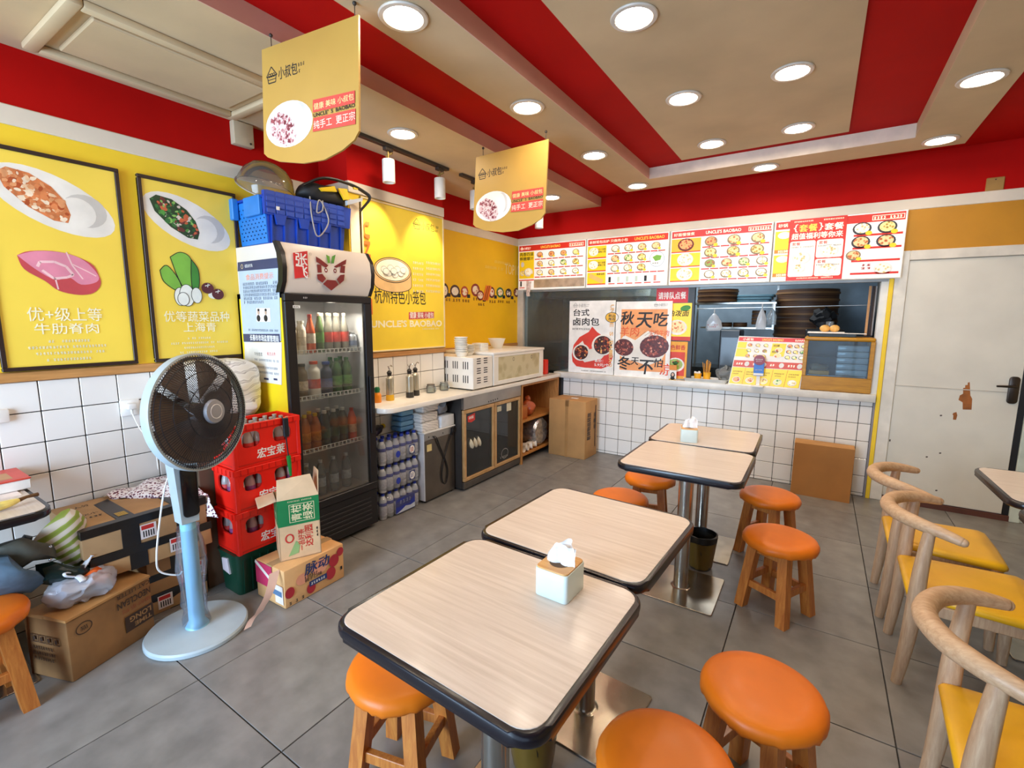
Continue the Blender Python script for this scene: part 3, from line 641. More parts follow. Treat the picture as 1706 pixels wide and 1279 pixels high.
for x, y, a, b, c1, c2 in FD:
    A, B = p.P(x, y), p.P(x+a, y-b); p.ell(*A, abs(B[0]-A[0]), abs(B[1]-A[1]), mat(c1, .5), 0, 16); p.k += 1; p.ell(A[0], A[1], abs(B[0]-A[0])*.7, abs(B[1]-A[1])*.65, food(c1, c2, 'F6E6D0', 30), 0, 16)
    A = p.P(x-4, y+17); p.small(A[0], A[1], .13, .03, mat('8A5A14', .5), 3); A = p.P(x+4, y+10); p.rect(A[0], A[1], .05, .035, INK)
for i in range(3): p.line([p.P(805+i*3, 500), p.P(811+i*3, 476)], .04, mat('E8761E', .5))
p.done()
# ---- menu boards (back-lit)
MW = mat((250, 246, 238), .35, 0, .01, 3, 0, .16); MR = mat((212, 44, 26), .4, 0, .03, 3, 0, .14); MY = mat((246, 206, 30), .4, 0, .03, 3, 0, .15)
MRED2 = mat((176, 60, 50), .4, 0, .03, 3, 0, .2); MT = mat((255, 236, 210), .4, 0, .01, 3, 0, .4); MO = mat((250, 190, 70), .4, 0, .01, 3, 0, .35); MK = mat('181416', .5)
DISH = [('8A2018', 'C04A2A', 'E8A060'), ('A03A18', 'D0783A', 'F0C890'), ('7A5A18', 'C89A40', 'F0DC90'), ('2A5A24', '6AA040', 'D8D8A0'), ('B08850', 'E0C890', 'F8F0D8'), ('702818', 'B05830', '88A040')]
def dish(p, x, y, r, i, bowl=None, tag_=True):
    p.ell(x, y, r, r*.8, bowl or mat('8C7A5C', .5, 0, .02, 9, 0, .1), 0, 16); p.k += .3; p.ell(x, y+r*.05, r*.8, r*.62, food(*DISH[i % 6], 45, 'printed_food', .22), 0, 14); p.k += .3
    if tag_: p.ell(x+r*.75, y-r*.6, r*.36, r*.28, MY, 0, 10)
    p.k -= .6
def menu(x0, w_, label, kind):
    t, p = poster('menu_board', label, 'X', (x0, YB-.018, 1.822), w_, .515, .05, MW, mat((232, 228, 222), .4), 'menu boards over the counter', .006, .052, 'menu board')
    p.rect(.012, .44, w_-.024, .063, MR if kind != 2 else mat((196, 50, 44), .4, 0, .03, 3, 0, .25)); p.k += 1
    return t, p
def strip(p, x, y, w_, cells):
    for i in range(cells):
        p.rect(x+w_*i/cells, y, w_/cells*.9, .011, MRED2 if i % 2 else MR)
m1, p = menu(-3.035, .86, 'left menu board, round dishes on white above a silver foil strip', 0)
logo(p, .03, .452, .04, MT); p.text("UNCLE'S BAOBAO", .30, .457, .25, .03, MO, bold=.02); p.frame(.66, .452, .17, .036, .004, MT); p.small(.67, .458, .15, .022, MT)
p.rect(.015, .13, .2, .30, MY); p.k += 1; p.text('肉香四溢', .025, .385, .18, .04, MK, bold=.03); p.text('鲜嫩爆汁', .025, .335, .18, .04, MK, bold=.03)
dish(p, .14, .2, .06, 4, WHITE); dish(p, .06, .19, .035, 2, WHITE); p.ell(.06, .29, .022, .03, WHITE, 0, 10)
for r in range(3):
    strip(p, .225, .335-.1*r, .61, 8)
    for c in range(4): dish(p, .29+.15*c, .39-.1*r, .04, [0, 0, 0, 2, 1, 4, 3, 2, 4, 1, 4, 4][r*4+c])
p.rect(.015, .105, .2, .012, MR); p.rect(.215, .02, .635, .095, mat((206, 196, 182), .25, .55, .12, 14)); p.rect(.02, .02, .07, .01, MR); p.rect(.03, .04, .02, .06, MK); p.done()
m2, p = menu(-2.165, .867, 'second menu board, yellow bun pictures left and drink cups bottom', 1)
p.text('新鲜现包出炉 只做肉小包', .03, .457, .42, .03, MT, bold=.01); p.text("UNCLE'S BAOBAO", .52, .457, .3, .03, MO, bold=.02)
for i in range(3):
    p.rect(.012, .03+.137*i, .21, .128, MY); p.k += 1; p.rect(.012, .03+.137*i, .21, .012, MR)
    if i: dish(p, .08, .1+.137*i, .055, 4, WHITE, False); p.text('汤汁浓郁', .13, .11+.137*i, .085, .022, MK, bold=.03); p.text('美味小笼', .13, .085+.137*i, .085, .022, MK, bold=.03)
    else: p.line([(.04, .13), (.19, .06)], .045, mat('E8B060', .5, 0, .03, 9, 0, .2)); p.k += .3; p.text('健康油条', .12, .13, .09, .02, MK, bold=.03); p.k -= .3
for r in range(3):
    strip(p, .24, .335-.1*r, .6 if r != 1 else .46, 8)
    for c in range(4 - (r > 0)): dish(p, .32+.14*c, .39-.1*r, .045, [4, 4, 1, 1, 3, 2, 4, 4, 2, 1][r*3+c])
p.k += 1; p.ring(.755, .26, .075, .075, .005, mat('9AB0C8', .5)); p.poly([(.71, .28), (.75, .3), (.8, .29), (.79, .25), (.74, .24)], GR1); p.small(.71, .215, .09, .012, INK, 4)
for c in range(6):
    p.rect(.255+.095*c, .05, .026, .055, MK if c in (0, 4) else mat((206, 222, 206) if c < 4 else (222, 150, 130), .4)); p.rect(.255+.095*c, .03, .07, .01, MR)
p.done()
m3, p = menu(-1.285, .875, 'third menu board, noodle bowls in four rows beside yellow panels', 2)
p.text('好面慢慢煮', .03, .457, .19, .03, MT, bold=.01); p.text("UNCLE'S BAOBAO", .32, .457, .3, .03, MT, bold=.02); p.frame(.68, .452, .18, .036, .004, MT); p.small(.69, .458, .16, .022, MT)
for i in range(3):
    p.rect(.012, .03+.137*i, .27, .128, MY if i < 2 else mat((236, 168, 40), .4, 0, .03, 3, 0, .3)); p.k += 1; dish(p, .145, .1+.137*i, .075, 4 if i < 2 else 0, WHITE if i < 2 else mat('6A1A14', .5), False); p.rect(.012, .03+.137*i, .27, .01, MR)
for r in range(4):
    strip(p, .295, .335-.1*r, .565, 7); n = 3 if r < 2 else 4
    for c in range(n): dish(p, .37+(.195 if n == 3 else .145)*c, .39-.1*r, .056 if n == 3 else .047, [0, 1, 1, 2, 2, 2, 5, 1, 3, 4, 4, 4, 4, 4][r*3+c+(r == 3)])
p.done()
m4, p = menu(-.402, .898, 'right-hand menu board, claypots, partly under a red set-meal sheet', 3)
p.text('砂锅', .03, .457, .07, .03, MT, bold=.02); p.frame(.68, .452, .2, .036, .004, MT); p.small(.69, .458, .18, .022, MT)
POT = mat('3A3A40', .4)
for i in range(2):
    p.rect(.012, .04+.2*i, .27, .185, MY); p.k += 1; dish(p, .2, .13+.2*i, .085, i+1, POT, False); p.ell(.08, .19+.2*i, .05, .03, WHITE, 0, 14); p.rect(.012, .04+.2*i, .27, .03, mat('E89030', .5)); p.k += .2; p.text('招牌小锅', .04, .044+.2*i, .16, .022, MT, bold=.02)
for r in range(4): p.rect(.57, .335-.1*r, .31, .016, MR)
for x, y, i in ((.78, .395, 2), (.62, .29, 1), (.78, .29, 1), (.62, .395, 4)): dish(p, x, y, .062, i, POT)
dish(p, .58, .19, .05, 1); dish(p, .78, .075, .06, 4, WHITE, False); p.k += 1; p.small(.64, .1, .07, .018, RINK, 2); p.small(.64, .075, .07, .018, RINK, 2); p.done()
t, p = poster('set_meal_sheet', 'red and white set meal sheet taped over the right-hand menu board', 'X', (-.285, YB-.072, 1.828), .40, .505, .003, MR, None, None, cat='poster')
p.text('{', .03, .4, .03, .065, MT); p.text('套餐', .07, .4, .13, .06, MO, bold=.06); p.text('}', .21, .4, .03, .065, MT); p.text('套餐', .25, .4, .13, .055, MT, bold=.04); p.text('超值福利等你来', .02, .34, .36, .05, MT, bold=.04)
p.small(.03, .48, .14, .012, MT); p.small(.24, .48, .14, .012, MT)
for x, y, w_, h in ((.012, .03, .185, .295), (.205, .18, .183, .145), (.205, .03, .183, .14)):
    p.poly(rrect(x, y, x+w_, y+h, .015, 3), mat((252, 236, 216), .4, 0, .01, 3, 0, .3)); p.k += 1
    dish(p, x+w_*.5, y+h*.36 if h < .2 else y+h*.52, .07, 4, WHITE, False); p.small(x+.01, y+h-.055, w_-.02, .012, INK); p.text('套餐', x+.015, y+h-.035, .06, .026, RINK, bold=.03)
dish(p, .09, .1, .05, 4, WHITE, False); p.small(.08, .012, .26, .01, MT); p.done()
# ---- posters standing on the counter ledge, leaning on the glass
GP = YB+.027
t, p = poster('counter_poster', 'white poster with a red bun picture, left one on the counter glass', 'X', (-2.385, GP-.03, .887), .54, .80, .004, mat((240, 238, 234), .4), None, 'posters on the counter glass')
logo(p, .045, .725, .055, GREY); p.text('台式', .05, .635, .19, .075, MK, bold=.045); p.text('卤肉包', .05, .53, .31, .085, MK, bold=.045); p.small(.04, .48, .22, .022, INK)
RB = mat('D83A2A', .45); p.poly([(.28, .52), (.24, .46), (.13, .40), (.06, .31), (.04, .2), (.05, .12), (.1, .07), (.2, .06), (.4, .06), (.5, .1), (.53, .2), (.51, .3), (.44, .4), (.34, .46)], RB); p.k += 1
bunp = lambda x, y, r: (p.ell(x, y, r*1.25, r*1.1, BUNW, .3, 22), setattr(p, 'k', p.k+1), p.ell(x, y, r, r*.95, mat('3A1210', .4), .3, 22), p.chunks(ngon(x, y, r, r*.95, 22, .3), RICHC, 60, r*.16))
p.poly([(.17, .36), (.22, .26), (.3, .28), (.36, .42), (.46, .42), (.5, .3), (.4, .17), (.2, .12), (.1, .2), (.1, .3)], BUNW); p.k += 1
bunp(.155, .23, .085); bunp(.41, .32, .105)
p.poly(ngon(.505, .62, .075, .055, 14), mat('EEB83A', .5)); p.k += 1; p.ring(.505, .62, .075, .055, .006, INK); p.text('新品', .465, .625, .08, .03, INK, bold=.03, rot=-.1); p.text('推荐', .465, .59, .08, .03, INK, bold=.03, rot=-.1)
p.text('售价：', .32, .13, .1, .035, WINK, bold=.03); p.text('5.9元/个', .32, .085, .17, .035, WINK, bold=.04); p.small(.16, .022, .3, .012, INK)
for i, ch in enumerate("UNCLE'S BAIBAO"):
    if ch not in " '": p.text(ch, .485, .755-i*.048, .045, .04, mat('E8B878', .5), bold=.02, rot=-PI/2)
p.done()
t, p = poster('counter_poster', 'orange poster of minced filling with brush lettering, right one on the counter glass', 'X', (-1.835, GP-.034, .872), .585, .80, .004, mat((242, 238, 232), .4), None, 'posters on the counter glass')
p.rect(.06, .08, .48, .64, mat((240, 160, 96), .45)); p.k += 1; logo(p, .4, .745, .04, GREY)
for ch, x, y, s_ in (('秋', .05, .56, .14), ('天', .22, .53, .16), ('吃', .40, .55, .14), ('冬', .03, .085, .14), ('天', .18, .14, .08), ('不', .26, .05, .15), ('怕', .42, .13, .09)): p.text(ch, x, y, s_, s_*.98, MK, bold=.04, slant=.12)
p.text('羊肉', .05, .44, .2, .1, mat('E8602A', .5), bold=.02, slant=.1); p.text('宝鸡牛肉', .36, .45, .2, .06, mat('E8602A', .5), bold=.02, slant=.1); p.text('凉', .49, .05, .12, .12, mat('E85A3A', .5), bold=.02)
p.poly([(.02, .35), (.1, .45), (.22, .4), (.35, .5), (.5, .45), (.57, .35), (.5, .2), (.36, .14), (.25, .17), (.1, .2), (.02, .27)], BUNW); p.k += 1
F2 = food('3A0E0C', '9A3A28', 'D89A80', 45); p.ell(.1, .32, .105, .09, mat('5A1A14', .4), -.2); p.ell(.42, .34, .15, .115, mat('5A1A14', .4), .1); p.chunks(ngon(.1, .32, .105, .09, 20, -.2), MINCEC, 60, .014); p.chunks(ngon(.42, .34, .15, .115, 20, .1), MINCEC, 110, .016)
for i in range(4): p.line([(.22+.05*i, .43+.01*i), (.27+.055*i, .49)], .0025, INK)
p.done()
t, p = poster('queue_sign', 'red sign with white lettering hanging above the yellow posters', 'X', (-1.42, YB+.012, 1.655), .31, .165, .004, mat('D0303A', .5), None, None, cat='sign')
p.text('请排队点餐', .02, .035, .27, .07, WINK, bold=.03); p.done()
t, p = poster('dish_poster', 'yellow noodle poster behind the orange poster, upper one', 'X', (-1.40, YB+.018, 1.28), .33, .37, .004, MY, None, 'yellow dish posters behind', cat='poster')
p.text('油泼面', .1, .24, .2, .06, INK, bold=.03, slant=.2); p.ell(.27, .32, .05, .028, GR2, .2); p.k += 1; dish(p, .2, .13, .095, 1, WHITE, False); p.rect(.0, .0, .33, .04, mat('D03A2A', .5)); p.done()
t, p = poster('dish_poster', 'red and yellow dish poster behind the orange poster, lower one', 'X', (-1.40, YB+.018, .895), .31, .375, .004, mat('F0A82A', .5), None, 'yellow dish posters behind', cat='poster')
p.rect(.02, .03, .27, .24, mat('D8402A', .5)); p.k += 1; dish(p, .2, .14, .09, 5, WHITE, False); p.text('特色鲜香', .1, .29, .19, .05, RINK, bold=.04); p.done()
# ------------------------------------------------------------------ tables, stools, chairs
LAM = wood((224, 210, 198), (202, 186, 172), .30, (2.0, 44, 8), .12, .01, 'table_laminate')
EDGE = mat('17141A', .25, 0, .05, 9); PLATE = mat((168, 156, 140), .24, .92, .10, 9, .02); POLE = mat((190, 186, 178), .2, .95, .05, 8)
def make_table(w_=.615, d_=.58):
    t = T('dining_table', '', 'table')
    MB().prism(rrect(-w_/2, -d_/2, w_/2, d_/2, .06, 6), .712, .745, .012, 3).obj('edge_band', EDGE, t)
    MB().prism(rrect(-w_/2+.014, -d_/2+.014, w_/2-.014, d_/2-.014, .05, 6), .738, .7465, .001, 1).obj('tabletop', LAM, t)
    MB().cyl((0, 0, .006), (0, 0, .705), .039, n=28).obj('pole', POLE, t)
    MB().box((-.15, -.15, .7), (.15, .15, .713), .003).obj('mounting_plate', BLACK, t)
    MB().prism(rrect(-.2, -.2, .2, .2, .012, 3), 0, .007, .002, 1).lathe([(.055, .006), (.05, .009), (.04, .011)], 24).obj('base_plate', PLATE, t)
    return t
tb = make_table(); tb.location = (-.66, .94, 0); tb.rotation_euler = (0, 0, -.035)
tb['label'] = 'nearest pale laminate table, with a tissue box at its far right corner'; tb['group'] = 'square pale laminate tables'
for x, y, rz, lab in ((-.652, 1.533, -.05, 'second pale laminate table, bare, its edge touching the nearest table'), (-.546, 2.60, .0, 'third pale laminate table, bare, with a bin beside its pole'),
                      (-.562, 3.185, .02, 'farthest pale laminate table, with a tissue box, near the tiled counter'), (1.035, 3.02, .02, 'pale laminate table by the door, beside the farthest yellow chair'),
                      (1.035, 2.38, 0, 'pale laminate table at the right edge, beyond the middle yellow chair'), (-2.79, .215, 0, 'pale laminate table corner at the left wall carrying banana and books')):
    dup(tb, (x, y, 0), rz, lab, 'square pale laminate tables')
# tissue boxes
def make_tissue():
    t = T('tissue_box', '', 'tissue box'); BX = mat((212, 226, 222), .35, 0, .02)
    MB().prism(rrect(-.05, -.055, .05, .055, .012, 4), 0, .079, .002, 2).obj('box', BX, t)
    lid = MB(); n = 24; o_ = rrect(-.0475, -.0525, .0475, .0525, .012, 5); hole = [(.028*math.cos(2*PI*(k+3)/24), .022*math.sin(2*PI*(k+3)/24)) for k in range(24)]
    lid.prism(o_, .0785, .083, .001, 1); lid.obj('lid', wood('D9A868', 'C08A48', .45, (6, 50, 20)), t)
    MB().lathe([(.0001, .0835), (.027, .0835), (.029, .0838), (.030, .0832)], 20, caps=False).obj('slot', mat('5A4022', .8), t)
    def f(u, v):
        a = (u-.5)*.094; hgt = .070*v**.8*(1-.5*abs(u-.6)); y = (v*.6+.1)*.018*math.sin(u*9+v*2)+.012*(1-v)*math.sin(u*PI*2)
        return (a*(1-.35*v)+.012*v, y+.006*v, .082+hgt)
    ts = MB().grid(f, 14, 8).grid(lambda u, v: (lambda q: (q[0]*.95+.004, -q[1]*.7-.004, q[2]*.995))(f(1-u, v*.92)), 14, 8)
    ts.jitter(.005, 50).obj('tissue', mat('FAF8F8', .85), t); return t
tt = make_tissue(); tt.location = (-.552, 1.10, .7465); tt.rotation_euler = (0, 0, -.03); tt['label'] = 'pale blue tissue box with wooden lid on the nearest table'; tt['group'] = 'tissue boxes'
dup(tt, (-.632, 3.0, .7465), .25, 'pale blue tissue box with wooden lid on the farthest table', 'tissue boxes')
# stools
VINYL = mat((224, 116, 22), .42, 0, .04, 5, .02, 0, .04, spec=.3); PINE = wood((206, 132, 58), (168, 92, 34), .45, (46, 46, 4), .1, .04, 'pine')
def make_stool():
    t = T('round_stool', '', 'stool'); H = .41; n = 64; vs = []; fs = []
    prof = [(.001, H), (.06, H), (.115, H-.001), (.148, H-.005), (.165, H-.014), (.172, H-.028), (.172, H-.042), (.167, H-.054), (.158, H-.058), (.001, H-.056)]
    m = MB(); rnd = [random.uniform(-1, 1) for _ in range(n)]
    for i, (r, z) in enumerate(prof):
        for k in range(n):
            a = 2*PI*k/n; q = max(0, (i-4)/4) if i < 9 else 0; rr = r+q*.0055*rnd[k]; vs.append((rr*math.cos(a), rr*math.sin(a), z+q*.0035*rnd[(k*7) % n]))
    for i in range(len(prof)-1):
        for k in range(n): k2 = (k+1) % n; fs.append((i*n+k, (i+1)*n+k, (i+1)*n+k2, i*n+k2))
    m.faces(vs, fs).obj('seat', VINYL, t, 60)
    top, bot = .078, .112
    for sx in (-1, 1):
        for sy in (-1, 1):
            a, b = Vector((sx*top, sy*top, H-.055)), Vector((sx*bot, sy*bot, 0)); h_ = .0235
            P = [(b.x-h_, b.y-h_, 0), (b.x+h_, b.y-h_, 0), (b.x+h_, b.y+h_, 0), (b.x-h_, b.y+h_, 0), (a.x-h_, a.y-h_, a.z), (a.x+h_, a.y-h_, a.z), (a.x+h_, a.y+h_, a.z), (a.x-h_, a.y+h_, a.z)]
            MB().hexa(P).obj('leg', PINE, t)
    for z, hh in ((.135, .018), (.325, .02)):
        q = bot+(top-bot)*z/(H-.055)
        for sg in (-1, 1):
            MB().box((-q, sg*q-.011, z-hh), (q, sg*q+.011, z+hh), .002).obj('stretcher', PINE, t)
            MB().box((sg*q-.011, -q, z-hh+.02), (sg*q+.011, q, z+hh+.02), .002).obj('stretcher', PINE, t)
    return t
so = make_stool(); G = 'orange round stools'
ST = [(-1.042, .964, .25, 'orange round stool tucked under the nearest table, on the left'), (-.06, 1.484, -.40, 'orange round stool standing alone in the aisle by the nearest yellow chair'),
      (-.238, 1.085, .6, 'orange round stool cut off by the bottom of the picture'), (-.086, 2.656, -.49, 'orange round stool right of the third table, nearer one of two'),
      (-.183, 3.294, -.45, 'orange round stool right of the farthest table, by the leaning carton'), (-.923, 3.216, .2, 'orange round stool under the third table, farther one on its left'),
      (-.962, 2.725, .1, 'orange round stool half hidden behind the second table'), (-2.553, .240, .02, 'orange round stool at the left edge by the cat litter carton')]
for i, (x, y, rz, lab) in enumerate(ST):
    if i == 0: so.location = (x, y, 0); so.rotation_euler = (0, 0, rz); so['label'] = lab; so['group'] = G
    else: dup(so, (x, y, 0), rz, lab, G)
# yellow chairs with horn-shaped crest rails
ASH = wood((206, 172, 136), (176, 138, 102), .5, (8, 60, 60), .05, .03, 'ash_wood'); ASHL = wood((200, 168, 134), (172, 136, 104), .5, (60, 60, 6), .05, .03, 'ash_wood_leg')
SEATY = mat((232, 174, 24), .4, 0, .04, 5, .03)
def make_chair():
    t = T('horn_chair', '', 'chair')
    pts = bez([(.125, -.245, .676), (.065, -.215, .688), (.005, -.178, .695), (-.052, -.108, .697), (-.08, 0, .696), (-.052, .108, .697), (.005, .178, .695), (.065, .215, .688), (.125, .245, .676)], 7)
    n = len(pts); R = [.0165+.0125*math.sin(PI*i/(n-1))**.8 for i in range(n)]
    MB().tube(pts, R, 14, flat=1.0).ball(pts[0], .0165, 12, 8).ball(pts[-1], .0165, 12, 8).obj('crest_rail', ASH, t, 80)
    for sg in (-1, 1):
        MB().tube(bez([(-.005, sg*.188, 0), (.012, sg*.196, .2), (.02, sg*.2, .38), (.024, sg*.204, .52), (.036, sg*.200, .685)], 5), [.0165+.011*math.sin(PI*min(1, i/20*.9+.05)) for i in range(21)], 14).obj('rear_leg', ASHL, t)
        MB().tube(bez([(.392, sg*.212, 0), (.386, sg*.205, .2), (.38, sg*.2, .385)], 5), [.017, .018, .0195, .021, .022, .023, .024, .0245, .025, .025, .025], 14).obj('front_leg', ASHL, t)
        MB().box((.03, sg*.19-.010, .335), (.375, sg*.2+.010, .383), .004).obj('side_rail', ASHL, t)
    MB().box((.006, -.19, .335), (.028, .19, .383), .004).obj('back_rail', ASHL, t); MB().box((.372, -.19, .335), (.392, .19, .383), .004).obj('front_rail', ASHL, t)
    c = MB(); o_ = [(-.005, -.17), (.01, -.186), (.2, -.205), (.40, -.222), (.418, -.2), (.424, 0), (.418, .2), (.40, .222), (.2, .205), (.01, .186), (-.005, .17)]
    for k, (z, s_) in enumerate(((.381, .96), (.386, 1.0), (.398, 1.01), (.409, .985), (.4145, .93), (.416, .8), (.4165, .5))):
        pass
    P = [[(.21+(x-.21)*s_, y*s_, z) for x, y in o_] for z, s_ in ((.381, .955), (.386, 1.0), (.398, 1.008), (.409, .985), (.4145, .935), (.4165, .8), (.417, .4))]; m = len(o_)
    c.faces([q for r in P for q in r], [(i*m+k, i*m+(k+1) % m, (i+1)*m+(k+1) % m, (i+1)*m+k) for i in range(len(P)-1) for k in range(m)]+[tuple(range(m))[::-1], tuple((len(P)-1)*m+k for k in range(m))]).obj('seat_cushion', SEATY, t, 70)
    return t
chs = make_chair(); G = 'yellow seated horn chairs'
chs.location = (.384, 1.62, 0); chs.rotation_euler = (0, 0, -.06); chs['label'] = 'nearest wooden chair with yellow seat, cut off by the right edge'; chs['group'] = G
dup(chs, (.392, 2.555, 0), -.02, 'middle wooden chair of three with yellow seat and horn-shaped back', G)
dup(chs, (.378, 3.07, 0), -.02, 'farthest wooden chair with yellow seat, nearest to the white door', G)
# waste bins
def make_bin():
    t = T('waste_bin', '', 'bin'); BINM = glass((150, 118, 52), .5, .1, 'amber_liner', .5)
    MB().lathe([(.06, 0), (.064, .002), (.08, .19), (.077, .19), (.062, .006)], 24).obj('bucket', mat('2A2620', .4), t)
    MB().lathe([(.066, .01), (.0745, .06), (.085, .185), (.086, .2)], 24, caps=False).jitter(.006, 30).obj('bag_wall', BINM, t)
    MB().lathe([(.079, .17), (.089, .18), (.0905, .215), (.083, .217), (.08, .2), (.075, .1)], 24, caps=False).jitter(.006, 40, 3).obj('liner_rim', mat('161412', .35), t); return t
bn = make_bin(); bn.location = (-.50, 2.89, 0); bn['label'] = 'small black-rimmed bin with amber liner beside the third table pole'; bn['group'] = 'small lined bins'
dup(bn, (-.70, 1.222, 0), .5, 'small dark bin in the shade under the nearest table', 'small lined bins')
# things on the left wall table
b = T('gift_box', 'white box with a red patterned lid on the left wall table', 'box', (-2.94, .36, .7465))
MB().box((-.13, -.17, .006), (.1, .155, .048), .003).obj('box', WHITE, b); MB().box((-.132, -.172, .048), (.102, .157, .056), .003).obj('lid', mat((206, 66, 50), .4), b)
p = Print(b, (-2.94-.132, .36-.172, .7465+.056), (0, 1, 0), (-1, 0, 0)); p.rect(.06, -.2, .22, .12, mat((186, 140, 96), .5)); p.done()
tag(MB().box((-3.07, .16, .7466), (-2.78, .47, .7505)).obj('paper_sheet', mat((240, 226, 220), .6)), 'white sheet of paper with a red edge under the gift box', 'paper')
bt = T('banana', 'ripe yellow banana with a brown stem on the left wall table', 'fruit', (-2.62, .36, .7465))
pts = bez([(-.02, -.13, .022), (.0, -.06, .02), (.005, .02, .02), (-.005, .075, .024)], 6); MB().tube(pts, [.006+.015*math.sin(PI*min(1, max(.0, (i+1)/(len(pts)+1)))) for i in range(len(pts))], 10, flat=.9).obj('skin', mat((236, 212, 120), .5, 0, .1, 20), bt)
MB().tube([(-.005, .075, .024), (-.02, .10, .026), (-.03, .135, .024)], [.008, .006, .008], 8).obj('stem', mat('6A4A28', .7, 0, .2, 40), bt)
# ------------------------------------------------------------------ helpers for panels with holes, cartons, bottles
from mathutils.geometry import tessellate_polygon
def panel(mb, outer, holes, z0, z1):
    loops = [outer]+holes; flat = [p for l in loops for p in l]; n = len(flat)
    tr = tessellate_polygon([[Vector((p[0], p[1], 0)) for p in l] for l in loops])
    vs = [(p[0], p[1], z0) for p in flat]+[(p[0], p[1], z1) for p in flat]; fs = [tuple(t) for t in tr]+[tuple(n+i for i in t[::-1]) for t in tr]; b = 0
    for l in loops:
        m = len(l)
        for k in range(m): fs.append((b+k, b+(k+1) % m, n+b+(k+1) % m, n+b+k))
        b += m
    mb.faces(vs, fs); bmesh.ops.recalc_face_normals(mb.bm, faces=mb.bm.faces); return mb
TAPE = mat((178, 150, 110), .25, 0, .05); BTAPE = mat('1C1816', .3, 0, .15, 20)
def carton(name, label, loc, rz, size, m=CARD, cat='carton', group=None, seam='Y', tape=TAPE, dent=.004):
    t = T(name, label, cat, loc, rz, group); x, y, z = size
    b = MB().box((0, 0, 0), (x, y, z), .006, 2); b.jitter(dent, 6, x*9+y); b.obj('box', m, t)
    if tape:
        c = MB()
        if seam == 'Y': c.box((x/2-.024, -.0015, z-.07), (x/2+.024, y+.0015, z+.0025), .001)
        else: c.box((-.0015, y/2-.024, z-.07), (x+.0015, y/2+.024, z+.0025), .001)
        c.obj('tape', tape, t)
    return t
def face_print(t, size, side):           # print plane on a side of a carton in its local frame
    M = WM[t.name]; x, y, z = size; R = M.to_3x3()
    if side == '+X': return Print(t, M @ Vector((x+.003, 0, 0)), R @ Vector((0, 1, 0)), (0, 0, 1))
    if side == '-Y': return Print(t, M @ Vector((0, -.003, 0)), R @ Vector((1, 0, 0)), (0, 0, 1))
    return Print(t, M @ Vector((0, 0, z+.003)), R @ Vector((1, 0, 0)), R @ Vector((0, 1, 0)))
_bp = {}
def bottle(kind, loc, label, group, rz=0.):
    """kind = (profile, height, radius, body material, cap colour, label colour)"""
    prof, h, r, bm_, cap, lab = kind
    if kind in _bp: return dup(_bp[kind], loc, rz, label, group)
    t = T('drink_bottle', label, 'bottle', loc, rz, group)
    if prof == 'slim': P = [(.0, 0), (.9, 0), (1, .04), (1, .40), (.93, .46), (1, .52), (.92, .62), (.55, .8), (.38, .92), (.40, .96), (.0, .965)]
    elif prof == 'pet': P = [(.0, 0), (.88, 0), (1, .03), (1, .18), (.95, .2), (1, .22), (1, .62), (.95, .7), (.6, .86), (.38, .92), (.38, .95), (.0, .952)]
    else: P = [(.0, 0), (.92, 0), (1, .04), (1, .70), (.9, .78), (.62, .84), (.6, .93), (.0, .935)]
    MB().lathe([(max(a*r, 1e-4), b*h) for a, b in P], 14, caps=False).obj('body', bm_, t)
    cr = .42*r if prof != 'jar' else .66*r; MB().lathe([(cr, h*.92), (cr*1.05, h*.925), (cr*1.05, h), (1e-4, h*1.004)], 12, caps=False).obj('cap', mat(cap, .4), t)
    if lab: MB().lathe([(r*1.012, h*.25), (r*1.016, h*.26), (r*1.016, h*.5), (r*1.012, h*.51)], 14, caps=False).obj('label', mat(lab, .45, 0, .12, 60), t)
    _bp[kind] = t; return t
# ------------------------------------------------------------------ tall drinks fridge
X0, X1, Y0, Y1, Z0, Z1 = -3.065, -2.56, 1.568, 2.193, .03, 1.636
fr = T('drinks_fridge', 'tall black glass-door drinks fridge with a curved white sign on top', 'fridge', (X1, (Y0+Y1)/2, 0))
ox, oy = X1, (Y0+Y1)/2; hy = (Y1-Y0)/2; d_ = X0-X1
FBK = mat('18161A', .3, 0, .1, 6); FIN = mat((206, 206, 208), .5); FYE = mat((250, 214, 30), .45, 0, .03, 2)
MB().box((d_, -hy, .29), (-.03, -hy+.02, Z1)).obj('side_panel', FYE, fr, label='yellow side panel facing the fan')
MB().box((d_, hy-.02, .29), (-.03, hy, Z1)).obj('side_panel', FBK, fr); MB().box((d_, -hy, .29), (d_+.02, hy, Z1)).obj('back_panel', FIN, fr)
MB().box((d_+.02, -hy+.02, .29), (-.04, hy-.02, .33)).obj('deck', mat((120, 98, 78), .6), fr); MB().box((d_, -hy, Z1-.03), (-.03, hy, Z1)).obj('top_panel', FIN, fr)
MB().box((d_+.021, -hy+.02, .33), (-.04, -hy+.026, Z1-.03)).box((d_+.021, hy-.026, .33), (-.04, hy-.02, Z1-.03)).obj('liner', FIN, fr)
MB().box((d_, -hy, Z0), (-.012, hy, .29), .004).obj('plinth', FBK, fr)
for k in range(6): MB().box((-.012, -hy+.06, .08+.03*k), (-.006, hy-.06, .09+.03*k), .001).obj('vent_slat', mat('242226', .4), fr)
for sx in (d_+.05, -.08):
    for sy in (-hy+.05, hy-.05): MB().cyl((sx, sy, 0), (sx, sy, Z0), .018, n=10).obj('foot', FBK, fr)
fl_ = bpy.data.lights.new('fridge_lamp', 'AREA'); fl_.shape = 'RECTANGLE'; fl_.size = .4; fl_.size_y = .05; fl_.energy = 5.0; fl_.color = (1, .9, .74)
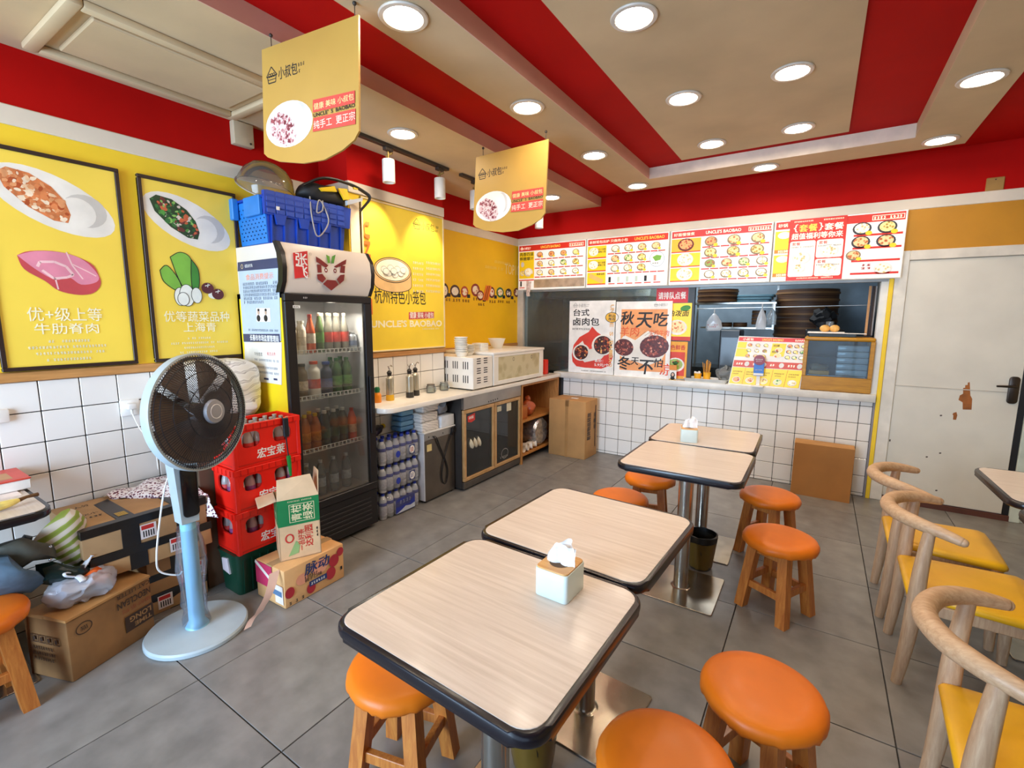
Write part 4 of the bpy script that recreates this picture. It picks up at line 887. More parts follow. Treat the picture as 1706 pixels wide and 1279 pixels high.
flo = bpy.data.objects.new('fridge_lamp', fl_); COL.objects.link(flo); flo.location = (X1-.10, oy, 1.60); flo.rotation_euler = (0, math.radians(14), PI/2)
dr = MB()
for lo, hi in (((-hy, .292), (hy, .345)), ((-hy, 1.588), (hy, Z1-.004)), ((-hy, .345), (-hy+.062, 1.588)), ((hy-.062, .345), (hy, 1.588))): dr.box((-.03, lo[0], lo[1]), (0, hi[0], hi[1]), .004)
dr = dr.obj('door', FBK, fr)
MB().box((-.018, -hy+.06, .343), (-.012, hy-.06, 1.59)).obj('pane', glass((244, 246, 246), .02, .03, 'fridge_glass', .8), dr)
MB().box((0, hy-.05, .7), (.012, hy-.02, 1.1), .004).obj('handle', FBK, dr)
p = Print(fr, (X1+.0005, Y0, 0), (0, 1, 0), (0, 0, 1)); A = p.P(488, 513); p.rect(A[0], A[1], .045, .016, WINK); p.k += 1; p.small(A[0]+.004, A[1]+.003, .035, .01, INK); A = p.P(505, 497); p.small(A[0], A[1], .03, .01, WINK); p.done()
for z, nm in ((1.270, 1), (.985, 2), (.645, 3)):
    sh = MB(); ww = mat((236, 236, 232), .35)
    sh.box((-.085, -hy+.03, z-.004), (-.081, hy-.03, z)).box((-.085, -hy+.03, z+.022), (-.081, hy-.03, z+.026))
    for k in range(19): y = -hy+.035+k*(2*hy-.07)/18; sh.box((-.085, y-.004, z), (-.082, y+.004, z+.022))
    for k in range(14): y = -hy+.04+k*(2*hy-.08)/13; sh.box((d_+.04, y-.0018, z-.004), (-.084, y+.0018, z))
    sh.obj('wire_shelf', ww, fr)
for sy in (-hy+.03, hy-.03):
    st = MB().box((-.065, sy-.006, .36), (-.055, sy+.006, 1.56))
    st.obj('shelf_strip', mat('C8C8C6', .4, .4), fr)
hd = MB(); pr = [(d_, Z1), (-.02, Z1), (.012, Z1+.06), (.022, Z1+.14), (.012, Z1+.22), (-.03, 1.918), (d_, 1.918)]
hd.M = Matrix(((1, 0, 0, 0), (0, 0, 1, 0), (0, 1, 0, 0), (0, 0, 0, 1))); hd.prism(pr, -hy+.012, hy-.012, .002, 1); SGN = mat((226, 214, 202), .35, 0, .01, 3, 0, .015)
hd.obj('sign_box', SGN, fr)
for sg in (-1, 1):
    e = MB(); e.M = Matrix(((1, 0, 0, 0), (0, 0, 1, 0), (0, 1, 0, 0), (0, 0, 0, 1)))
    prm = [(-.06, Z1), (-.018, Z1), (.015, Z1+.06), (.026, Z1+.14), (.015, Z1+.22), (-.03, 1.922), (-.06, 1.922), (-.03, Z1+.22), (-.02, Z1+.14), (-.03, Z1+.06)]
    e.prism(prm, sg*hy-.013, sg*hy+.013).obj('sign_edge', FBK, fr)
p = Print(fr, (X1+.0225, Y0, Z1+.0), (0, 1, 0), (0, 0, 1)); MAR = mat((128, 34, 34), .5)
p.quadp([(491, 464), (488, 421), (512, 418), (514, 461)], mat('D4262A', .45)); p.k += 1; p.textp('张', 493, 441, 511, 423, WINK, bold=.03); p.textp('飞', 494, 462, 512, 443, WINK, bold=.03)
A = p.P(517, 423); p.ring(A[0], A[1], .008, .008, .0015, GREY, 0, 14); p.text('R', A[0]-.004, A[1]-.004, .007, .008, GREY)
for q in (((526, 427), (533, 431), (547, 442), (543, 446), (527, 436)), ((577, 432), (569, 436), (556, 444), (560, 446), (576, 440)), ((528, 440), (535, 441), (536, 454), (529, 454)), ((568, 442), (575, 443), (574, 455), (566, 454)), ((528, 457), (537, 456), (543, 464), (537, 471), (529, 465)), ((574, 457), (567, 458), (561, 465), (566, 473), (573, 467)), ((538, 473), (545, 466), (559, 467), (564, 474), (552, 484))): p.quadp(q, MAR)
p.quadp(((543, 424), (549, 427), (550, 438), (546, 438)), mat('6CA83C', .5)); p.quadp(((559, 424), (553, 427), (552, 438), (556, 439)), mat('58963A', .5))
for a in ((543, 450), (558, 451)): p.ell(*p.P(*a), .011, .014, MAR)
p.k += 1
for a in ((543, 450), (558, 451)): p.ell(*p.P(*a), .005, .006, WINK)
p.done()
# bottles on the fridge shelves (front rows)
LIQ = lambda c, op=.75: glass(c, op, .05, 'drink', 1)
K = {'milk': ('jar', .20, .030, mat((238, 226, 206), .4), 'F0E6D8', 'D8C8B0'), 'orange': ('slim', .24, .030, LIQ((226, 96, 40)), 'C03020', 'E8D8C8'), 'green': ('slim', .25, .028, LIQ((120, 150, 90), .5), 'D8D8C8', '5A8A3A'),
     'clear': ('slim', .25, .028, glass((220, 214, 200), .3, .05, 'drink'), 'C8B8A0', 'C84A40'), 'tan': ('jar', .22, .034, LIQ((150, 130, 105), .7), '3A3A3A', 'D0B896'), 'jug': ('jar', .23, .037, mat((240, 232, 220), .4), 'E8541E', 'D84A3A'),
     'blue': ('jar', .22, .036, LIQ((80, 84, 110), .7), '24449A', '5A6AA0'), 'lime': ('pet', .24, .034, LIQ((70, 110, 50), .75), '2E7A34', '6AA04A'), 'amber': ('pet', .235, .033, LIQ((190, 96, 26), .8), 'E8C020', 'C87A28'),
     'dark': ('pet', .24, .033, LIQ((46, 56, 44), .7), 'D8D4CC', '3A5034'), 'red': ('pet', .225, .031, mat((226, 76, 40), .4), 'D83A20', 'E8B090'), 'water': ('pet', .235, .031, glass((215, 220, 222), .22, .05, 'clear_bottle'), 'D8DCE0', 'B8BEC8'),
     'can': ('jar', .13, .033, mat((190, 196, 204), .3, .6), 'B8B8B8', '6A7A9A')}
ROW = [(1.274, 'top', [('milk', 1.68), ('milk', 1.745), ('orange', 1.81), ('green', 1.875), ('clear', 1.94), ('clear', 2.0), ('clear', 2.065), ('can', 2.125)]),
       (.989, 'second', [('dark', 1.665), ('tan', 1.735), ('jug', 1.82), ('blue', 1.91), ('lime', 1.99), ('lime', 2.07)]),
       (.649, 'third', [('amber', 1.66), ('amber', 1.735), ('amber', 1.81), ('dark', 1.88), ('dark', 1.95), ('dark', 2.02), ('red', 2.095)]), (.331, 'bottom', [('water', 1.73), ('water', 1.83), ('water', 1.93), ('water', 2.03)])]
CD = {'milk': 'cream-white carton-like bottle', 'orange': 'orange soda bottle', 'green': 'green soda bottle', 'clear': 'clear bottle with red label', 'can': 'grey can', 'dark': 'dark bottle', 'tan': 'brown bottle with tan label', 'jug': 'white bottle with orange cap', 'blue': 'dark jar with blue cap', 'lime': 'leafy green bottle', 'amber': 'amber tea bottle with yellow cap', 'red': 'orange-red bottle', 'water': 'clear empty-looking bottle'}
for z, nm, row in ROW:
    cnt = {}; seen = {}
    for k, y in row: cnt[k] = cnt.get(k, 0)+1
    for k, y in row:
        seen[k] = seen.get(k, 0)+1; w1_ = '' if cnt[k] == 1 else ('first ', 'second ', 'third ', 'fourth ')[seen[k]-1]
        g = None if cnt[k] == 1 else CD[k]+'s on the '+nm+' fridge shelf'
        bottle(K[k], (X1-.135, y, z), w1_+CD[k]+' from the left on the '+nm+' fridge shelf' if w1_ else CD[k]+' on the '+nm+' shelf in the fridge', g)
        if k in ('amber', 'clear', 'dark', 'lime'): bottle(K[k], (X1-.215, y+.012, z), CD[k]+', back row of the '+nm+' fridge shelf, '+(w1_ or 'only one')+' behind', CD[k]+'s in the back row, '+nm+' shelf')
# notices taped to the fridge side
NB = mat((186, 200, 216), .5, 0, .02); NV = mat((58, 64, 98), .5)
def sidep(pts, name, label, m):
    t = T(name, label, 'notice', (X1, Y0-.004, 0)); p = Print(t, (X1, Y0-.004, 0), (1, 0, 0), (0, 0, 1)); q = [p.P(*a) for a in pts]
    b = MB(); b.M = Matrix.Rotation(PI/2, 4, 'X'); b.prism(q, -.003, 0).obj('sheet', m, t); return t, p
t, p = sidep(((407, 570), (469, 570), (469, 641), (443, 637), (409, 634)), 'notice_sheet', 'white printed notice below the blue-headed one on the fridge side', mat((236, 230, 220), .6))
A = p.P(424, 592); p.text('干你意思', A[0], A[1], .09, .022, INK); A = p.P(445, 592); p.text('精选消费', A[0], A[1], .09, .022, RINK)
for y in (600, 612, 620): A, B = p.P(424, y), p.P(465, y); p.small(A[0], A[1], B[0]-A[0], .014, mat('5A6A8A', .6))
A = p.P(440, 632); p.rect(A[0], A[1], .05, .012, NV); A = p.P(456, 633); p.rect(A[0], A[1], .04, .012, NV); p.done()
t, p = sidep(((406, 570), (396, 437), (463, 429), (468, 568)), 'notice_sheet', 'pale blue notice with a dark blue heading on the fridge side', NB); 
p.quadp(((396, 452), (396, 437), (463, 429), (466, 446)), NV); p.quadp(((406, 569), (405, 556), (466, 556), (467, 570)), NV); p.k += 1
A = p.P(402, 447); p.ring(A[0]+.01, A[1]+.01, .012, .014, .003, mat('E0C890', .5), 0, 14); A = p.P(408, 446); p.small(A[0], A[1], .09, .02, WINK)
p.textp('长春市市场监督管理局', 417, 567, 464, 559, WINK, bold=.03); A = p.P(410, 467); B = p.P(455, 453); p.text('食品消费提示', A[0], A[1], B[0]-A[0], .035, mat('E89A80', .5), bold=.03)
for i in range(6): A, B = p.P(405+i*.4, 476+i*6), p.P(463 if i < 5 else 440, 474+i*6); p.small(A[0], A[1], B[0]-A[0], .018, mat('4A5468', .6))
A, B = p.P(414, 551), p.P(464, 551); p.small(A[0], A[1], B[0]-A[0], .014, mat('4A5468', .6)); p.quadp(((428, 536), (427, 513), (450, 513), (451, 536)), mat((236, 226, 226), .5)); p.k += 1
for a in (431, 443): A = p.P(a, 520); p.ell(A[0], A[1], .012, .016, mat('C8A890', .5), 0, 12); p.k += .3; A = p.P(a, 530); p.ell(A[0], A[1], .02, .02, INK, 0, 12); p.ell(p.P(a, 518)[0], p.P(a, 518)[1]+.006, .012, .008, INK, 0, 10)
p.done()
# ------------------------------------------------------------------ blue lidded crate on the fridge, with what lies on it
BL = mat((22, 66, 170), .4, 0, .05, 5); BLS = mat((44, 128, 206), .4, 0, .05, 5)
ca = PI/2-.035; bc = T('lidded_crate', 'blue plastic lidded crate lying on top of the drinks fridge', 'crate', (-2.74, 1.60, 1.925), ca-PI/2)
W_, D_, Hh = .52, .32, .29     # along local y, depth along -x
b = MB(); b.hexa([(-D_, .01, 0), (-.004, .01, 0), (-.004, W_-.01, 0), (-D_, W_-.01, 0), (-D_-.01, -.005, Hh-.03), (.01, -.005, Hh-.03), (.01, W_+.01, Hh-.03), (-D_-.01, W_+.01, Hh-.03)]).obj('tub', BL, bc)
for k in range(7):
    y = .02+k*.077; MB().hexa([(-.004, y, 0), (.006, y, 0), (.006, y+.008, 0), (-.004, y+.008, 0), (.0, y, .17), (.02, y, .17), (.02, y+.008, .17), (.0, y+.008, .17)]).obj('rib', BL, bc)
MB().box((-D_-.04, -.05, .155), (-D_+.03, -.012, Hh-.01), .005).obj('end_grip', BLS, bc); MB().box((-D_*.62, -.03, .16), (-.02, -.008, Hh-.02), .004).obj('end_grip', BLS, bc)
e = MB(); e.hexa([(-D_+.005, .004, .004), (-.01, .004, .004), (-.01, .01, .004), (-D_+.005, .01, .004), (-D_-.004, -.010, Hh-.04), (.004, -.010, Hh-.04), (.004, 0, Hh-.04), (-D_-.004, 0, Hh-.04)]).obj('end_wall', BLS, bc)
hol = MB()
for i in range(7):
    for j in range(9):
        x = -D_+.03+i*.042; z = .03+j*.022; hol.box((x+(j % 2)*.02, -.0125+.0*z-(z/Hh)*.012+.011, z), (x+(j % 2)*.02+.005, -.002-(z/Hh)*.011+.0102, z+.007))
hol.obj('vent_hole', mat('0C2A58', .6), bc, kind='stuff')
MB().hexa([(.004, -.02, .16), (.022, -.02, .16), (.022, W_+.03, .16), (.004, W_+.03, .16), (.0, -.02, Hh), (.03, -.02, Hh), (.03, W_+.04, Hh), (.0, W_+.04, Hh)]).obj('lid_flap', BL, bc)
for k in range(9):
    for j in range(4): MB().box((.024, -.01+k*.058, .168+j*.033), (.030, .042+k*.058, .194+j*.033), .002).obj('lid_panel', mat((26, 70, 172), .42, 0, .04), bc)
for k in range(3): MB().prism([(.03+k*.15, .165), (.09+k*.15, .165), (.08+k*.15, .115), (.045+k*.15, .115)], .006, .022).obj('lid_tongue', BL, bc) if 0 else MB().hexa([(.006, .05+k*.15, .11), (.022, .05+k*.15, .11), (.022, .095+k*.15, .11), (.006, .095+k*.15, .11), (.006, .035+k*.15, .168), (.026, .035+k*.15, .168), (.026, .11+k*.15, .168), (.006, .11+k*.15, .168)]).obj('lid_tongue', BL, bc)
MB().box((-D_-.02, -.02, Hh-.035), (.02, W_+.03, Hh-.02), .004).obj('lid', BL, bc)
MB().box((.03, .045, .19), (.033, .065, .21), .001).obj('sticker', WHITE, bc)
# clear dome cover, tool bag, cable
cz = 1.925+Hh-.02
t = T('dome_cover', 'clear brownish plastic dome tipped on the blue crate, by the hanging sign', 'cover', (-2.93, 1.72, cz))
MB().at((0, 0, .085), .3, .25, .55).lathe([(.16, 0), (.158, .03), (.135, .09), (.09, .135), (.03, .155), (.001, .157)], 28, caps=False).obj('shell', glass((206, 190, 172), .14, .05, 'smoked_plastic'), t)
MB().at((0, 0, .085), .3, .25, .55).lathe([(.16, -.004), (.17, -.002), (.17, .004), (.16, .006)], 28, caps=False).obj('rim', glass((226, 216, 206), .4, .1, 'clear_rim'), t)
t = T('tool_bag', 'black and yellow strapped bag lying on top of the blue crate', 'bag', (-2.76, 2.00, cz), -.1)
b = MB(); b.ball((-.02, -.01, .075), (.10, .20, .075), 22, 12, lambda d: 1-.15*abs(d.y)**2); b.jitter(.025, 9); b.obj('body', mat('161414', .55, 0, .2, 12, .1), t)
MB().tube(bez([(.05, -.16, .1), (.08, -.04, .165), (.06, .14, .175), (.05, .27, .15), (.06, .31, .11), (.05, .24, .02)], 6), .016, 8, flat=.5).obj('strap', mat('1A1818', .5), t)
for q in (((.085, -.07, .10), (.09, .03, .13), (.085, .05, .10), (.08, -.05, .085)), ((.085, .06, .125), (.075, .13, .135), (.075, .14, .07), (.085, .1, .06)), ((.06, .19, .165), (.06, .22, .166), (.062, .22, .150), (.062, .19, .150))): MB().faces([tuple(a) for a in q]+[(a[0]-.015, a[1], a[2]) for a in q], [(0, 1, 2, 3), (7, 6, 5, 4), (0, 4, 5, 1), (1, 5, 6, 2), (2, 6, 7, 3), (3, 7, 4, 0)]).obj('yellow_patch', YEL, t)
MB().hexa([(.06, .12, .03), (.085, .12, .03), (.08, .24, .08), (.055, .24, .08), (.06, .12, .06), (.085, .12, .06), (.08, .24, .1), (.055, .24, .1)]).obj('grey_patch', mat('B8BCC0', .5), t)
def on_face(y, z, out=.04): M = Matrix.Translation((-2.74, 1.60, 1.925)) @ Matrix.Rotation(ca-PI/2, 4, 'Z'); return M @ Vector((out, y, z))
tag(MB().tube(bez([on_face(.27, .31, .02), on_face(.262, .2), on_face(.285, .08, .045), on_face(.33, .10, .05), on_face(.38, .19), on_face(.33, .30, .03), on_face(.30, .22), on_face(.34, .24), on_face(.35, .3, .03)], 7), .004, 8).obj('cable', mat((170, 160, 150), .4)), 'thin grey cable looped over the front of the blue crate', 'cable')
# ------------------------------------------------------------------ crates of bottles
RP = mat((240, 30, 14), .45, 0, .04, 4, 0, 0); RPD = mat((206, 26, 14), .4, 0, .04)
CW, CDp, CH = .372, .215, .2345
def arch(x0, x1, z0, z1, r=.03): return rrect(x0, z0, x1, z1, r, 4)
def make_crate():
    t = T('bottle_crate', '', 'crate', (0, 0, 0), 0, 'red bottle crates'); th = .008
    FY = Matrix(((0, 0, 1, 0), (1, 0, 0, 0), (0, 1, 0, 0), (0, 0, 0, 1))); FX = Matrix(((1, 0, 0, 0), (0, 0, 1, 0), (0, 1, 0, 0), (0, 0, 0, 1)))
    m = MB(); m.M = FY; panel(m, [(0, .02), (CW, .02), (CW, CH-.02), (0, CH-.02)], [arch(.045, .145, .105, .19), arch(.215, .32, .105, .19)], -th, 0); m.obj('front_wall', RP, t)
    m = MB(); m.M = FY; m.prism([(0, .02), (CW, .02), (CW, CH-.02), (0, CH-.02)], -CDp, -CDp+th); m.obj('back_wall', RPD, t)
    for y in (0, CW-th):
        m = MB(); m.M = FX; panel(m, [(-CDp, .02), (0, .02), (0, CH-.02), (-CDp, CH-.02)], [arch(-CDp+.045, -.045, .105, .19)], y, y+th); m.obj('side_wall', RP, t)
    r = MB()
    for z0, z1, o in ((CH-.034, CH-.001, .006), (.0, .02, -.002)):
        r.box((-CDp-o, -o, z0), (o, th+o*.2, z1), .002).box((-CDp-o, CW-th-o*.2, z0), (o, CW+o, z1), .002).box((-th-o*.2, -o, z0), (o, CW+o, z1), .002).box((-CDp-o, -o, z0), (-CDp+th, CW+o, z1), .002)
    r.obj('rim', RP, t)
    for y in (-.004, CW-.02): MB().box((-.022, y, .0), (.005, y+.024, CH-.01), .004).obj('corner_post', RP, t)
    for k in range(9): MB().box((0, .03+k*.038, CH-.034), (.009, .034+k*.038, CH-.004)).obj('rib', RPD, t)
    for k in range(5): MB().box((-CDp+.02+k*.042, -.009, CH-.034), (-CDp+.024+k*.042, 0, CH-.004)).obj('rib', RPD, t)
    MB().box((-CDp, 0, .012), (0, CW, .02)).obj('floor_grid', RPD, t)
    p = Print(t, (.0005, 0, 0), (0, 1, 0), (0, 0, 1)); p.text('宏宝莱', .12, .035, .155, .055, WINK, bold=.045, slant=.12); p.done()
    return t
GL = glass((246, 238, 234), .42, .03, 'bottle_glass'); BC = ('slim', .205, .0275, GL, 'B8B0A8', 'C83A34'); BC2 = ('slim', .205, .0275, glass((220, 170, 172), .55, .04, 'tinted_bottle_glass'), 'A82A2A', '7A3A6A')
cr = None; NM = ['lowest', 'middle', 'topmost']
for i in range(3):
    loc = (-2.49, 1.182+.006*i, .2355+CH*i); lab = 'red plastic bottle crate, '+['lowest of the three reds, on the green crate', 'middle one of the three stacked reds', 'topmost of the stack, bottle caps showing'][i]
    if cr is None: cr = make_crate(); cr.location = loc; cr['label'] = lab
    else: dup(cr, loc, 0, lab, 'red bottle crates')
    for a in range(6):
        for b_ in range(3):
            if i < 2 and b_ > 0 and a > 0: continue
            bottle(BC if (a+b_+i) % 3 and i == 2 else (BC2 if i < 2 and (a+b_) % 2 else BC), (loc[0]-.042-.065*b_, loc[1]+.042+.0575*a, loc[2]+.021), 'glass drink bottle in the '+NM[i]+' red crate, '+('front', 'middle', 'back')[b_]+' row, '+('first', 'second', 'third', 'fourth', 'fifth', 'sixth')[a]+' from the fan side', 'bottles in the '+NM[i]+' red crate')
GN = mat((14, 66, 48), .35, 0, .06, 5); t = T('bottle_crate', 'dark green plastic crate on the floor under the red crates', 'crate', (-2.505, 1.175, 0))
b = MB(); o0 = rrect(-.19, .01, -.01, .33, .025, 4); o1 = rrect(-.2, 0, 0, .345, .025, 4); n = len(o0)
b.faces([(x, y, 0) for x, y in o0]+[(x, y, .2) for x, y in o1]+[(x, y, .234) for x, y in rrect(-.206, -.006, .006, .351, .025, 4)], [tuple(range(n))[::-1]]+[(j*n+k, j*n+(k+1) % n, (j+1)*n+(k+1) % n, (j+1)*n+k) for j in range(2) for k in range(n)]+[tuple(2*n+k for k in range(n))]).obj('body', GN, t)
for k in range(7): MB().hexa([(-.012, .03+k*.045, .01), (.0, .03+k*.045, .01), (.0, .038+k*.045, .01), (-.012, .038+k*.045, .01), (-.003, .03+k*.045, .2), (.008, .03+k*.045, .2), (.008, .038+k*.045, .2), (-.003, .038+k*.045, .2)]).obj('rib', GN, t)
MB().hexa([(-.15, -.004, .12), (-.08, -.004, .11), (-.08, .01, .11), (-.15, .01, .12), (-.15, -.006, .19), (-.09, -.006, .2), (-.09, .008, .2), (-.15, .008, .19)]).obj('label', mat((226, 210, 214), .5), t)
t = T('bottle_opener', 'bottle opener with a green handle dangling on a cord from the top crate', 'opener', (-2.477, 1.475, .70))
MB().tube(bez([(-.008, -.01, .245), (.008, -.008, .2), (.006, .0, .1), (.008, .004, .02)], 6), .004, 6).obj('cord', BLACK, t)
MB().box((.0, -.016, .13), (.014, .016, .24), .004).obj('black_grip', mat('1C2430', .4), t)
MB().tube([(.008, .004, .02), (.01, .006, -.03), (.01, .01, -.10)], [.012, .011, .006], 10).obj('green_handle', mat((26, 140, 60), .35), t)
# cartons in front of the fridge
t = carton('drink_carton', 'drink carton with dark red circles on the floor before the fridge', (-2.45, 1.245, 0), .02, (.25, .368, .208), mat((222, 170, 112), .7, 0, .04), seam='Y')
p = face_print(t, (.25, .368, .208), '+X'); MRn = mat((172, 40, 52), .5); SAL = mat((232, 160, 130), .5); NAV = mat((36, 56, 110), .5)
p.ell(.10, .12, .035, .03, SAL); p.ell(.21, .14, .05, .04, SAL); p.k += 1
for x, y, r in ((.01, .08, .03), (.30, .135, .036), (.275, .07, .036), (.36, .17, .025), (.15, .045, .03)): p.ell(max(r*.9, min(.368-r, x)), y, r*.9, r, MRn, 0, 16)
p.k += 1; p.text('脉动', .115, .13, .15, .062, NAV, bold=.06, slant=.15); p.text('桃子口味', .115, .092, .105, .022, INK, bold=.02); p.small(.115, .114, .08, .014, INK); p.rect(.14, .055, .11, .03, NAV); p.k += 1; p.small(.15, .062, .09, .015, WINK); p.small(.02, .012, .09, .018, INK); p.rect(.34, .06, .012, .02, INK); p.done()
p = face_print(t, (.25, .368, .208), '-Y'); p.rect(.0, .08, .15, .125, mat((200, 50, 92), .5)); p.rect(.17, .02, .07, .1, mat((236, 222, 210), .5)); p.k += 1; p.rect(.15, .06, .08, .03, mat('5A7A9A', .5)); p.line([(.0, .2), (.16, .12)], .02, mat((236, 222, 210), .5)); p.done()
tag(MB().grid(lambda u, v: (-2.235+.055*v+.02*math.sin(v*5), 1.225-.16*v+.055*(u-.5)-.02*u*v, .205*(1-v)**1.2+.006+.012*math.sin(v*9)*(v > .6)), 3, 14).obj('tape_strip', mat((232, 196, 180), .3, 0, .05)), 'loose strip of pinkish packing tape trailing from the drink carton to the floor', 'tape')
tx, ty = -2.302, 1.298; ra = math.atan2(1.486-1.30, -2.21+2.296)-PI/2; S_ = (.17, .205, .335)
t = T('tea_carton', 'green-topped tea carton with open flaps on the drink carton', 'carton', (tx, ty, .209), ra)
TC = mat((214, 176, 134), .75, 0, .05); MB().box((-S_[0], 0, 0), (0, .004, S_[2])).box((-S_[0], S_[1]-.004, 0), (0, S_[1], S_[2])).box((-.004, 0, 0), (0, S_[1], S_[2])).box((-S_[0], 0, 0), (-S_[0]+.004, S_[1], S_[2])).box((-S_[0], 0, 0), (0, S_[1], .004)).obj('box', TC, t)
GRN = mat((18, 116, 62), .6); p = Print(t, WM[t.name] @ Vector((.0008, 0, 0)), WM[t.name].to_3x3() @ Vector((0, 1, 0)), (0, 0, 1))
p.rect(0, .19, .205, .145, GRN); p.k += 1
CRM = mat((222, 206, 160), .6); p.frame(.055, .205, .125, .1, .003, CRM)
p.text('青柑', .115, .212, .088, .05, CRM, bold=.03, rot=PI/2); p.text('绿茶', .172, .212, .088, .05, CRM, bold=.03, rot=PI/2); p.small(.05, .318, .12, .008, CRM)
p.text('一品好茶', .122, .04, .12, .03, RINK, bold=.02, rot=PI/2); p.text('达利园', .165, .055, .12, .04, RINK, bold=.03, rot=PI/2); p.ring(.05, .12, .022, .026, .007, RINK); p.poly([(.04, .02), (.09, .03), (.1, .08), (.08, .1), (.06, .06)], mat('8AA86A', .6)); p.small(.185, .1, .01, .06, INK, 1); p.done()
p = Print(t, WM[t.name] @ Vector((-S_[0], -.0008, 0)), WM[t.name].to_3x3() @ Vector((1, 0, 0)), (0, 0, 1)); p.rect(0, .19, .17, .145, GRN); p.k += 1; p.frame(.04, .2, .08, .11, .003, CRM); p.small(.055, .22, .05, .03, CRM, 2); p.text('一品好茶', .12, .04, .12, .04, RINK, rot=PI/2); p.done()
z = S_[2]; MB().hexa([(-.004, 0, z), (0, 0, z), (0, S_[1], z), (-.004, S_[1], z), (-.05, .01, z+.10), (-.046, .01, z+.10), (-.04, S_[1]-.03, z+.11), (-.044, S_[1]-.03, z+.11)]).obj('flap', mat((206, 176, 140), .8), t)
MB().hexa([(-S_[0], 0, z), (-.004, 0, z), (-.004, .004, z), (-S_[0], .004, z), (-S_[0]+.01, -.09, z-.02), (-.04, -.085, z-.035), (-.04, -.082, z-.03), (-S_[0]+.01, -.087, z-.015)]).obj('flap', mat((216, 190, 156), .8), t)
MB().hexa([(-S_[0], S_[1]-.004, z), (0, S_[1]-.004, z), (0, S_[1], z), (-S_[0], S_[1], z), (-S_[0], S_[1]+.01, z+.11), (-.05, S_[1]+.01, z+.12), (-.05, S_[1]+.014, z+.12), (-S_[0], S_[1]+.014, z+.11)]).obj('flap', mat((200, 168, 130), .8), t)
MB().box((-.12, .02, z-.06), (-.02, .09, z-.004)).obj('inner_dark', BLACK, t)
for k in range(8): MB().hexa([(-.018-.004*k, .01+.012*k, z), (-.014-.004*k, .01+.012*k, z), (-.014-.004*k, .018+.012*k, z), (-.018-.004*k, .018+.012*k, z), (-.03-.004*k, .006+.012*k, z+.05), (-.026-.004*k, .006+.012*k, z+.05), (-.026-.004*k, .016+.012*k, z+.05), (-.03-.004*k, .016+.012*k, z+.05)]).obj('tea_sachet', mat((238, 226, 206), .7), t)
# ------------------------------------------------------------------ stack beside the left wall
t = carton('tall_carton', 'tall dark brown carton against the wall behind the red crates', (-3.055, 1.125, 0), 0, (.325, .42, .90), mat((92, 66, 46), .8, 0, .1, 5), seam='X', tape=None)
t = T('paper_roll_pack', 'white plastic-wrapped paper roll pack behind the fan head', 'pack', (-2.895, 1.335, .90))
b = MB(); b.ball((0, 0, .18), (.150, .195, .175), 40, 26, lambda d: 1/max(.66, (abs(d.x)**5+abs(d.y)**5+abs(d.z)**5)**.2)*.98); b.jitter(.014, 12); b.jitter(.006, 45)
WR = stripes([(.0, (232, 226, 218)), (.80, (238, 234, 228)), (.9, (160, 150, 146)), (1, (226, 220, 214))], 9, 'DIAGONAL', (0, .6, .9), .45, 7, 'printed_wrap'); b.obj('wrap', WR, t)
STK = [(-3.07, .835, .0), (-3.068, .845, .105), (-3.07, .84, .21), (-3.052, .63, .318), (-3.055, .60, .43)]; SZ = [(.36, .28, .103), (.355, .27, .103), (.365, .275, .105), (.43, .49, .11), (.435, .50, .135)]
NMS = ['lowest of the black-taped stack by the wall', 'second from the floor in the black-taped stack', 'middle one of the black-taped stack by the wall', 'second from the top of the black-taped stack', 'topmost of the black-taped stack, handwriting on top']
for i, ((x, y, z), s_) in enumerate(zip(STK, SZ)):
    t = carton('flat_carton', 'flat brown carton with black tape, '+NMS[i], (x, y, z), .02*(i % 3-1), s_, CARD if i % 2 else mat((182, 142, 98), .8, 0, .05), 'carton', 'black-taped flat cartons', tape=None, dent=.008)
    for yy in (.14, .36) if i > 2 else (.10,): MB().box((-.002, yy, -.001), (s_[0]+.003, yy+.07, s_[2]+.003), .001).obj('black_tape', BTAPE, t)
    MB().box((s_[0]-.04, -.002, s_[2]-.035), (s_[0]+.004, s_[1]+.002, s_[2]+.004), .001).obj('black_tape', BTAPE, t)
    p = face_print(t, s_, '+X'); p.k = 6; sx_ = (.05, .19, .17, .30, .21)[i]; p.rect(sx_, .02, .065, .07, mat((236, 226, 224), .5)); p.k += 1; p.rect(sx_+.005, .065, .05, .02, RINK)
    for k in range(5): p.rect(sx_+.01+k*.01, .028, .005, .03, INK)
    p.done()
    if i == 4:
        p = face_print(t, s_, 'top'); p.k = 4; p.u, p.v = p.v, -p.u   # written along the wall
        p.text('大人分', .04, -.10, .09, .035, INK, rot=.1); p.text('之欠小', .035, -.24, .09, .03, INK, rot=.1); p.small(.04, -.28, .09, .02, INK); p.k += 3
        for k in range(5): p.rect(.155, -.37-.012*k+.05, .04, .006, YEL)
        p.done()
fA, fB, fC, fD = Vector((-3.03, .80, .572)), Vector((-3.04, 1.115, .60)), Vector((-2.615, 1.115, .56)), Vector((-2.98, .82, .572))
def flor(u, v):
    q = fA.lerp(fB, u).lerp(fD.lerp(fC, u), v) if v < .75 else fD.lerp(fC, u).lerp(fD.lerp(Vector((-2.585, 1.13, .43)), u), (v-.75)*4)
    if v < .75: q = fA.lerp(fB, u).lerp(fD.lerp(fC, u), v/.75)
    q.z += .018*abs(math.sin(u*7+v*4))+.03*u*math.sin(PI*min(1, v/.75)); return q
FLO = food((60, 20, 62), (150, 52, 56), (246, 238, 238), 80, 'floral_cloth', st=(.72, .86, .98)); 
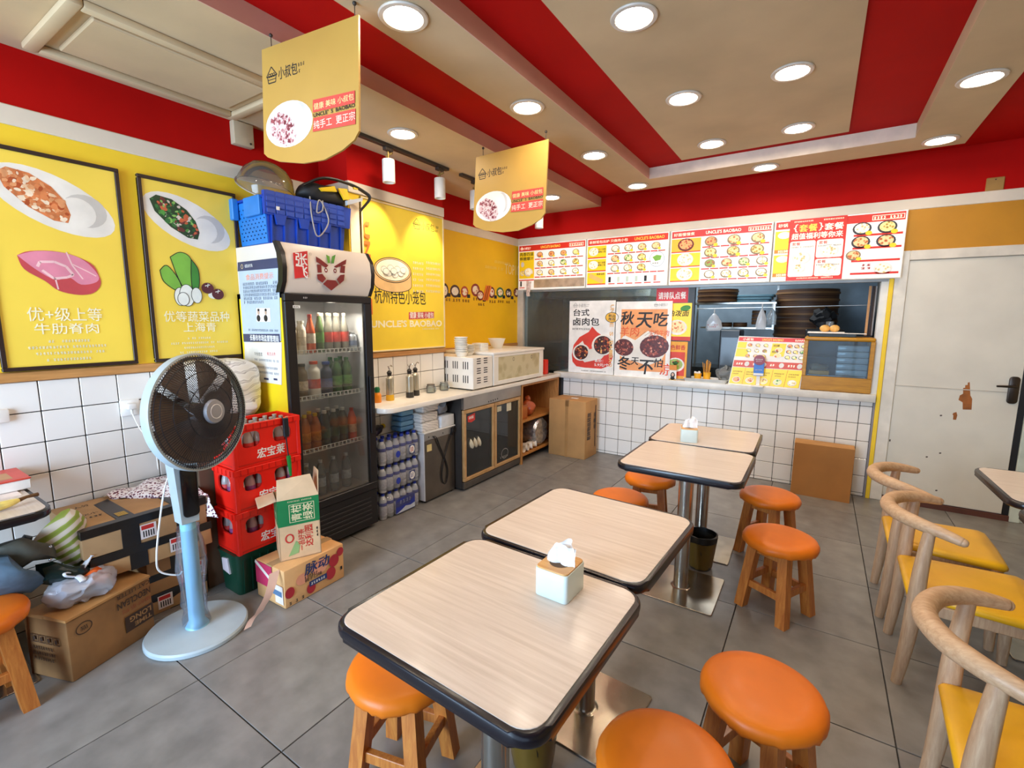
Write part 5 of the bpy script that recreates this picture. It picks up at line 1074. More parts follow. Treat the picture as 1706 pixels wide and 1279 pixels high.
tag(MB().grid(flor, 26, 18).jitter(.012, 18).obj('floral_cloth', FLO), 'white cloth with dense dark red and purple pattern on the carton stack', 'cloth')
GS = stripes([(.0, (150, 170, 74)), (.42, (168, 184, 90)), (.55, (232, 222, 206)), (1, (236, 228, 214))], 8.5, 'Z', (-.55, 0, 0), .9, 1.2, 'green_stripes')
o_ = [px(a, b_, -2.70) for a, b_ in ((52, 905), (72, 882), (98, 852), (114, 845), (132, 850), (143, 866), (146, 915), (142, 935), (128, 945), (108, 938), (80, 922))]
tag(MB().pillow(o_, (1, 0, .2), .06).jitter(.012, 16).obj('striped_bag', GS), 'green and white striped cloth bag leaning on the taped cartons', 'bag')
t = carton('jacket_carton', 'worn brown carton under the jacket by the left table', (-3.06, -.12, .012), 0, (.22, .52, .33), mat((150, 112, 76), .8, 0, .08), seam='X')
t = T('jacket', 'grey-olive jacket heaped on a carton under the left wall table', 'jacket', (-2.72, .4, .34))
JO = mat((86, 84, 74), .75, 0, .1, 20, .1); JB = mat((84, 108, 128), .75, 0, .1, 20, .1)
def Lc(pts, X): return [px(a, b_, X)-Vector((-2.72, .4, .34)) for a, b_ in pts]
MB().pillow(Lc(((-30, 915), (10, 900), (40, 893), (70, 903), (94, 906), (97, 932), (60, 938), (30, 946), (-20, 955)), -2.66), (1, 0, .5), .06).jitter(.02, 10).obj('sleeve', JO, t)
MB().pillow(Lc(((-40, 930), (10, 925), (40, 945), (70, 955), (80, 965), (60, 985), (30, 990), (-40, 995)), -2.62), (1, 0, .6), .07).jitter(.025, 9).obj('body', JB, t)
MB().pillow(Lc(((28, 905), (40, 890), (55, 893), (52, 908), (40, 912)), -2.70), (1, 0, .4), .03).obj('collar', BLACK, t)
for a, b_ in ((84, 910), (84, 932)): q = px(a, b_, -2.6)-Vector((-2.72, .4, .34)); MB().ball((q.x, q.y, q.z), .006, 8, 6).obj('snap', CHROME, t)
tag(MB().pillow([px(a, b_, -2.64) for a, b_ in ((62, 945), (90, 936), (120, 945), (140, 940), (165, 950), (150, 975), (100, 978), (66, 972))], (1, 0, .4), .06).jitter(.02, 12).obj('dark_bag', mat((14, 34, 32), .25, 0, .2, 10)), 'shiny dark green plastic bag between jacket and striped bag', 'bag')
# cat litter carton with a tied plastic bag on it
ra = math.atan2(.826-.485, -2.587+2.464)-PI/2; S_ = (.235, .352, .283)
t = T('litter_carton', 'large brown cat litter carton with upside-down lettering on the floor', 'carton', (-2.464, .485, 0), ra)
b = MB().box((-S_[0], 0, 0), (0, S_[1], S_[2]-.012), .008, 2); b.jitter(.010, 5); b.obj('box', mat((146, 104, 60), .85, 0, .14, 5, .05), t)  # base brown darkened, local shading is put into the colour
MB().hexa([(-S_[0]-.004, -.004, S_[2]-.014), (-S_[0]*.5, -.004, S_[2]-.014), (-S_[0]*.5, S_[1], S_[2]-.014), (-S_[0]-.004, S_[1], S_[2]-.014), (-S_[0], 0, S_[2]-.008), (-S_[0]*.5, 0, S_[2]+.001), (-S_[0]*.5, S_[1], S_[2]+.003), (-S_[0], S_[1], S_[2]-.006)]).obj('flap', mat((184, 134, 78), .8, 0, .06), t)
MB().hexa([(-S_[0]*.5, -.002, S_[2]-.014), (.004, -.002, S_[2]-.014), (.004, S_[1], S_[2]-.014), (-S_[0]*.5, S_[1], S_[2]-.014), (-S_[0]*.5, 0, S_[2]+.001), (.003, 0, S_[2]-.006), (.003, S_[1], S_[2]-.004), (-S_[0]*.5, S_[1], S_[2]+.003)]).obj('flap', mat((190, 140, 82), .8, 0, .06), t)
M = WM[t.name]; R = M.to_3x3(); p = Print(t, M @ Vector((.0035, 0, 0)), R @ Vector((0, 1, 0)), (0, 0, 1)); p.k = 4; BI = mat((66, 44, 28), .8)
p.text('NEOCLEAN', .345, .228, .15, .032, BI, bold=.02, rot=PI); p.text('CAT LITTER', .345, .262, .15, .018, BI, bold=.01, rot=PI); p.text('猫砂系列', .345, .185, .13, .02, mat((150, 70, 40), .8), rot=PI); p.rect(.22, .07, .13, .075, BI); p.k += 1; p.text('LONG', .34, .135, .10, .026, mat((170, 124, 74), .8), bold=.03, rot=PI); p.text('TIME', .34, .1, .08, .02, mat((170, 124, 74), .8), bold=.03, rot=PI); p.ring(.06, .21, .032, .026, .004, BI); p.text('猫', .045, .2, .03, .02, BI); p.done()
p = Print(t, M @ Vector((-S_[0], -.0035, 0)), R @ Vector((1, 0, 0)), (0, 0, 1)); p.k = 4
for i in range(4): p.frame(.04+.04*i, .16, .036, .035, .003, BI); p.rect(.05+.04*i, .168, .015, .018, BI)
for i in range(3): p.small(.04, .13-.025*i, .13, .014, BI)
p.done()
t = T('plastic_bag', 'knotted translucent plastic bag with orange contents on the litter carton', 'bag', (-2.60, .575, .278))
b = MB(); b.ball((0, 0, .06), (.085, .125, .066), 44, 28, lambda d: 1-.12*max(0, d.z)); b.jitter(.022, 16); b.jitter(.010, 48, 5); b.obj('film', glass((232, 234, 244), .5, .15, 'plastic_bag_film', .8), t)
MB().ball((.005, -.02, .055), (.06, .085, .045), 18, 10).jitter(.02, 20).obj('dark_content', mat((150, 140, 156), .6, 0, .2, 20), t)
MB().ball((.0, .055, .075), (.05, .05, .04), 14, 10).jitter(.02, 25).obj('orange_content', mat((232, 96, 26), .5, 0, .15, 30), t)
MB().tube(bez([(.0, -.01, .12), (.015, -.035, .145), (.025, -.05, .15), (.025, -.045, .137), (.02, -.02, .12)], 6), .006, 8, flat=.5).obj('handle', mat((232, 234, 240), .4), t)
MB().tube(bez([(.0, -.01, .115), (.035, -.005, .115), (.055, .0, .10)], 5), [.012]*10+[.004], 8, flat=.5).tube(bez([(.0, -.005, .115), (-.02, .035, .15), (-.03, .05, .17)], 5), [.012]*10+[.02], 8, flat=.4).obj('knot', mat((226, 230, 238), .4), t)
# ------------------------------------------------------------------ pedestal fan
FB = mat((174, 187, 192), .4, 0, .03); FBL = mat((140, 196, 220), .38, 0, .03); FG = mat((176, 190, 198), .4, 0, .03); FDK = mat('1E1C22', .35)
BX_, BY_ = -2.40, .925
t = T('pedestal_fan', 'pale blue pedestal fan with dark grille, pole still in plastic wrap', 'fan', (BX_, BY_, 0))
MB().lathe([(.001, .0), (.208, .0), (.212, .004), (.212, .018), (.206, .026), (.06, .031), (.001, .031)], 48).obj('base', mat((176, 190, 196), .4, 0, .03), t)
MB().lathe([(.05, .03), (.042, .045), (.033, .06), (.032, .56)], 24, caps=False).obj('pole', FBL, t)
MB().hexa([(-.04, -.036, .555), (.034, -.036, .555), (.034, .036, .555), (-.04, .036, .555), (-.05, -.05, .86), (.036, -.05, .86), (.036, .05, .86), (-.05, .05, .86)]).obj('control_column', FB, t)
m = MB(); m.M = Matrix(((0, 0, 1, 0), (1, 0, 0, 0), (0, 1, 0, 0), (0, 0, 0, 1))); m.prism(rrect(-.028, .585, .04, .825, .02, 4), .033, .042, .003, 2).obj('control_panel', mat('101014', .15), t)
w_ = MB().lathe([(.060, .04), (.052, .08), (.047, .12), (.055, .16), (.05, .24), (.062, .34), (.058, .44), (.05, .5), (.048, .53)], 22, caps=False); w_.jitter(.015, 16); w_.obj('plastic_wrap', glass((236, 240, 248), .08, .05, 'stretch_wrap', .6), t)
hx, hy_, hz = .095, .055, 1.075; HR = Matrix.Translation((hx, hy_, hz)) @ Matrix.Rotation(.40, 4, 'Z') @ Matrix.Rotation(-.06, 4, 'Y') @ Matrix.Rotation(PI/2, 4, 'Y')   # local z = blowing direction
def head(mb): mb.M = HR; return mb
RG = .258
head(MB()).lathe([(RG-.004, -.028), (RG+.004, -.026), (RG+.006, 0), (RG+.004, .012), (RG-.006, .014), (RG-.004, -.028)], 64, caps=False).obj('guard_ring', FB, t)
gz = lambda r: .012+.055*(1-(r/RG)**2.4); gr = head(MB())
def cage(mb, zf, n, r0, r1, sw, rad):
    for k in range(n):
        a = 2*PI*k/n; mb.tube([(r*math.cos(a+sw*(i/4)), r*math.sin(a+sw*(i/4)), zf(r)) for i, r in enumerate((r0, r0+(r1-r0)*.3, r0+(r1-r0)*.6, r0+(r1-r0)*.86, r1))], rad, 3)
cage(gr, gz, 130, .05, RG-.003, .16, .0017)
for r in (.12, .18, .225, .245): gr.tube([(r*math.cos(2*PI*k/48), r*math.sin(2*PI*k/48), gz(r)) for k in range(48)], .0022, 4, True)
gr.obj('front_grille', FDK, t)
gb = head(MB()); zb = lambda r: -.02-.075*(1-(r/RG)**2.6); cage(gb, zb, 120, .05, RG-.003, -.16, .0016)
for r in (.10, .19): gb.tube([(r*math.cos(2*PI*k/40), r*math.sin(2*PI*k/40), zb(r)) for k in range(40)], .002, 4, True)
gb.obj('rear_grille', FDK, t)
BLD = mat((116, 100, 92), .6, 0, .04, name='smoked_blade', spec=.25)
for k in range(7):
    def f(u, v, k=k): a = 2*PI*k/7+(u-.5)*.885; r = .045+.185*v; return (r*math.cos(a), r*math.sin(a), -.022+(u-.5)*.055)
    head(MB()).grid(f, 8, 6).obj('blade', BLD, t)
head(MB()).lathe([(.001, -.0), (.036, -.0), (.04, -.01), (.044, -.05), (.001, -.055)], 28).obj('blade_hub', mat((130, 126, 130), .4), t)
hb = head(MB()).lathe([(.001, .083), (.03, .083), (.05, .080), (.055, .07), (.054, .056), (.001, .05)], 36).obj('grille_badge', mat((150, 152, 160), .4), t)
head(MB()).lathe([(.029, .0832), (.031, .0842), (.033, .0832)], 32, caps=False).obj('badge_ring', mat((226, 226, 228), .3), hb)
head(MB()).lathe([(.001, -.19), (.04, -.185), (.06, -.15), (.066, -.1), (.055, -.095), (.001, -.095)], 28).obj('motor_housing', FB, t)
MB().cyl((-.01, 0, .84), (-.0, .0, 1.0), .03, n=16).obj('neck', FB, t)
MB().tube(bez([(-.045, -.02, .82), (-.07, -.05, .72), (-.05, -.09, .58), (-.04, -.12, .42), (-.05, -.11, .34), (-.03, -.05, .30), (-.03, -.03, .31)], 6), .004, 6).obj('power_cord', mat('E8E4DE', .5), t)
ORD = ('first', 'second', 'third', 'fourth', 'fifth', 'sixth', 'seventh', 'eighth', 'ninth', 'tenth', 'eleventh', 'twelfth')
# ------------------------------------------------------------------ left counter run
CTOP = mat((238, 232, 222), .3, 0, .02, 4)
ct = T('worktop', 'long white worktop with rounded front corner running along the left wall', 'worktop', (0, 0, 0))
def rc(x0, y0, x1, y1, r): o = rrect(x0, y0, x1, y1, r, 5); return o
o_ = [(XP+.002, 2.20), (-2.53, 2.20)]+[(-2.53+.075*math.sin(PI/2*k/5), 2.275-.075*math.cos(PI/2*k/5)) for k in range(6)]+[(-2.455, 4.80), (XL+.008, 4.80), (XL+.008, P1+.012), (XP+.002, P1+.012)]
MB().prism(o_, .832, .868, .005, 2).obj('slab', CTOP, ct)
# water packs
WB = glass((250, 252, 254), .68, .04, 'water_bottle'); BLU = mat((40, 60, 170), .4); NAVB = mat((84, 92, 168), .45, 0, .1, 40)
wbm = MB().lathe([(.001, 0), (.028, 0), (.031, .01), (.031, .045), (.029, .05), (.031, .055), (.031, .1), (.029, .105), (.031, .11), (.031, .135), (.026, .155), (.014, .178), (.0135, .183)], 12, caps=False).mesh('bottle', WB)
wcm = MB().lathe([(.0145, .178), (.015, .18), (.015, .196), (.001, .197)], 10, caps=False).mesh('cap', BLU)
wlm = MB().lathe([(.0315, .105), (.0318, .106), (.0318, .128), (.0315, .129)], 12, caps=False).mesh('label', NAVB)
wl2 = MB().lathe([(.0314, .03), (.0317, .031), (.0317, .10), (.0314, .101)], 12, caps=False).mesh('label', mat((240, 240, 246), .4, 0, .12, 60))
for i in range(3):
    z = .003+.207*i; t = T('water_pack', ['lowest pack of bottled water, with a dark blue printed panel', 'middle pack of bottled water in the stack under the worktop', 'top pack of bottled water, blue caps showing'][i], 'water pack', (-2.60, 2.258+.004*i, z), 0, 'shrink-wrapped packs of bottled water')
    for a in range(6):
        for b_ in range(2):
            w_ = link('bottle', wbm, t, (-.034-.066*b_, .034+.066*a, 0)); link('cap', wcm, w_); link('label', wlm, w_); link('label', wl2, w_)
    f = MB(); f.ball((-.067, .2, .085), (.082, .222, .098), 24, 12, lambda d: 1/max(.6, (abs(d.x)**5+abs(d.y)**5+abs(d.z)**5)**.2)*.97); f.jitter(.006, 30, i); f.obj('shrink_film', glass((242, 244, 250), .05, .06, 'shrink_film', .6), t)
    p = Print(t, (-2.60+.012, 2.258+.004*i, z), (0, 1, 0), (0, 0, 1))
    if i == 0: p.rect(.12, .01, .2, .115, mat((32, 52, 160), .4)); p.k += 1; p.poly([(.12, .012), (.18, .03), (.22, .05), (.27, .04), (.32, .05), (.32, .012)], mat((200, 210, 226), .4)); p.small(.16, .08, .13, .03, mat((150, 160, 210), .4), 4)
    else:
        p.rect(.265, .03, .06, .075, mat((60, 70, 130), .4)); p.k += 1; p.ell(.295, .067, .027, .032, WINK); p.k += 1; p.small(.277, .05, .036, .036, NAVB if i == 1 else RINK, 2); p.ell(.15, .062, .022, .026, BLU); p.small(.18, .055, .05, .012, GREY)
    p.done()
t = T('brown_bottle', 'dark brown bottle with yellow cap lying on the water packs', 'bottle', (-2.72, 2.33, .66)); b = MB(); b.at((0, 0, 0), .45, -PI/2*.97).lathe([(.001, -.12), (.034, -.12), (.036, -.11), (.036, .03), (.018, .08), (.016, .12), (.001, .12)], 16); b.obj('body', mat((40, 20, 16), .25), t)
MB().at((0, 0, 0), .45, -PI/2*.97).lathe([(.018, .10), (.0185, .13), (.001, .131)], 14).obj('cap', mat((226, 196, 40), .4), t)
# stainless unit with looped flex
SS = mat((120, 112, 104), .3, .85, .06, 6); SSL = mat((176, 174, 172), .3, .8, .05, 6)
t = T('steel_unit', 'low stainless unit with a looped black flex on its front', 'appliance', (-2.565, 2.672, 0))
MB().box((-.2, 0, .02), (-.004, .375, .578), .004).obj('case', mat((214, 214, 218), .4), t); MB().box((-.006, .006, .02), (0, .37, .52), .002).obj('front_panel', SS, t); MB().box((-.006, .006, .522), (.001, .37, .578), .002).obj('top_band', SSL, t)
MB().box((-.205, -.003, .578), (.006, .38, .59), .003).obj('lid', mat((226, 224, 220), .35), t)
MB().box((0, .03, .43), (.002, .085, .485)).obj('paper_label', mat((226, 204, 140), .6), t); MB().box((0, .345-.022, .53), (.02, .345+.012, .57), .004).box((0, .32, .51), (.014, .335, .53)).obj('plug', BLACK, t)
for y in (.05, .22, .36): MB().box((0, y, .54), (.002, y+.008, .552)).obj('screw', BLACK, t)
def fl(y, z, x=.008): return (x, y, z)
MB().tube(bez([fl(.1, .545), fl(.13, .53, .014), fl(.19, .42), fl(.25, .30), fl(.275, .2), fl(.25, .115), fl(.21, .12), fl(.19, .2), fl(.215, .30), fl(.27, .42), fl(.325, .52)], 6), .003, 6).tube(bez([fl(.1, .545), fl(.14, .5, .012), fl(.2, .38), fl(.255, .27), fl(.262, .17), fl(.235, .105), fl(.205, .14), fl(.2, .22), fl(.24, .36), fl(.31, .51)], 6), .003, 6).obj('power_cord', BLACK, t)
for sx in (-.18, -.03):
    for sy in (.03, .345): MB().cyl((sx, sy, 0), (sx, sy, .021), .012, n=10).obj('foot', BLACK, t)
MB().box((-.12, -.001, .44), (-.11, .0, .53)).obj('side_slot', BLACK, t)
NAP = stripes([(.0, (240, 232, 224)), (.86, (240, 234, 226)), (.92, (120, 104, 96)), (1, (236, 230, 222))], 16, 'DIAGONAL', (0, .9, .4), .5, 6, 'printed_napkin_wrap')
for i, (y, z, dx) in enumerate(((2.665, .59, 0), (2.655, .667, .004), (2.68, .744, -.005))):
    t = T('napkin_pack', 'white napkin pack with slanted print, '+['lowest of three', 'middle of three', 'topmost of three'][i]+' stacked on the steel unit', 'napkins', (-2.70, y, z), 0, 'napkin packs under the worktop')
    b = MB(); b.box((-.05, 0, 0), (.125, .20, .076), .016, 3); b.jitter(.006, 20, i); b.obj('wrap', NAP, t)
t = T('plastic_tub', 'flat translucent white pack on the steel unit', 'pack', (-2.62, 2.875, .59)); b = MB(); b.box((-.1, 0, 0), (.06, .165, .1), .008, 2); b.jitter(.006, 18); b.obj('pack', mat((226, 230, 236), .35), t)
t = T('plastic_bag', 'crumpled clear plastic bag of blue-white goods under the worktop', 'bag', (-2.63, 2.92, .69)); b = MB(); b.ball((0, 0, .065), (.07, .08, .068), 18, 12); b.jitter(.035, 18); b.obj('film', glass((206, 214, 230), .45, .08, 'crinkled_film'), t); MB().ball((-.005, -.01, .05), (.045, .055, .04), 12, 8).jitter(.02, 20).obj('content', mat((90, 110, 150), .5, 0, .3, 30), t)
t = T('blue_pack', 'pale blue folded plastic pack beside the napkins under the worktop', 'pack', (-2.70, 2.53, .62))
for k in range(4): MB().box((-.06, -.02+.004*k, .04*k), (.05, .12, .04*k+.036), .008, 2).obj('fold', mat((120, 168, 200) if k % 2 else (90, 140, 180), .4), t)
# glass-door cooler
t = T('undercounter_cooler', 'stainless undercounter cooler with two wood-framed glass doors', 'fridge', (-2.472, 3.06, 0)); W_ = .915
MB().box((-.29, 0, .02), (-.03, .012, .83)).box((-.29, W_-.012, .02), (-.03, W_, .83)).box((-.29, .012, .02), (-.275, W_-.012, .83)).box((-.29, .012, .02), (-.03, W_-.012, .06)).box((-.275, .012, .73), (-.03, W_-.012, .78)).box((-.03, W_/2-.012, .07), (-.035, W_/2+.012, .73)).obj('case', mat((64, 60, 58), .4, .2), t)
MB().box((-.03, 0, .722), (0, W_, .83), .003).obj('control_panel', mat((164, 156, 148), .3, .85, .05, 6), t); MB().box((-.03, 0, .02), (-.004, W_, .078), .003).obj('kick_plate', mat((110, 104, 98), .35, .8), t)
p = Print(t, (-2.472, 3.06, 0), (0, 1, 0), (0, 0, 1))
for k in range(5): p.ell(.36+.035*k, .742+.002*k, .009, .007, INK, .5, 10)
p.done()
for sx in (-.26, -.06):
    for sy in (.05, W_-.05): MB().cyl((sx, sy, 0), (sx, sy, .021), .02, n=10).obj('foot', BLACK, t)
WF = wood('C8A070', 'AE8450', .4, (40, 8, 8))
for i, (a, b_) in enumerate(((.004, W_/2-.004), (W_/2+.004, W_-.004))):
    d = MB(); f = .032
    d.box((-.028, a, .085), (0, b_, .085+f), .004).box((-.028, a, .716-f), (0, b_, .716), .004).box((-.028, a, .085+f), (0, a+f, .716-f), .004).box((-.028, b_-f, .085+f), (0, b_, .716-f), .004)
    d = d.obj('door', WF, t); MB().box((-.018, a+f, .085+f), (-.012, b_-f, .716-f)).obj('pane', glass((186, 190, 190), .06, .03, 'dark_glass'), d)
    p = Print(t, (-2.472-.0115, 3.06, 0), (0, 1, 0), (0, 0, 1))
    if i == 0: p.poly([(.065, .655), (.17, .672), (.17, .61), (.12, .595), (.068, .605)], RINK); p.k += 1; p.text('冰鲜', .08, .625, .07, .028, WINK, bold=.03)
    else: p.rect(a+.05, .62, .07, .05, mat((206, 200, 176), .6)); p.rect(a+.21, .6, .08, .08, mat((214, 208, 184), .6)); p.ring(a+.18, .19, .06, .05, .006, GREY); p.small(a+.1, .15, .14, .02, GREY)
    p.done()
MB().box((-.27, .02, .285), (-.05, W_-.02, .29)).obj('rack', mat((120, 120, 120), .4, .6), t)
for k in range(3):
    b = T('china_bowl', 'pale china bowl on edge behind the left cooler door, '+ORD[k]+' from the left', 'bowl', (-2.555, 3.13+.055*k, .29), 0, 'bowls on edge in the cooler'); b2 = MB(); b2.M = Matrix.Translation((0, 0, .09)) @ Matrix.Rotation(-1.2, 4, 'X'); b2.lathe([(.001, 0), (.04, .002), (.075, .03), (.088, .06), (.084, .06), (.07, .03), (.001, .008)], 24).obj('bowl', mat((220, 206, 176), .35), b)
# wooden shelf unit with its things
WSH = wood('C98A48', 'A66A30', .5, (40, 40, 6))
t = T('shelf_unit', 'open wooden shelf unit beside the cooler, two compartments', 'shelf', (-2.466, 3.985, 0)); W_ = .80
MB().box((-.5, 0, .03), (0, .02, .83)).obj('side', WSH, t); MB().box((-.5, W_-.02, .03), (0, W_, .83)).obj('side', WSH, t); MB().box((-.5, .02, .03), (-.485, W_-.02, .83)).obj('back', WSH, t)
MB().box((-.485, .02, .08), (-.002, W_-.02, .10)).obj('shelf_board', WSH, t); MB().box((-.485, .02, .435), (-.002, W_-.02, .455)).obj('shelf_board', WSH, t); MB().box((-.485, .02, .81), (-.002, W_-.02, .83)).obj('shelf_board', WSH, t); MB().box((-.03, 0, 0), (0, .02, .03)).box((-.5, 0, 0), (-.47, .02, .03)).box((-.03, W_-.02, 0), (0, W_, .03)).box((-.5, W_-.02, 0), (-.47, W_, .03)).obj('foot', WSH, t)
OG = glass((236, 130, 60), .55, .1, 'orange_tub'); t = T('orange_tub', 'translucent orange tub in the upper compartment of the shelf unit', 'tub', (-2.60, 4.10, .455)); MB().box((-.1, -.09, 0), (.1, .06, .14), .012, 2).obj('body', OG, t); MB().box((-.105, -.095, .14), (.105, .065, .15), .004).obj('lid', OG, t)
t = T('orange_bag', 'knotted orange plastic bag in the upper compartment of the shelf unit', 'bag', (-2.57, 4.27, .455)); b = MB(); b.ball((0, 0, .085), (.085, .095, .085), 18, 12); b.ball((0, 0, .19), (.03, .03, .035), 10, 8); b.jitter(.02, 16); b.obj('film', glass((226, 110, 60), .6, .15, 'orange_film'), t)
t = T('foil_roll', 'silver crinkled foil-wrapped roll in the lower compartment of the shelf unit', 'roll', (-2.60, 4.42, .10)); b = MB(); b.M = Matrix.Translation((0, 0, .16)) @ Matrix.Rotation(PI/2, 4, 'Y'); b.lathe([(.001, -.12), (.13, -.12), (.15, -.1), (.15, .1), (.13, .12), (.001, .12)], 30); b.jitter(.014, 25); b.obj('foil', mat((186, 186, 190), .25, .8, .2, 30), t)
for k in range(4):
    b = T('paper_cup', 'white paper cup lying low in the shelf unit, '+ORD[k]+' from the left', 'cup', (-2.535, 4.06+.08*k, .142), .25*k, 'paper cups in the shelf unit'); b2 = MB(); b2.M = Matrix.Rotation(PI/2-.12, 4, 'Y'); b2.lathe([(.001, -.05), (.03, -.05), (.04, .05), (.037, .05), (.028, -.045), (.001, -.045)], 18).obj('cup', mat((232, 220, 204), .5), b)
# ---- white appliances on the worktop
WM_ = mat((238, 234, 226), .35, 0, .015)
t = T('vented_unit', 'white metal box with rows of dark vent slots on the worktop', 'appliance', (-2.475, 3.195, .868)); MB().box((-.55, 0, .012), (0, .292, .288), .004).obj('case', WM_, t)
for sx in (-.5, -.05):
    for sy in (.04, .25): MB().cyl((sx, sy, 0), (sx, sy, .013), .012, n=10).obj('foot', BLACK, t)
sl = MB()
for g in range(2):
    for r in range(3):
        for k in range(3): sl.box((-.001, .055+.10*g, .06+.085*r+.02*k), (.0015, .11+.10*g, .068+.085*r+.02*k))
for g in range(4):
    for r in range(2):
        for k in range(3): sl.box((-.455+.115*g+.024*k, -.0015, .065+.12*r), (-.446+.115*g+.024*k, .001, .13+.12*r))
sl.obj('vent_slots', BLACK, t, kind='stuff')
t = T('glass_cabinet', 'white cabinet with a patterned glass front on the worktop', 'cabinet', (-2.468, 3.495, .868)); W_ = .92; H_ = .318
MB().box((-.58, 0, .012), (-.02, W_, .026)).box((-.58, 0, .026), (-.02, .02, H_-.02)).box((-.58, W_-.02, .026), (-.02, W_, H_-.02)).box((-.58, .02, .026), (-.56, W_-.02, H_-.02)).obj('case', WM_, t)
MB().box((-.59, -.012, H_-.024), (.008, W_+.012, H_), .006, 2).obj('top', WM_, t)
MB().box((-.02, 0, .012), (0, W_, .05), .002).box((-.02, 0, H_-.05), (0, W_, H_-.024), .002).box((-.02, 0, .05), (0, .075, H_-.05)).box((-.02, W_-.075, .05), (0, W_, H_-.05)).obj('front_frame', WM_, t)
MB().box((-.012, .075, .05), (-.004, W_-.075, H_-.05)).obj('front_glass', food((176, 164, 122), (192, 180, 138), (206, 196, 158), 9, 'steamed_glass'), t)
p = Print(t, (-2.468-.0035, 3.495, .868), (0, 1, 0), (0, 0, 1))
for y in (.34, .68): p.ring(y, .235, .016, .018, .004, INK, 0, 18)
for k in range(5): p.ring(.3+.09*k, .09+.012*(k % 2), .022, .022, .003, mat((214, 206, 180), .5), 0, 16)
p.done()
for sx in (-.5, -.05):
    for sy in (.05, W_-.05): MB().cyl((sx, sy, 0), (sx, sy, .013), .012, n=10).obj('foot', BLACK, t)
BW = mat((240, 238, 230), .45, 0, .02)
def bowl_stack(x, y, z, n, r, h, step, what, group, first=[None]):
    for k in range(n):
        lab = what+', '+ORD[k]+' from the bottom'
        if first[0] is None:
            t = T('paper_bowl', lab, 'bowl', (x, y, z), 0, group); MB().lathe([(.001, 0), (.035, 0), (.052, .036), (.055, .038), (.055, .042), (.051, .041), (.034, .004), (.001, .004)], 24).obj('bowl', BW, t); first[0] = t; o = t
        else: o = dup(first[0], (x, y, z), 0, lab, group)
        o.location = (x+random.uniform(-.003, .003), y+random.uniform(-.003, .003), z+step*k); o.scale = (r/.055, r/.055, h/.042)
zt = .868+.288
bowl_stack(-2.66, 3.265, zt, 8, .060, .04, .019, 'white paper bowl in the tall leftmost stack on the vented unit', 'tall stack of paper bowls')
bowl_stack(-2.69, 3.40, zt, 5, .060, .03, .017, 'white paper bowl in the low middle stack on the vented unit', 'low stack of paper bowls')
zt2 = .868+.318
for k in range(6):
    t = T('takeout_lid', 'white square takeaway tray on the glass cabinet, '+ORD[k]+' from the bottom of its stack', 'tray', (-2.70, 3.60, zt2+.0125*k), .05*math.sin(k*2.), 'stack of takeaway trays'); MB().prism(rrect(-.06, -.06, .06, .06, .015, 3), 0, .011, .003, 1).obj('tray', BW, t)
t = T('white_bowl', 'single white flared bowl standing on the glass cabinet', 'bowl', (-2.80, 4.02, zt2)); b = MB().lathe([(.001, 0), (.05, 0), (.055, .006), (.085, .09), (.092, .1), (.088, .1), (.078, .085), (.048, .012), (.001, .01)], 28).obj('bowl', BW, t)
# dispensers and jars on the worktop
GLS = glass((206, 210, 190), .12, .03, 'dispenser_glass')
for i, (x, y, lq, bs, lab) in enumerate(((-2.72, 2.475, (226, 180, 30), (226, 180, 30), 'oil dispenser with yellow foot, left of the three on the worktop'), (-2.69, 2.655, (60, 58, 56), (40, 38, 36), 'oil dispenser with black foot, middle of the three on the worktop'), (-2.725, 2.755, (60, 58, 56), (40, 38, 36), 'oil dispenser with black foot, right of the three on the worktop'))):
    t = T('oil_dispenser', lab, 'dispenser', (x, y, .868), .4*i, 'oil dispensers on the worktop')
    MB().lathe([(.001, 0), (.03, 0), (.032, .004), (.031, .045), (.001, .045)], 20).obj('foot', mat(bs, .3), t); MB().lathe([(.0285, .045), (.029, .05), (.028, .17), (.02, .178), (.014, .19)], 20, caps=False).obj('glass_body', mat((186, 182, 166), .25, .55, .08, 5), t)
    MB().lathe([(.015, .188), (.016, .2), (.02, .215), (.012, .225), (.008, .23)], 16).obj('stopper', BLACK, t); MB().tube(bez([(0, 0, .225), (.004, 0, .25), (.018, 0, .27), (.03, 0, .262)], 5), .0045, 8).tube([(0, 0, .235), (-.012, 0, .262)], .003, 6).obj('spout', CHROME, t)
t = T('sauce_bottle', 'small orange bottle with a green cap beside the fridge on the worktop', 'bottle', (-2.73, 2.36, .868)); MB().lathe([(.001, 0), (.028, 0), (.03, .004), (.03, .055), (.022, .068), (.018, .075), (.001, .075)], 18).obj('body', mat((236, 140, 24), .35), t); MB().lathe([(.018, .075), (.019, .085), (.022, .1), (.016, .115), (.001, .118)], 16).obj('cap', mat((20, 110, 66), .4), t)
for i, (x, y, lab) in enumerate(((-2.72, 2.93, 'clear glass jar with dark rim on the worktop, nearer of two'), (-2.715, 3.09, 'clear glass jar against the vented unit on the worktop'))):
    t = T('glass_jar', lab, 'jar', (x, y, .868), 0, 'glass jars on the worktop'); MB().lathe([(.001, 0), (.036, 0), (.038, .004), (.038, .055), (.032, .062), (.032, .07), (.029, .07), (.029, .06), (.035, .053), (.035, .006), (.001, .004)], 22).obj('jar', glass((232, 236, 232), .14, .03, 'jar_glass'), t)
    MB().lathe([(.0305, .066), (.034, .066), (.034, .073), (.001, .074)], 18).obj('lid', mat((90, 80, 70), .4) if i == 0 else glass((226, 226, 222), .3), t)
    MB().tube(bez([(.03, .0, .05), (.055, 0, .045), (.055, 0, .02), (.036, 0, .014)], 5), .004, 6).obj('handle', glass((226, 230, 226), .3), t)
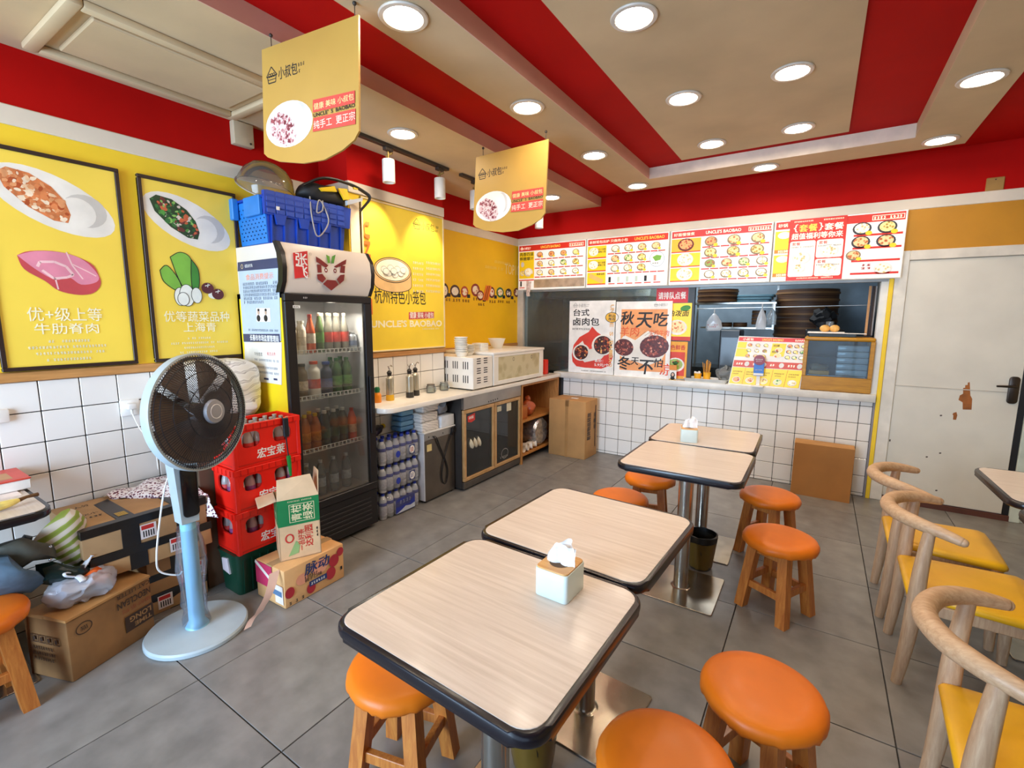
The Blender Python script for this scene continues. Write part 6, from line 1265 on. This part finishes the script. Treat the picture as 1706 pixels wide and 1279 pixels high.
t = T('red_dispenser', 'small red and black gadget where worktop meets the counter ledge', 'gadget', (-2.60, 4.66, .885+.0)); MB().box((-.05, -.05, -.017), (.05, .03, .15), .012, 2).obj('body', mat((226, 48, 24), .4), t); MB().box((.0, .03, -.017), (.045, .052, .11), .008, 2).obj('black_part', BLACK, t)
# cartons by the counter wall
t = carton('tall_carton', 'upright brown carton on the floor in the corner by the shelf unit', (-2.432, 4.50, 0), -.02, (.44, .30, .628), mat((186, 138, 84), .8, 0, .05, 5), seam='Y', tape=mat((170, 124, 72), .5))
MB().box((.20, -.0015, .0), (.235, 0, .62)).obj('tape', mat((174, 128, 76), .4), t)
M = WM[t.name]; p = Print(t, M @ Vector((.4425, 0, 0)), M.to_3x3() @ Vector((0, 1, 0)), (0, 0, 1)); p.k = 3; p.text('易碎物品轻放', .13, .2, .3, .09, INK, bold=.02, rot=PI/2); p.small(.2, .3, .06, .2, INK, 2); p.rect(.24, .1, .02, .46, mat((70, 50, 34), .7)); p.done()
MB().box((.2, .12, .629), (.28, .16, .631)).obj('label', WHITE, t)
t = T('leaning_carton', 'flat brown carton leaning on the tiled counter right of the stools', 'carton', (-.105, 4.615, 0), -.01)
MB().hexa([(0, 0, 0), (.42, 0, 0), (.42, .11, 0), (0, .11, 0), (.0, .06, .44), (.425, .06, .44), (.425, .2, .44), (0, .2, .44)]).jitter(.002, 6).obj('box', mat((164, 112, 58), .85, 0, .04, 5), t); MB().hexa([(-.001, .06, .44), (.426, .06, .44), (.426, .2, .44), (-.001, .2, .44), (-.001, .08, .452), (.42, .08, .446), (.42, .19, .446), (-.001, .19, .452)]).obj('flap', mat((190, 140, 84), .8), t)
# ------------------------------------------------------------------ on the counter ledge
LZ = .885
t = T('steel_tray', 'white enamel tray on the counter ledge holding cups', 'tray', (-.90, YB+.035, LZ)); o1 = rrect(-.2, -.09, .2, .09, .03, 4); n = len(o1)
ys = [(.94, 0), (1, .028), (1.03, .031), (1.03, .034), (.98, .03), (.93, .006)]
MB().faces([(x*s_, y*s_, z) for s_, z in ys for x, y in o1], [(j*n+k, j*n+(k+1) % n, (j+1)*n+(k+1) % n, (j+1)*n+k) for j in range(5) for k in range(n)]+[tuple(range(n))[::-1], tuple(5*n+k for k in range(n))]).obj('tray', mat((226, 224, 216), .3), t)
for i, (x, y, h_, lab) in enumerate(((-.985, YB+.05, .07, 'short yellow cup of white sachets on the enamel tray'), (-.90, YB+.05, .085, 'yellow cup of wooden sticks on the enamel tray'))):
    t = T('yellow_cup', lab, 'cup', (x, y, LZ+.006)); MB().lathe([(.001, 0), (.03, 0), (.036, h_), (.033, h_), (.028, .006), (.001, .006)], 18).obj('cup', mat((236, 170, 30), .4), t)
    for k in range(9):
        a = k*.7; r = .012+.008*(k % 3)
        if i: MB().cyl((r*.6*math.cos(a), r*.6*math.sin(a), .008), (r*1.6*math.cos(a), r*1.6*math.sin(a), .17+.012*(k % 4)), .0035, n=6).obj('stick', mat((222, 158, 74), .6), t)
        else: MB().box((r*math.cos(a)-.006, r*math.sin(a)-.004, .055), (r*math.cos(a)+.006, r*math.sin(a)+.004, .08+.004*(k % 3)), .001).obj('sachet', WHITE, t)
t = T('plastic_bag', 'crumpled clear plastic bag between tray and standing menu on the ledge', 'bag', (-.74, YB+.12, LZ)); b = MB(); b.ball((0, 0, .075), (.08, .07, .08), 18, 12); b.jitter(.04, 16); b.obj('film', glass((190, 194, 194), .3, .08, 'loose_film'), t)
t = T('standing_menu', 'red and yellow price menu board standing on the counter ledge', 'menu board', (-.69, YB-.02, LZ), 0); TL = math.radians(-6)
mb = MB(); mb.hexa([(0, -.02, 0), (.585, -.03, 0), (.585, -.022, 0), (0, -.012, 0), (.06, .02, .455), (.60, .01, .445), (.60, .018, .445), (.06, .028, .455)]).obj('board', mat((240, 232, 220), .35), t)
q0, q1, q3 = Vector((-.69, YB-.04, LZ)), Vector((-.69+.585, YB-.05, LZ)), Vector((-.69+.06, YB, LZ+.455)); p = Print(t, q0, q1-q0, (0, 1, 0)); p.v = (q3-q0)/.455; p.n = p.u.cross(p.v).normalized(); p.k = 4
def B_(x, y): return (x-.06*0, y)
p.rect(.006, .41, .56, .035, MR); p.k += 1; p.text('小叔包', .04, .416, .09, .022, MT, bold=.02); p.text("UNCLE'S BAOBAO", .2, .416, .17, .022, MO, bold=.02); p.small(.46, .418, .09, .016, MT)
p.rect(.006, .345, .075, .055, MY); p.rect(.006, .265, .1, .075, MY); p.rect(.29, .28, .11, .115, MY); p.rect(.006, .01, .565, .155, MY); p.rect(.006, .17, .56, .06, mat((220, 74, 34), .4)); p.k += 1
for k in range(5): p.rect(.006+.113*(k+1)-.002, .01, .003, .155, mat((200, 120, 30), .5)); dish(p, .06+.113*k, .05, .035, k, WHITE, False); p.small(.02+.113*k, .12, .08, .012, INK); p.small(.02+.113*k, .1, .06, .01, INK)
for r in range(3):
    for c in range(3): dish(p, .11+.065*c, .375-.05*r, .019, r*3+c)
    for c in range(3): dish(p, .43+.052*c, .375-.05*r, .02, c+r, POT)
for k in range(2): p.text('招牌', .30, .365-.055*k, .05, .02, INK, bold=.03); dish(p, .35, .335-.05*k, .03, 1, WHITE, False)
for k in range(4): p.small(.03+.14*k, .19, .06, .02, MT); p.ell(.12+.14*k, .2, .02, .022, WHITE)
p.done()
t = T('payment_stand', 'small white stand with a blue card and dark red roundel before the menu', 'stand', (-.437, YB-.075, LZ)); MB().prism(rrect(-.05, -.035, .05, .035, .012, 3), -.0005, .012, .003).obj('foot', WHITE, t); MB().box((-.015, .0, .01), (.015, .008, .12), .002).obj('stem', WHITE, t)
MB().box((-.042, -.006, .10), (.042, 0, .225), .002).obj('card', mat((60, 120, 206), .4), t); m = MB(); m.M = Matrix.Translation((0, -.006, .245)) @ Matrix.Rotation(PI/2, 4, 'X'); m.lathe([(.001, 0), (.046, 0), (.046, .006), (.001, .007)], 28).obj('roundel', mat((140, 44, 60), .4), t)
p = Print(t, (-.437, YB-.0885, LZ), (1, 0, 0), (0, 0, 1)); p.small(-.03, .245, .06, .012, WINK); p.small(-.025, .228, .05, .012, mat('E8C0C8', .5)); p.k = -14; p.rect(-.04, .105, .08, .02, WHITE); p.small(-.03, .15, .06, .01, WHITE); p.done()
t = T('card_stand', 'small leaflet with a portrait standing on the ledge by the orange poster', 'leaflet', (-1.205, YB-.045, LZ)); MB().box((-.035, 0, -.0), (.035, .004, .10)).obj('card', WHITE, t); MB().box((-.035, -.002, .1), (.035, .004, .15)).obj('plant_panel', mat((226, 140, 40), .5), t)
p = Print(t, (-1.205, YB-.0455, LZ), (1, 0, 0), (0, 0, 1)); p.ell(0, .05, .022, .03, INK); p.k += 1; p.ell(0, .055, .012, .017, mat((226, 186, 160), .5)); p.ell(0, .018, .022, .016, INK); p.rect(-.035, 0, .07, .012, mat((206, 160, 60), .5)); p.rect(-.03, .11, .06, .03, YEL); p.done()
t = T('card_stand', 'small pot of green sprig clipped above the leaflet on the ledge', 'sprig', (-1.19, YB-.02, LZ+.15)); MB().ball((0, 0, .02), (.03, .01, .018), 10, 8).jitter(.012, 60).obj('leaves', mat((40, 96, 50), .5), t)
t = T('hanging_cloth', 'small pale cloth hanging at the left corner of the menu boards', 'cloth', (-2.88, YB-.085, 1.86)); MB().grid(lambda u, v: (-.03+.06*u*(1-.3*v), .008*math.sin(u*9), .06-.17*v), 8, 8).jitter(.01, 30).obj('cloth', mat((226, 206, 196), .7, 0, .1, 40), t); MB().cyl((0, .02, .055), (0, -.005, .06), .004, n=8).obj('peg', WHITE, t)
# display case
OC = wood('C8901E', 'A87212', .4, (4, 30, 30)); t = T('display_case', 'ochre-framed glass food display case at the right end of the ledge', 'case', (-.105, YB-.04, LZ)); W_, DD, H_ = .495, .36, .462
MB().box((0, 0, .004), (W_, DD, .125), .004).obj('base', OC, t)
for x in (0, W_-.03):
    for y in (0, DD-.03): MB().box((x, y, .125), (x+.03, y+.03, H_-.03), .003).obj('post', OC, t)
MB().prism([(0, H_-.03), (0, H_-.02), (.02, H_), (W_-.02, H_), (W_, H_-.02), (W_, H_-.03)], 0, .001) if 0 else MB().box((0, 0, H_-.032), (W_, DD, H_), .012, 3).obj('top', OC, t)
MB().box((.03, .01, .125), (W_-.03, .014, H_-.032)).obj('front_glass', glass((226, 236, 240), .05, .02, 'case_glass'), t); MB().box((.008, .03, .125), (.012, DD-.03, H_-.032)).obj('side_glass', glass((226, 236, 240), .05, .02, 'case_glass'), t); MB().box((W_-.012, .03, .125), (W_-.008, DD-.03, H_-.032)).obj('side_glass', glass((226, 236, 240), .05, .02, 'case_glass'), t)
MB().box((.02, .03, .285), (.235, DD-.03, .289)).obj('shelf_glass', glass((226, 236, 240), .1, .02, 'shelf_glass'), t)
MB().box((.04, .05, .126), (W_-.04, DD-.04, .134), .002).obj('tray', CHROME, t); MB().box((.03, DD-.014, .125), (W_-.03, DD-.01, H_-.032)).obj('back_panel', mat((52, 62, 72), .4), t)  # dark back sheet is added, its colour stands in for the dim case inside
t = T('bread_box', 'yellow tub of wrapped bread inside the display case', 'tub', (.02, YB+.08, LZ+.134)); MB().box((-.075, -.06, 0), (.075, .06, .035), .006, 2).obj('tub', mat((226, 160, 30), .4), t); b = MB(); b.ball((0, 0, .055), (.07, .05, .035), 14, 10); b.jitter(.02, 20); b.obj('film', glass((200, 180, 140), .4, .08, 'bread_film'), t)
t = T('plastic_tubs', 'stack of translucent white plastic tubs inside the display case', 'tubs', (.24, YB+.12, LZ+.134))
for k in range(5): MB().box((-.1, -.07, .052*k), (.12, .08, .052*k+.05), .008, 2).obj('tub', glass((222, 234, 244), .75, .06, 'tub_plastic'), t)
t = T('white_tray', 'flat white tray on top of the display case carrying two round buns', 'tray', (.06, YB+.12, LZ+H_)); MB().box((-.14, -.09, .0), (.2, .1, .03), .004).obj('dark_base', mat((34, 46, 50), .4), t); MB().prism(rrect(-.15, -.1, .12, .1, .02, 3), .03, .042, .003).obj('tray', WHITE, t); MB().hexa([(.1, -.1, .03), (.27, -.08, .028), (.27, .06, .028), (.1, .08, .03), (.1, -.1, .034), (.27, -.08, .032), (.27, .06, .032), (.1, .08, .034)]).obj('paper', WHITE, t)
for k, x in enumerate((.035, .105)): b = T('bun', ['round golden bun on the white tray, left one of two', 'round golden bun on the white tray, right one of two'][k], 'bun', (x, YB+.10, LZ+H_+.042), 0, 'buns on the white tray'); MB().ball((0, 0, .03), (.038, .038, .031), 16, 10).obj('bun', mat((232, 178, 96), .5, 0, .08, 20), b)
t = T('clear_cup', 'upturned clear plastic cup behind the two round buns', 'cup', (.07, YB+.17, LZ+H_+.042)); MB().lathe([(.036, 0), (.03, .09), (.001, .092)], 16, caps=False).obj('cup', glass((226, 232, 236), .2), t)
# ------------------------------------------------------------------ kitchen behind the window
kl = bpy.data.lights.new('kitchen_lamp', 'AREA'); kl.size = 1.2; kl.energy = 26; kl.color = (.86, .94, 1)
o = bpy.data.objects.new('kitchen_lamp', kl); COL.objects.link(o); o.location = (-1.3, 5.9, 2.5)
DST = mat((84, 86, 84), .35, .7, .08, 5)
t = T('kitchen_hood', 'grey steel hood and cabinet behind the left part of the service window', 'hood', (-2.4, 5.6, 0)); MB().box((-.6, -.15, 0), (.75, .8, .88), .005).obj('bench', DST, t); MB().box((-.6, .3, .88), (.75, .8, 1.75)).obj('back_box', mat((104, 108, 104), .4, .4), t); MB().hexa([(-.6, -.2, 1.75), (.75, -.2, 1.75), (.75, .8, 1.75), (-.6, .8, 1.75), (-.5, .3, 2.2), (.65, .3, 2.2), (.65, .8, 2.2), (-.5, .8, 2.2)]).obj('canopy', mat((128, 132, 130), .35, .5), t); MB().tube(bez([(-.05, .26, 1.5), (.02, .24, 1.55), (.04, .24, 1.3), (.06, .25, 1.1)], 6), .012, 8).obj('pipe', BLACK, t)
STW = stripes([(.0, (58, 34, 20)), (.5, (104, 66, 36)), (1, (70, 42, 24))], 9, 'Z', (0, 0, 0), .6, .4, 'bamboo_bands')
def steamer(x, y, z, r, h, lab, grp, first=[None]):
    if first[0] is None:
        t = T('bamboo_steamer', lab, 'steamer', (x, y, z), 0, grp); MB().lathe([(.001, 0), (.2, 0), (.2, .09), (.19, .09), (.19, .02), (.001, .02)], 28).obj('ring', STW, t); MB().lathe([(.203, .03), (.206, .03), (.206, .055), (.203, .055)], 28, caps=False).obj('band', mat((120, 84, 48), .6), t); first[0] = t; o = t
    else: o = dup(first[0], (x, y, z), 0, lab, grp)
    o.scale = (r/.2, r/.2, h/.09)
for k in range(3): steamer(-1.05, 6.1, 1.685+.052*k, .22, .05, 'dark bamboo steamer on the kitchen shelf, '+['bottom', 'middle', 'top'][k]+' one of the left stack', 'steamers on the kitchen shelf')
for k in range(4): steamer(-.60+.0*k, 6.1, 1.435+.04*k, .07, .038, 'small bamboo steamer in the short pile under the kitchen shelf, '+ORD[k]+' from bottom', 'small steamers under the kitchen shelf')
for k in range(2): steamer(-.95+.16*k, 6.12, 1.405, .075, .05, 'small bamboo steamer on the lower kitchen shelf, '+['left', 'right'][k]+' of two', 'small steamers on the lower shelf')
for k in range(12): steamer(-.15, 6.3, .9+.077*k, .30, .075, 'large bamboo steamer in the tall kitchen stack, '+ORD[k]+' from the bottom', 'tall stack of large steamers')
t = T('kitchen_shelf', 'steel shelf on the blue-grey kitchen wall with trays and steamers', 'shelf', (0, 0, 0)); MB().box((-1.35, 5.95, 1.665), (-.42, 6.35, 1.683)).obj('upper_board', STEEL, t); MB().box((-1.2, 5.98, 1.385), (-.45, 6.35, 1.403)).obj('lower_board', STEEL, t)
for x in (-1.32, -.45): MB().box((x, 6.30, 1.2), (x+.02, 6.32, 1.95)).obj('post', STEEL, t); MB().box((x, 5.96, 1.38), (x+.02, 5.975, 1.67)).obj('post', STEEL, t)
for x in (-1.32, -.45): MB().box((x, 6.3, .9), (x+.02, 6.32, 1.2)).obj('post', STEEL, t)
t = T('blue_tray', 'grey-blue plastic trays stacked on the upper kitchen shelf', 'trays', (-.66, 6.12, 1.684))
for k in range(3): MB().prism(rrect(-.17, -.12, .17+.02*k, .12, .03, 3), .03*k, .03*k+.026, .006).obj('tray', mat((92, 128, 140), .4), t)
kb_ = MB().box((-1.4, 6.2, 0), (.45, 6.7, .9)).obj('kitchen_bench', DST); tag(kb_, 'dark steel bench along the far kitchen wall', 'bench')
def kbag(x, y, z, w_, h_, lab, m, txt=None):
    t = T('hanging_bag', lab, 'bag', (x, y, z)); o_ = [Vector((a*w_, 0, b_*h_)) for a, b_ in ((-.5, .12), (-.42, .45), (-.2, .72), (-.06, .85), (.06, .85), (.2, .72), (.42, .45), (.5, .12), (.4, 0), (-.4, 0))]
    MB().pillow(o_, (0, 1, 0), w_*.25).jitter(.012, 20).obj('film', m, t); MB().tube([(0, 0, h_*.85), (.0, 0, h_*1.05)], .006, 6).obj('tie', WHITE, t)
    if txt: p = Print(t, (x, y-w_*.24, z), (1, 0, 0), (0, 0, 1)); p.k = 1; p.small(-.3*w_, .26*h_, .6*w_, .05*h_, RINK, 5); p.small(-.2*w_, .17*h_, .4*w_, .05*h_, RINK, 4); p.done()
PB = glass((236, 238, 242), .8, .2, 'hanging_bag_film', .7)
kbag(-.925, 5.25, 1.375, .17, .21, 'white carrier bag with red print hanging behind the window', PB, 1); kbag(-.49, 5.25, 1.395, .1, .24, 'pale plastic bag hanging in the window, left of the clear one', PB); kbag(-.405, 5.28, 1.44, .09, .19, 'clear plastic bag hanging in the window by the shelf end', glass((206, 216, 222), .4, .1, 'clear_bag_film'))
tag(MB().cyl((-1.1, 5.26, 1.6), (.38, 5.26, 1.625), .004, n=8).obj('hanging_rod', STEEL), 'thin steel rod behind the service window carrying bags', 'rod')
for k, (x, c, lab) in enumerate(((.335, (206, 150, 96), 'tan paper strip'), (.36, (60, 40, 36), 'dark brown paper strip'), (.376, (226, 210, 200), 'pale paper strip'))):
    tag(MB().box((x-.012, 5.06+.03*k, 1.36), (x+.006, 5.075+.03*k, 1.78), .002).obj('paper_strip', mat(c, .6)), lab+' hanging inside the right edge of the service window', 'paper')
t = T('dark_plume', 'dark leafy clump behind the buns in the kitchen', 'plant', (.02, 5.7, 1.42)); MB().ball((0, 0, .09), (.10, .07, .09), 18, 12).jitter(.05, 22).obj('leaves', mat((20, 20, 22), .7, 0, .3, 20), t); MB().lathe([(.001, -.02), (.05, -.02), (.06, .05), (.001, .05)], 14).obj('pot', mat((50, 46, 44), .6), t)
tag(MB().box((-.12, 5.55, .9), (.2, 5.85, 1.40), .01).obj('dark_cabinet', mat((26, 28, 32), .5)), 'dark cabinet in the kitchen behind the display case', 'cabinet')
t = T('kitchen_appliance', 'tall dark appliance in the kitchen left of the standing menu', 'appliance', (-.80, 5.5, 0)); MB().box((-.1, 0, 0), (.1, .3, 1.38), .01).obj('case', mat((34, 30, 30), .4), t); MB().box((-.08, -.003, 1.0), (.08, 0, 1.3)).obj('door', mat((20, 18, 18), .25), t)
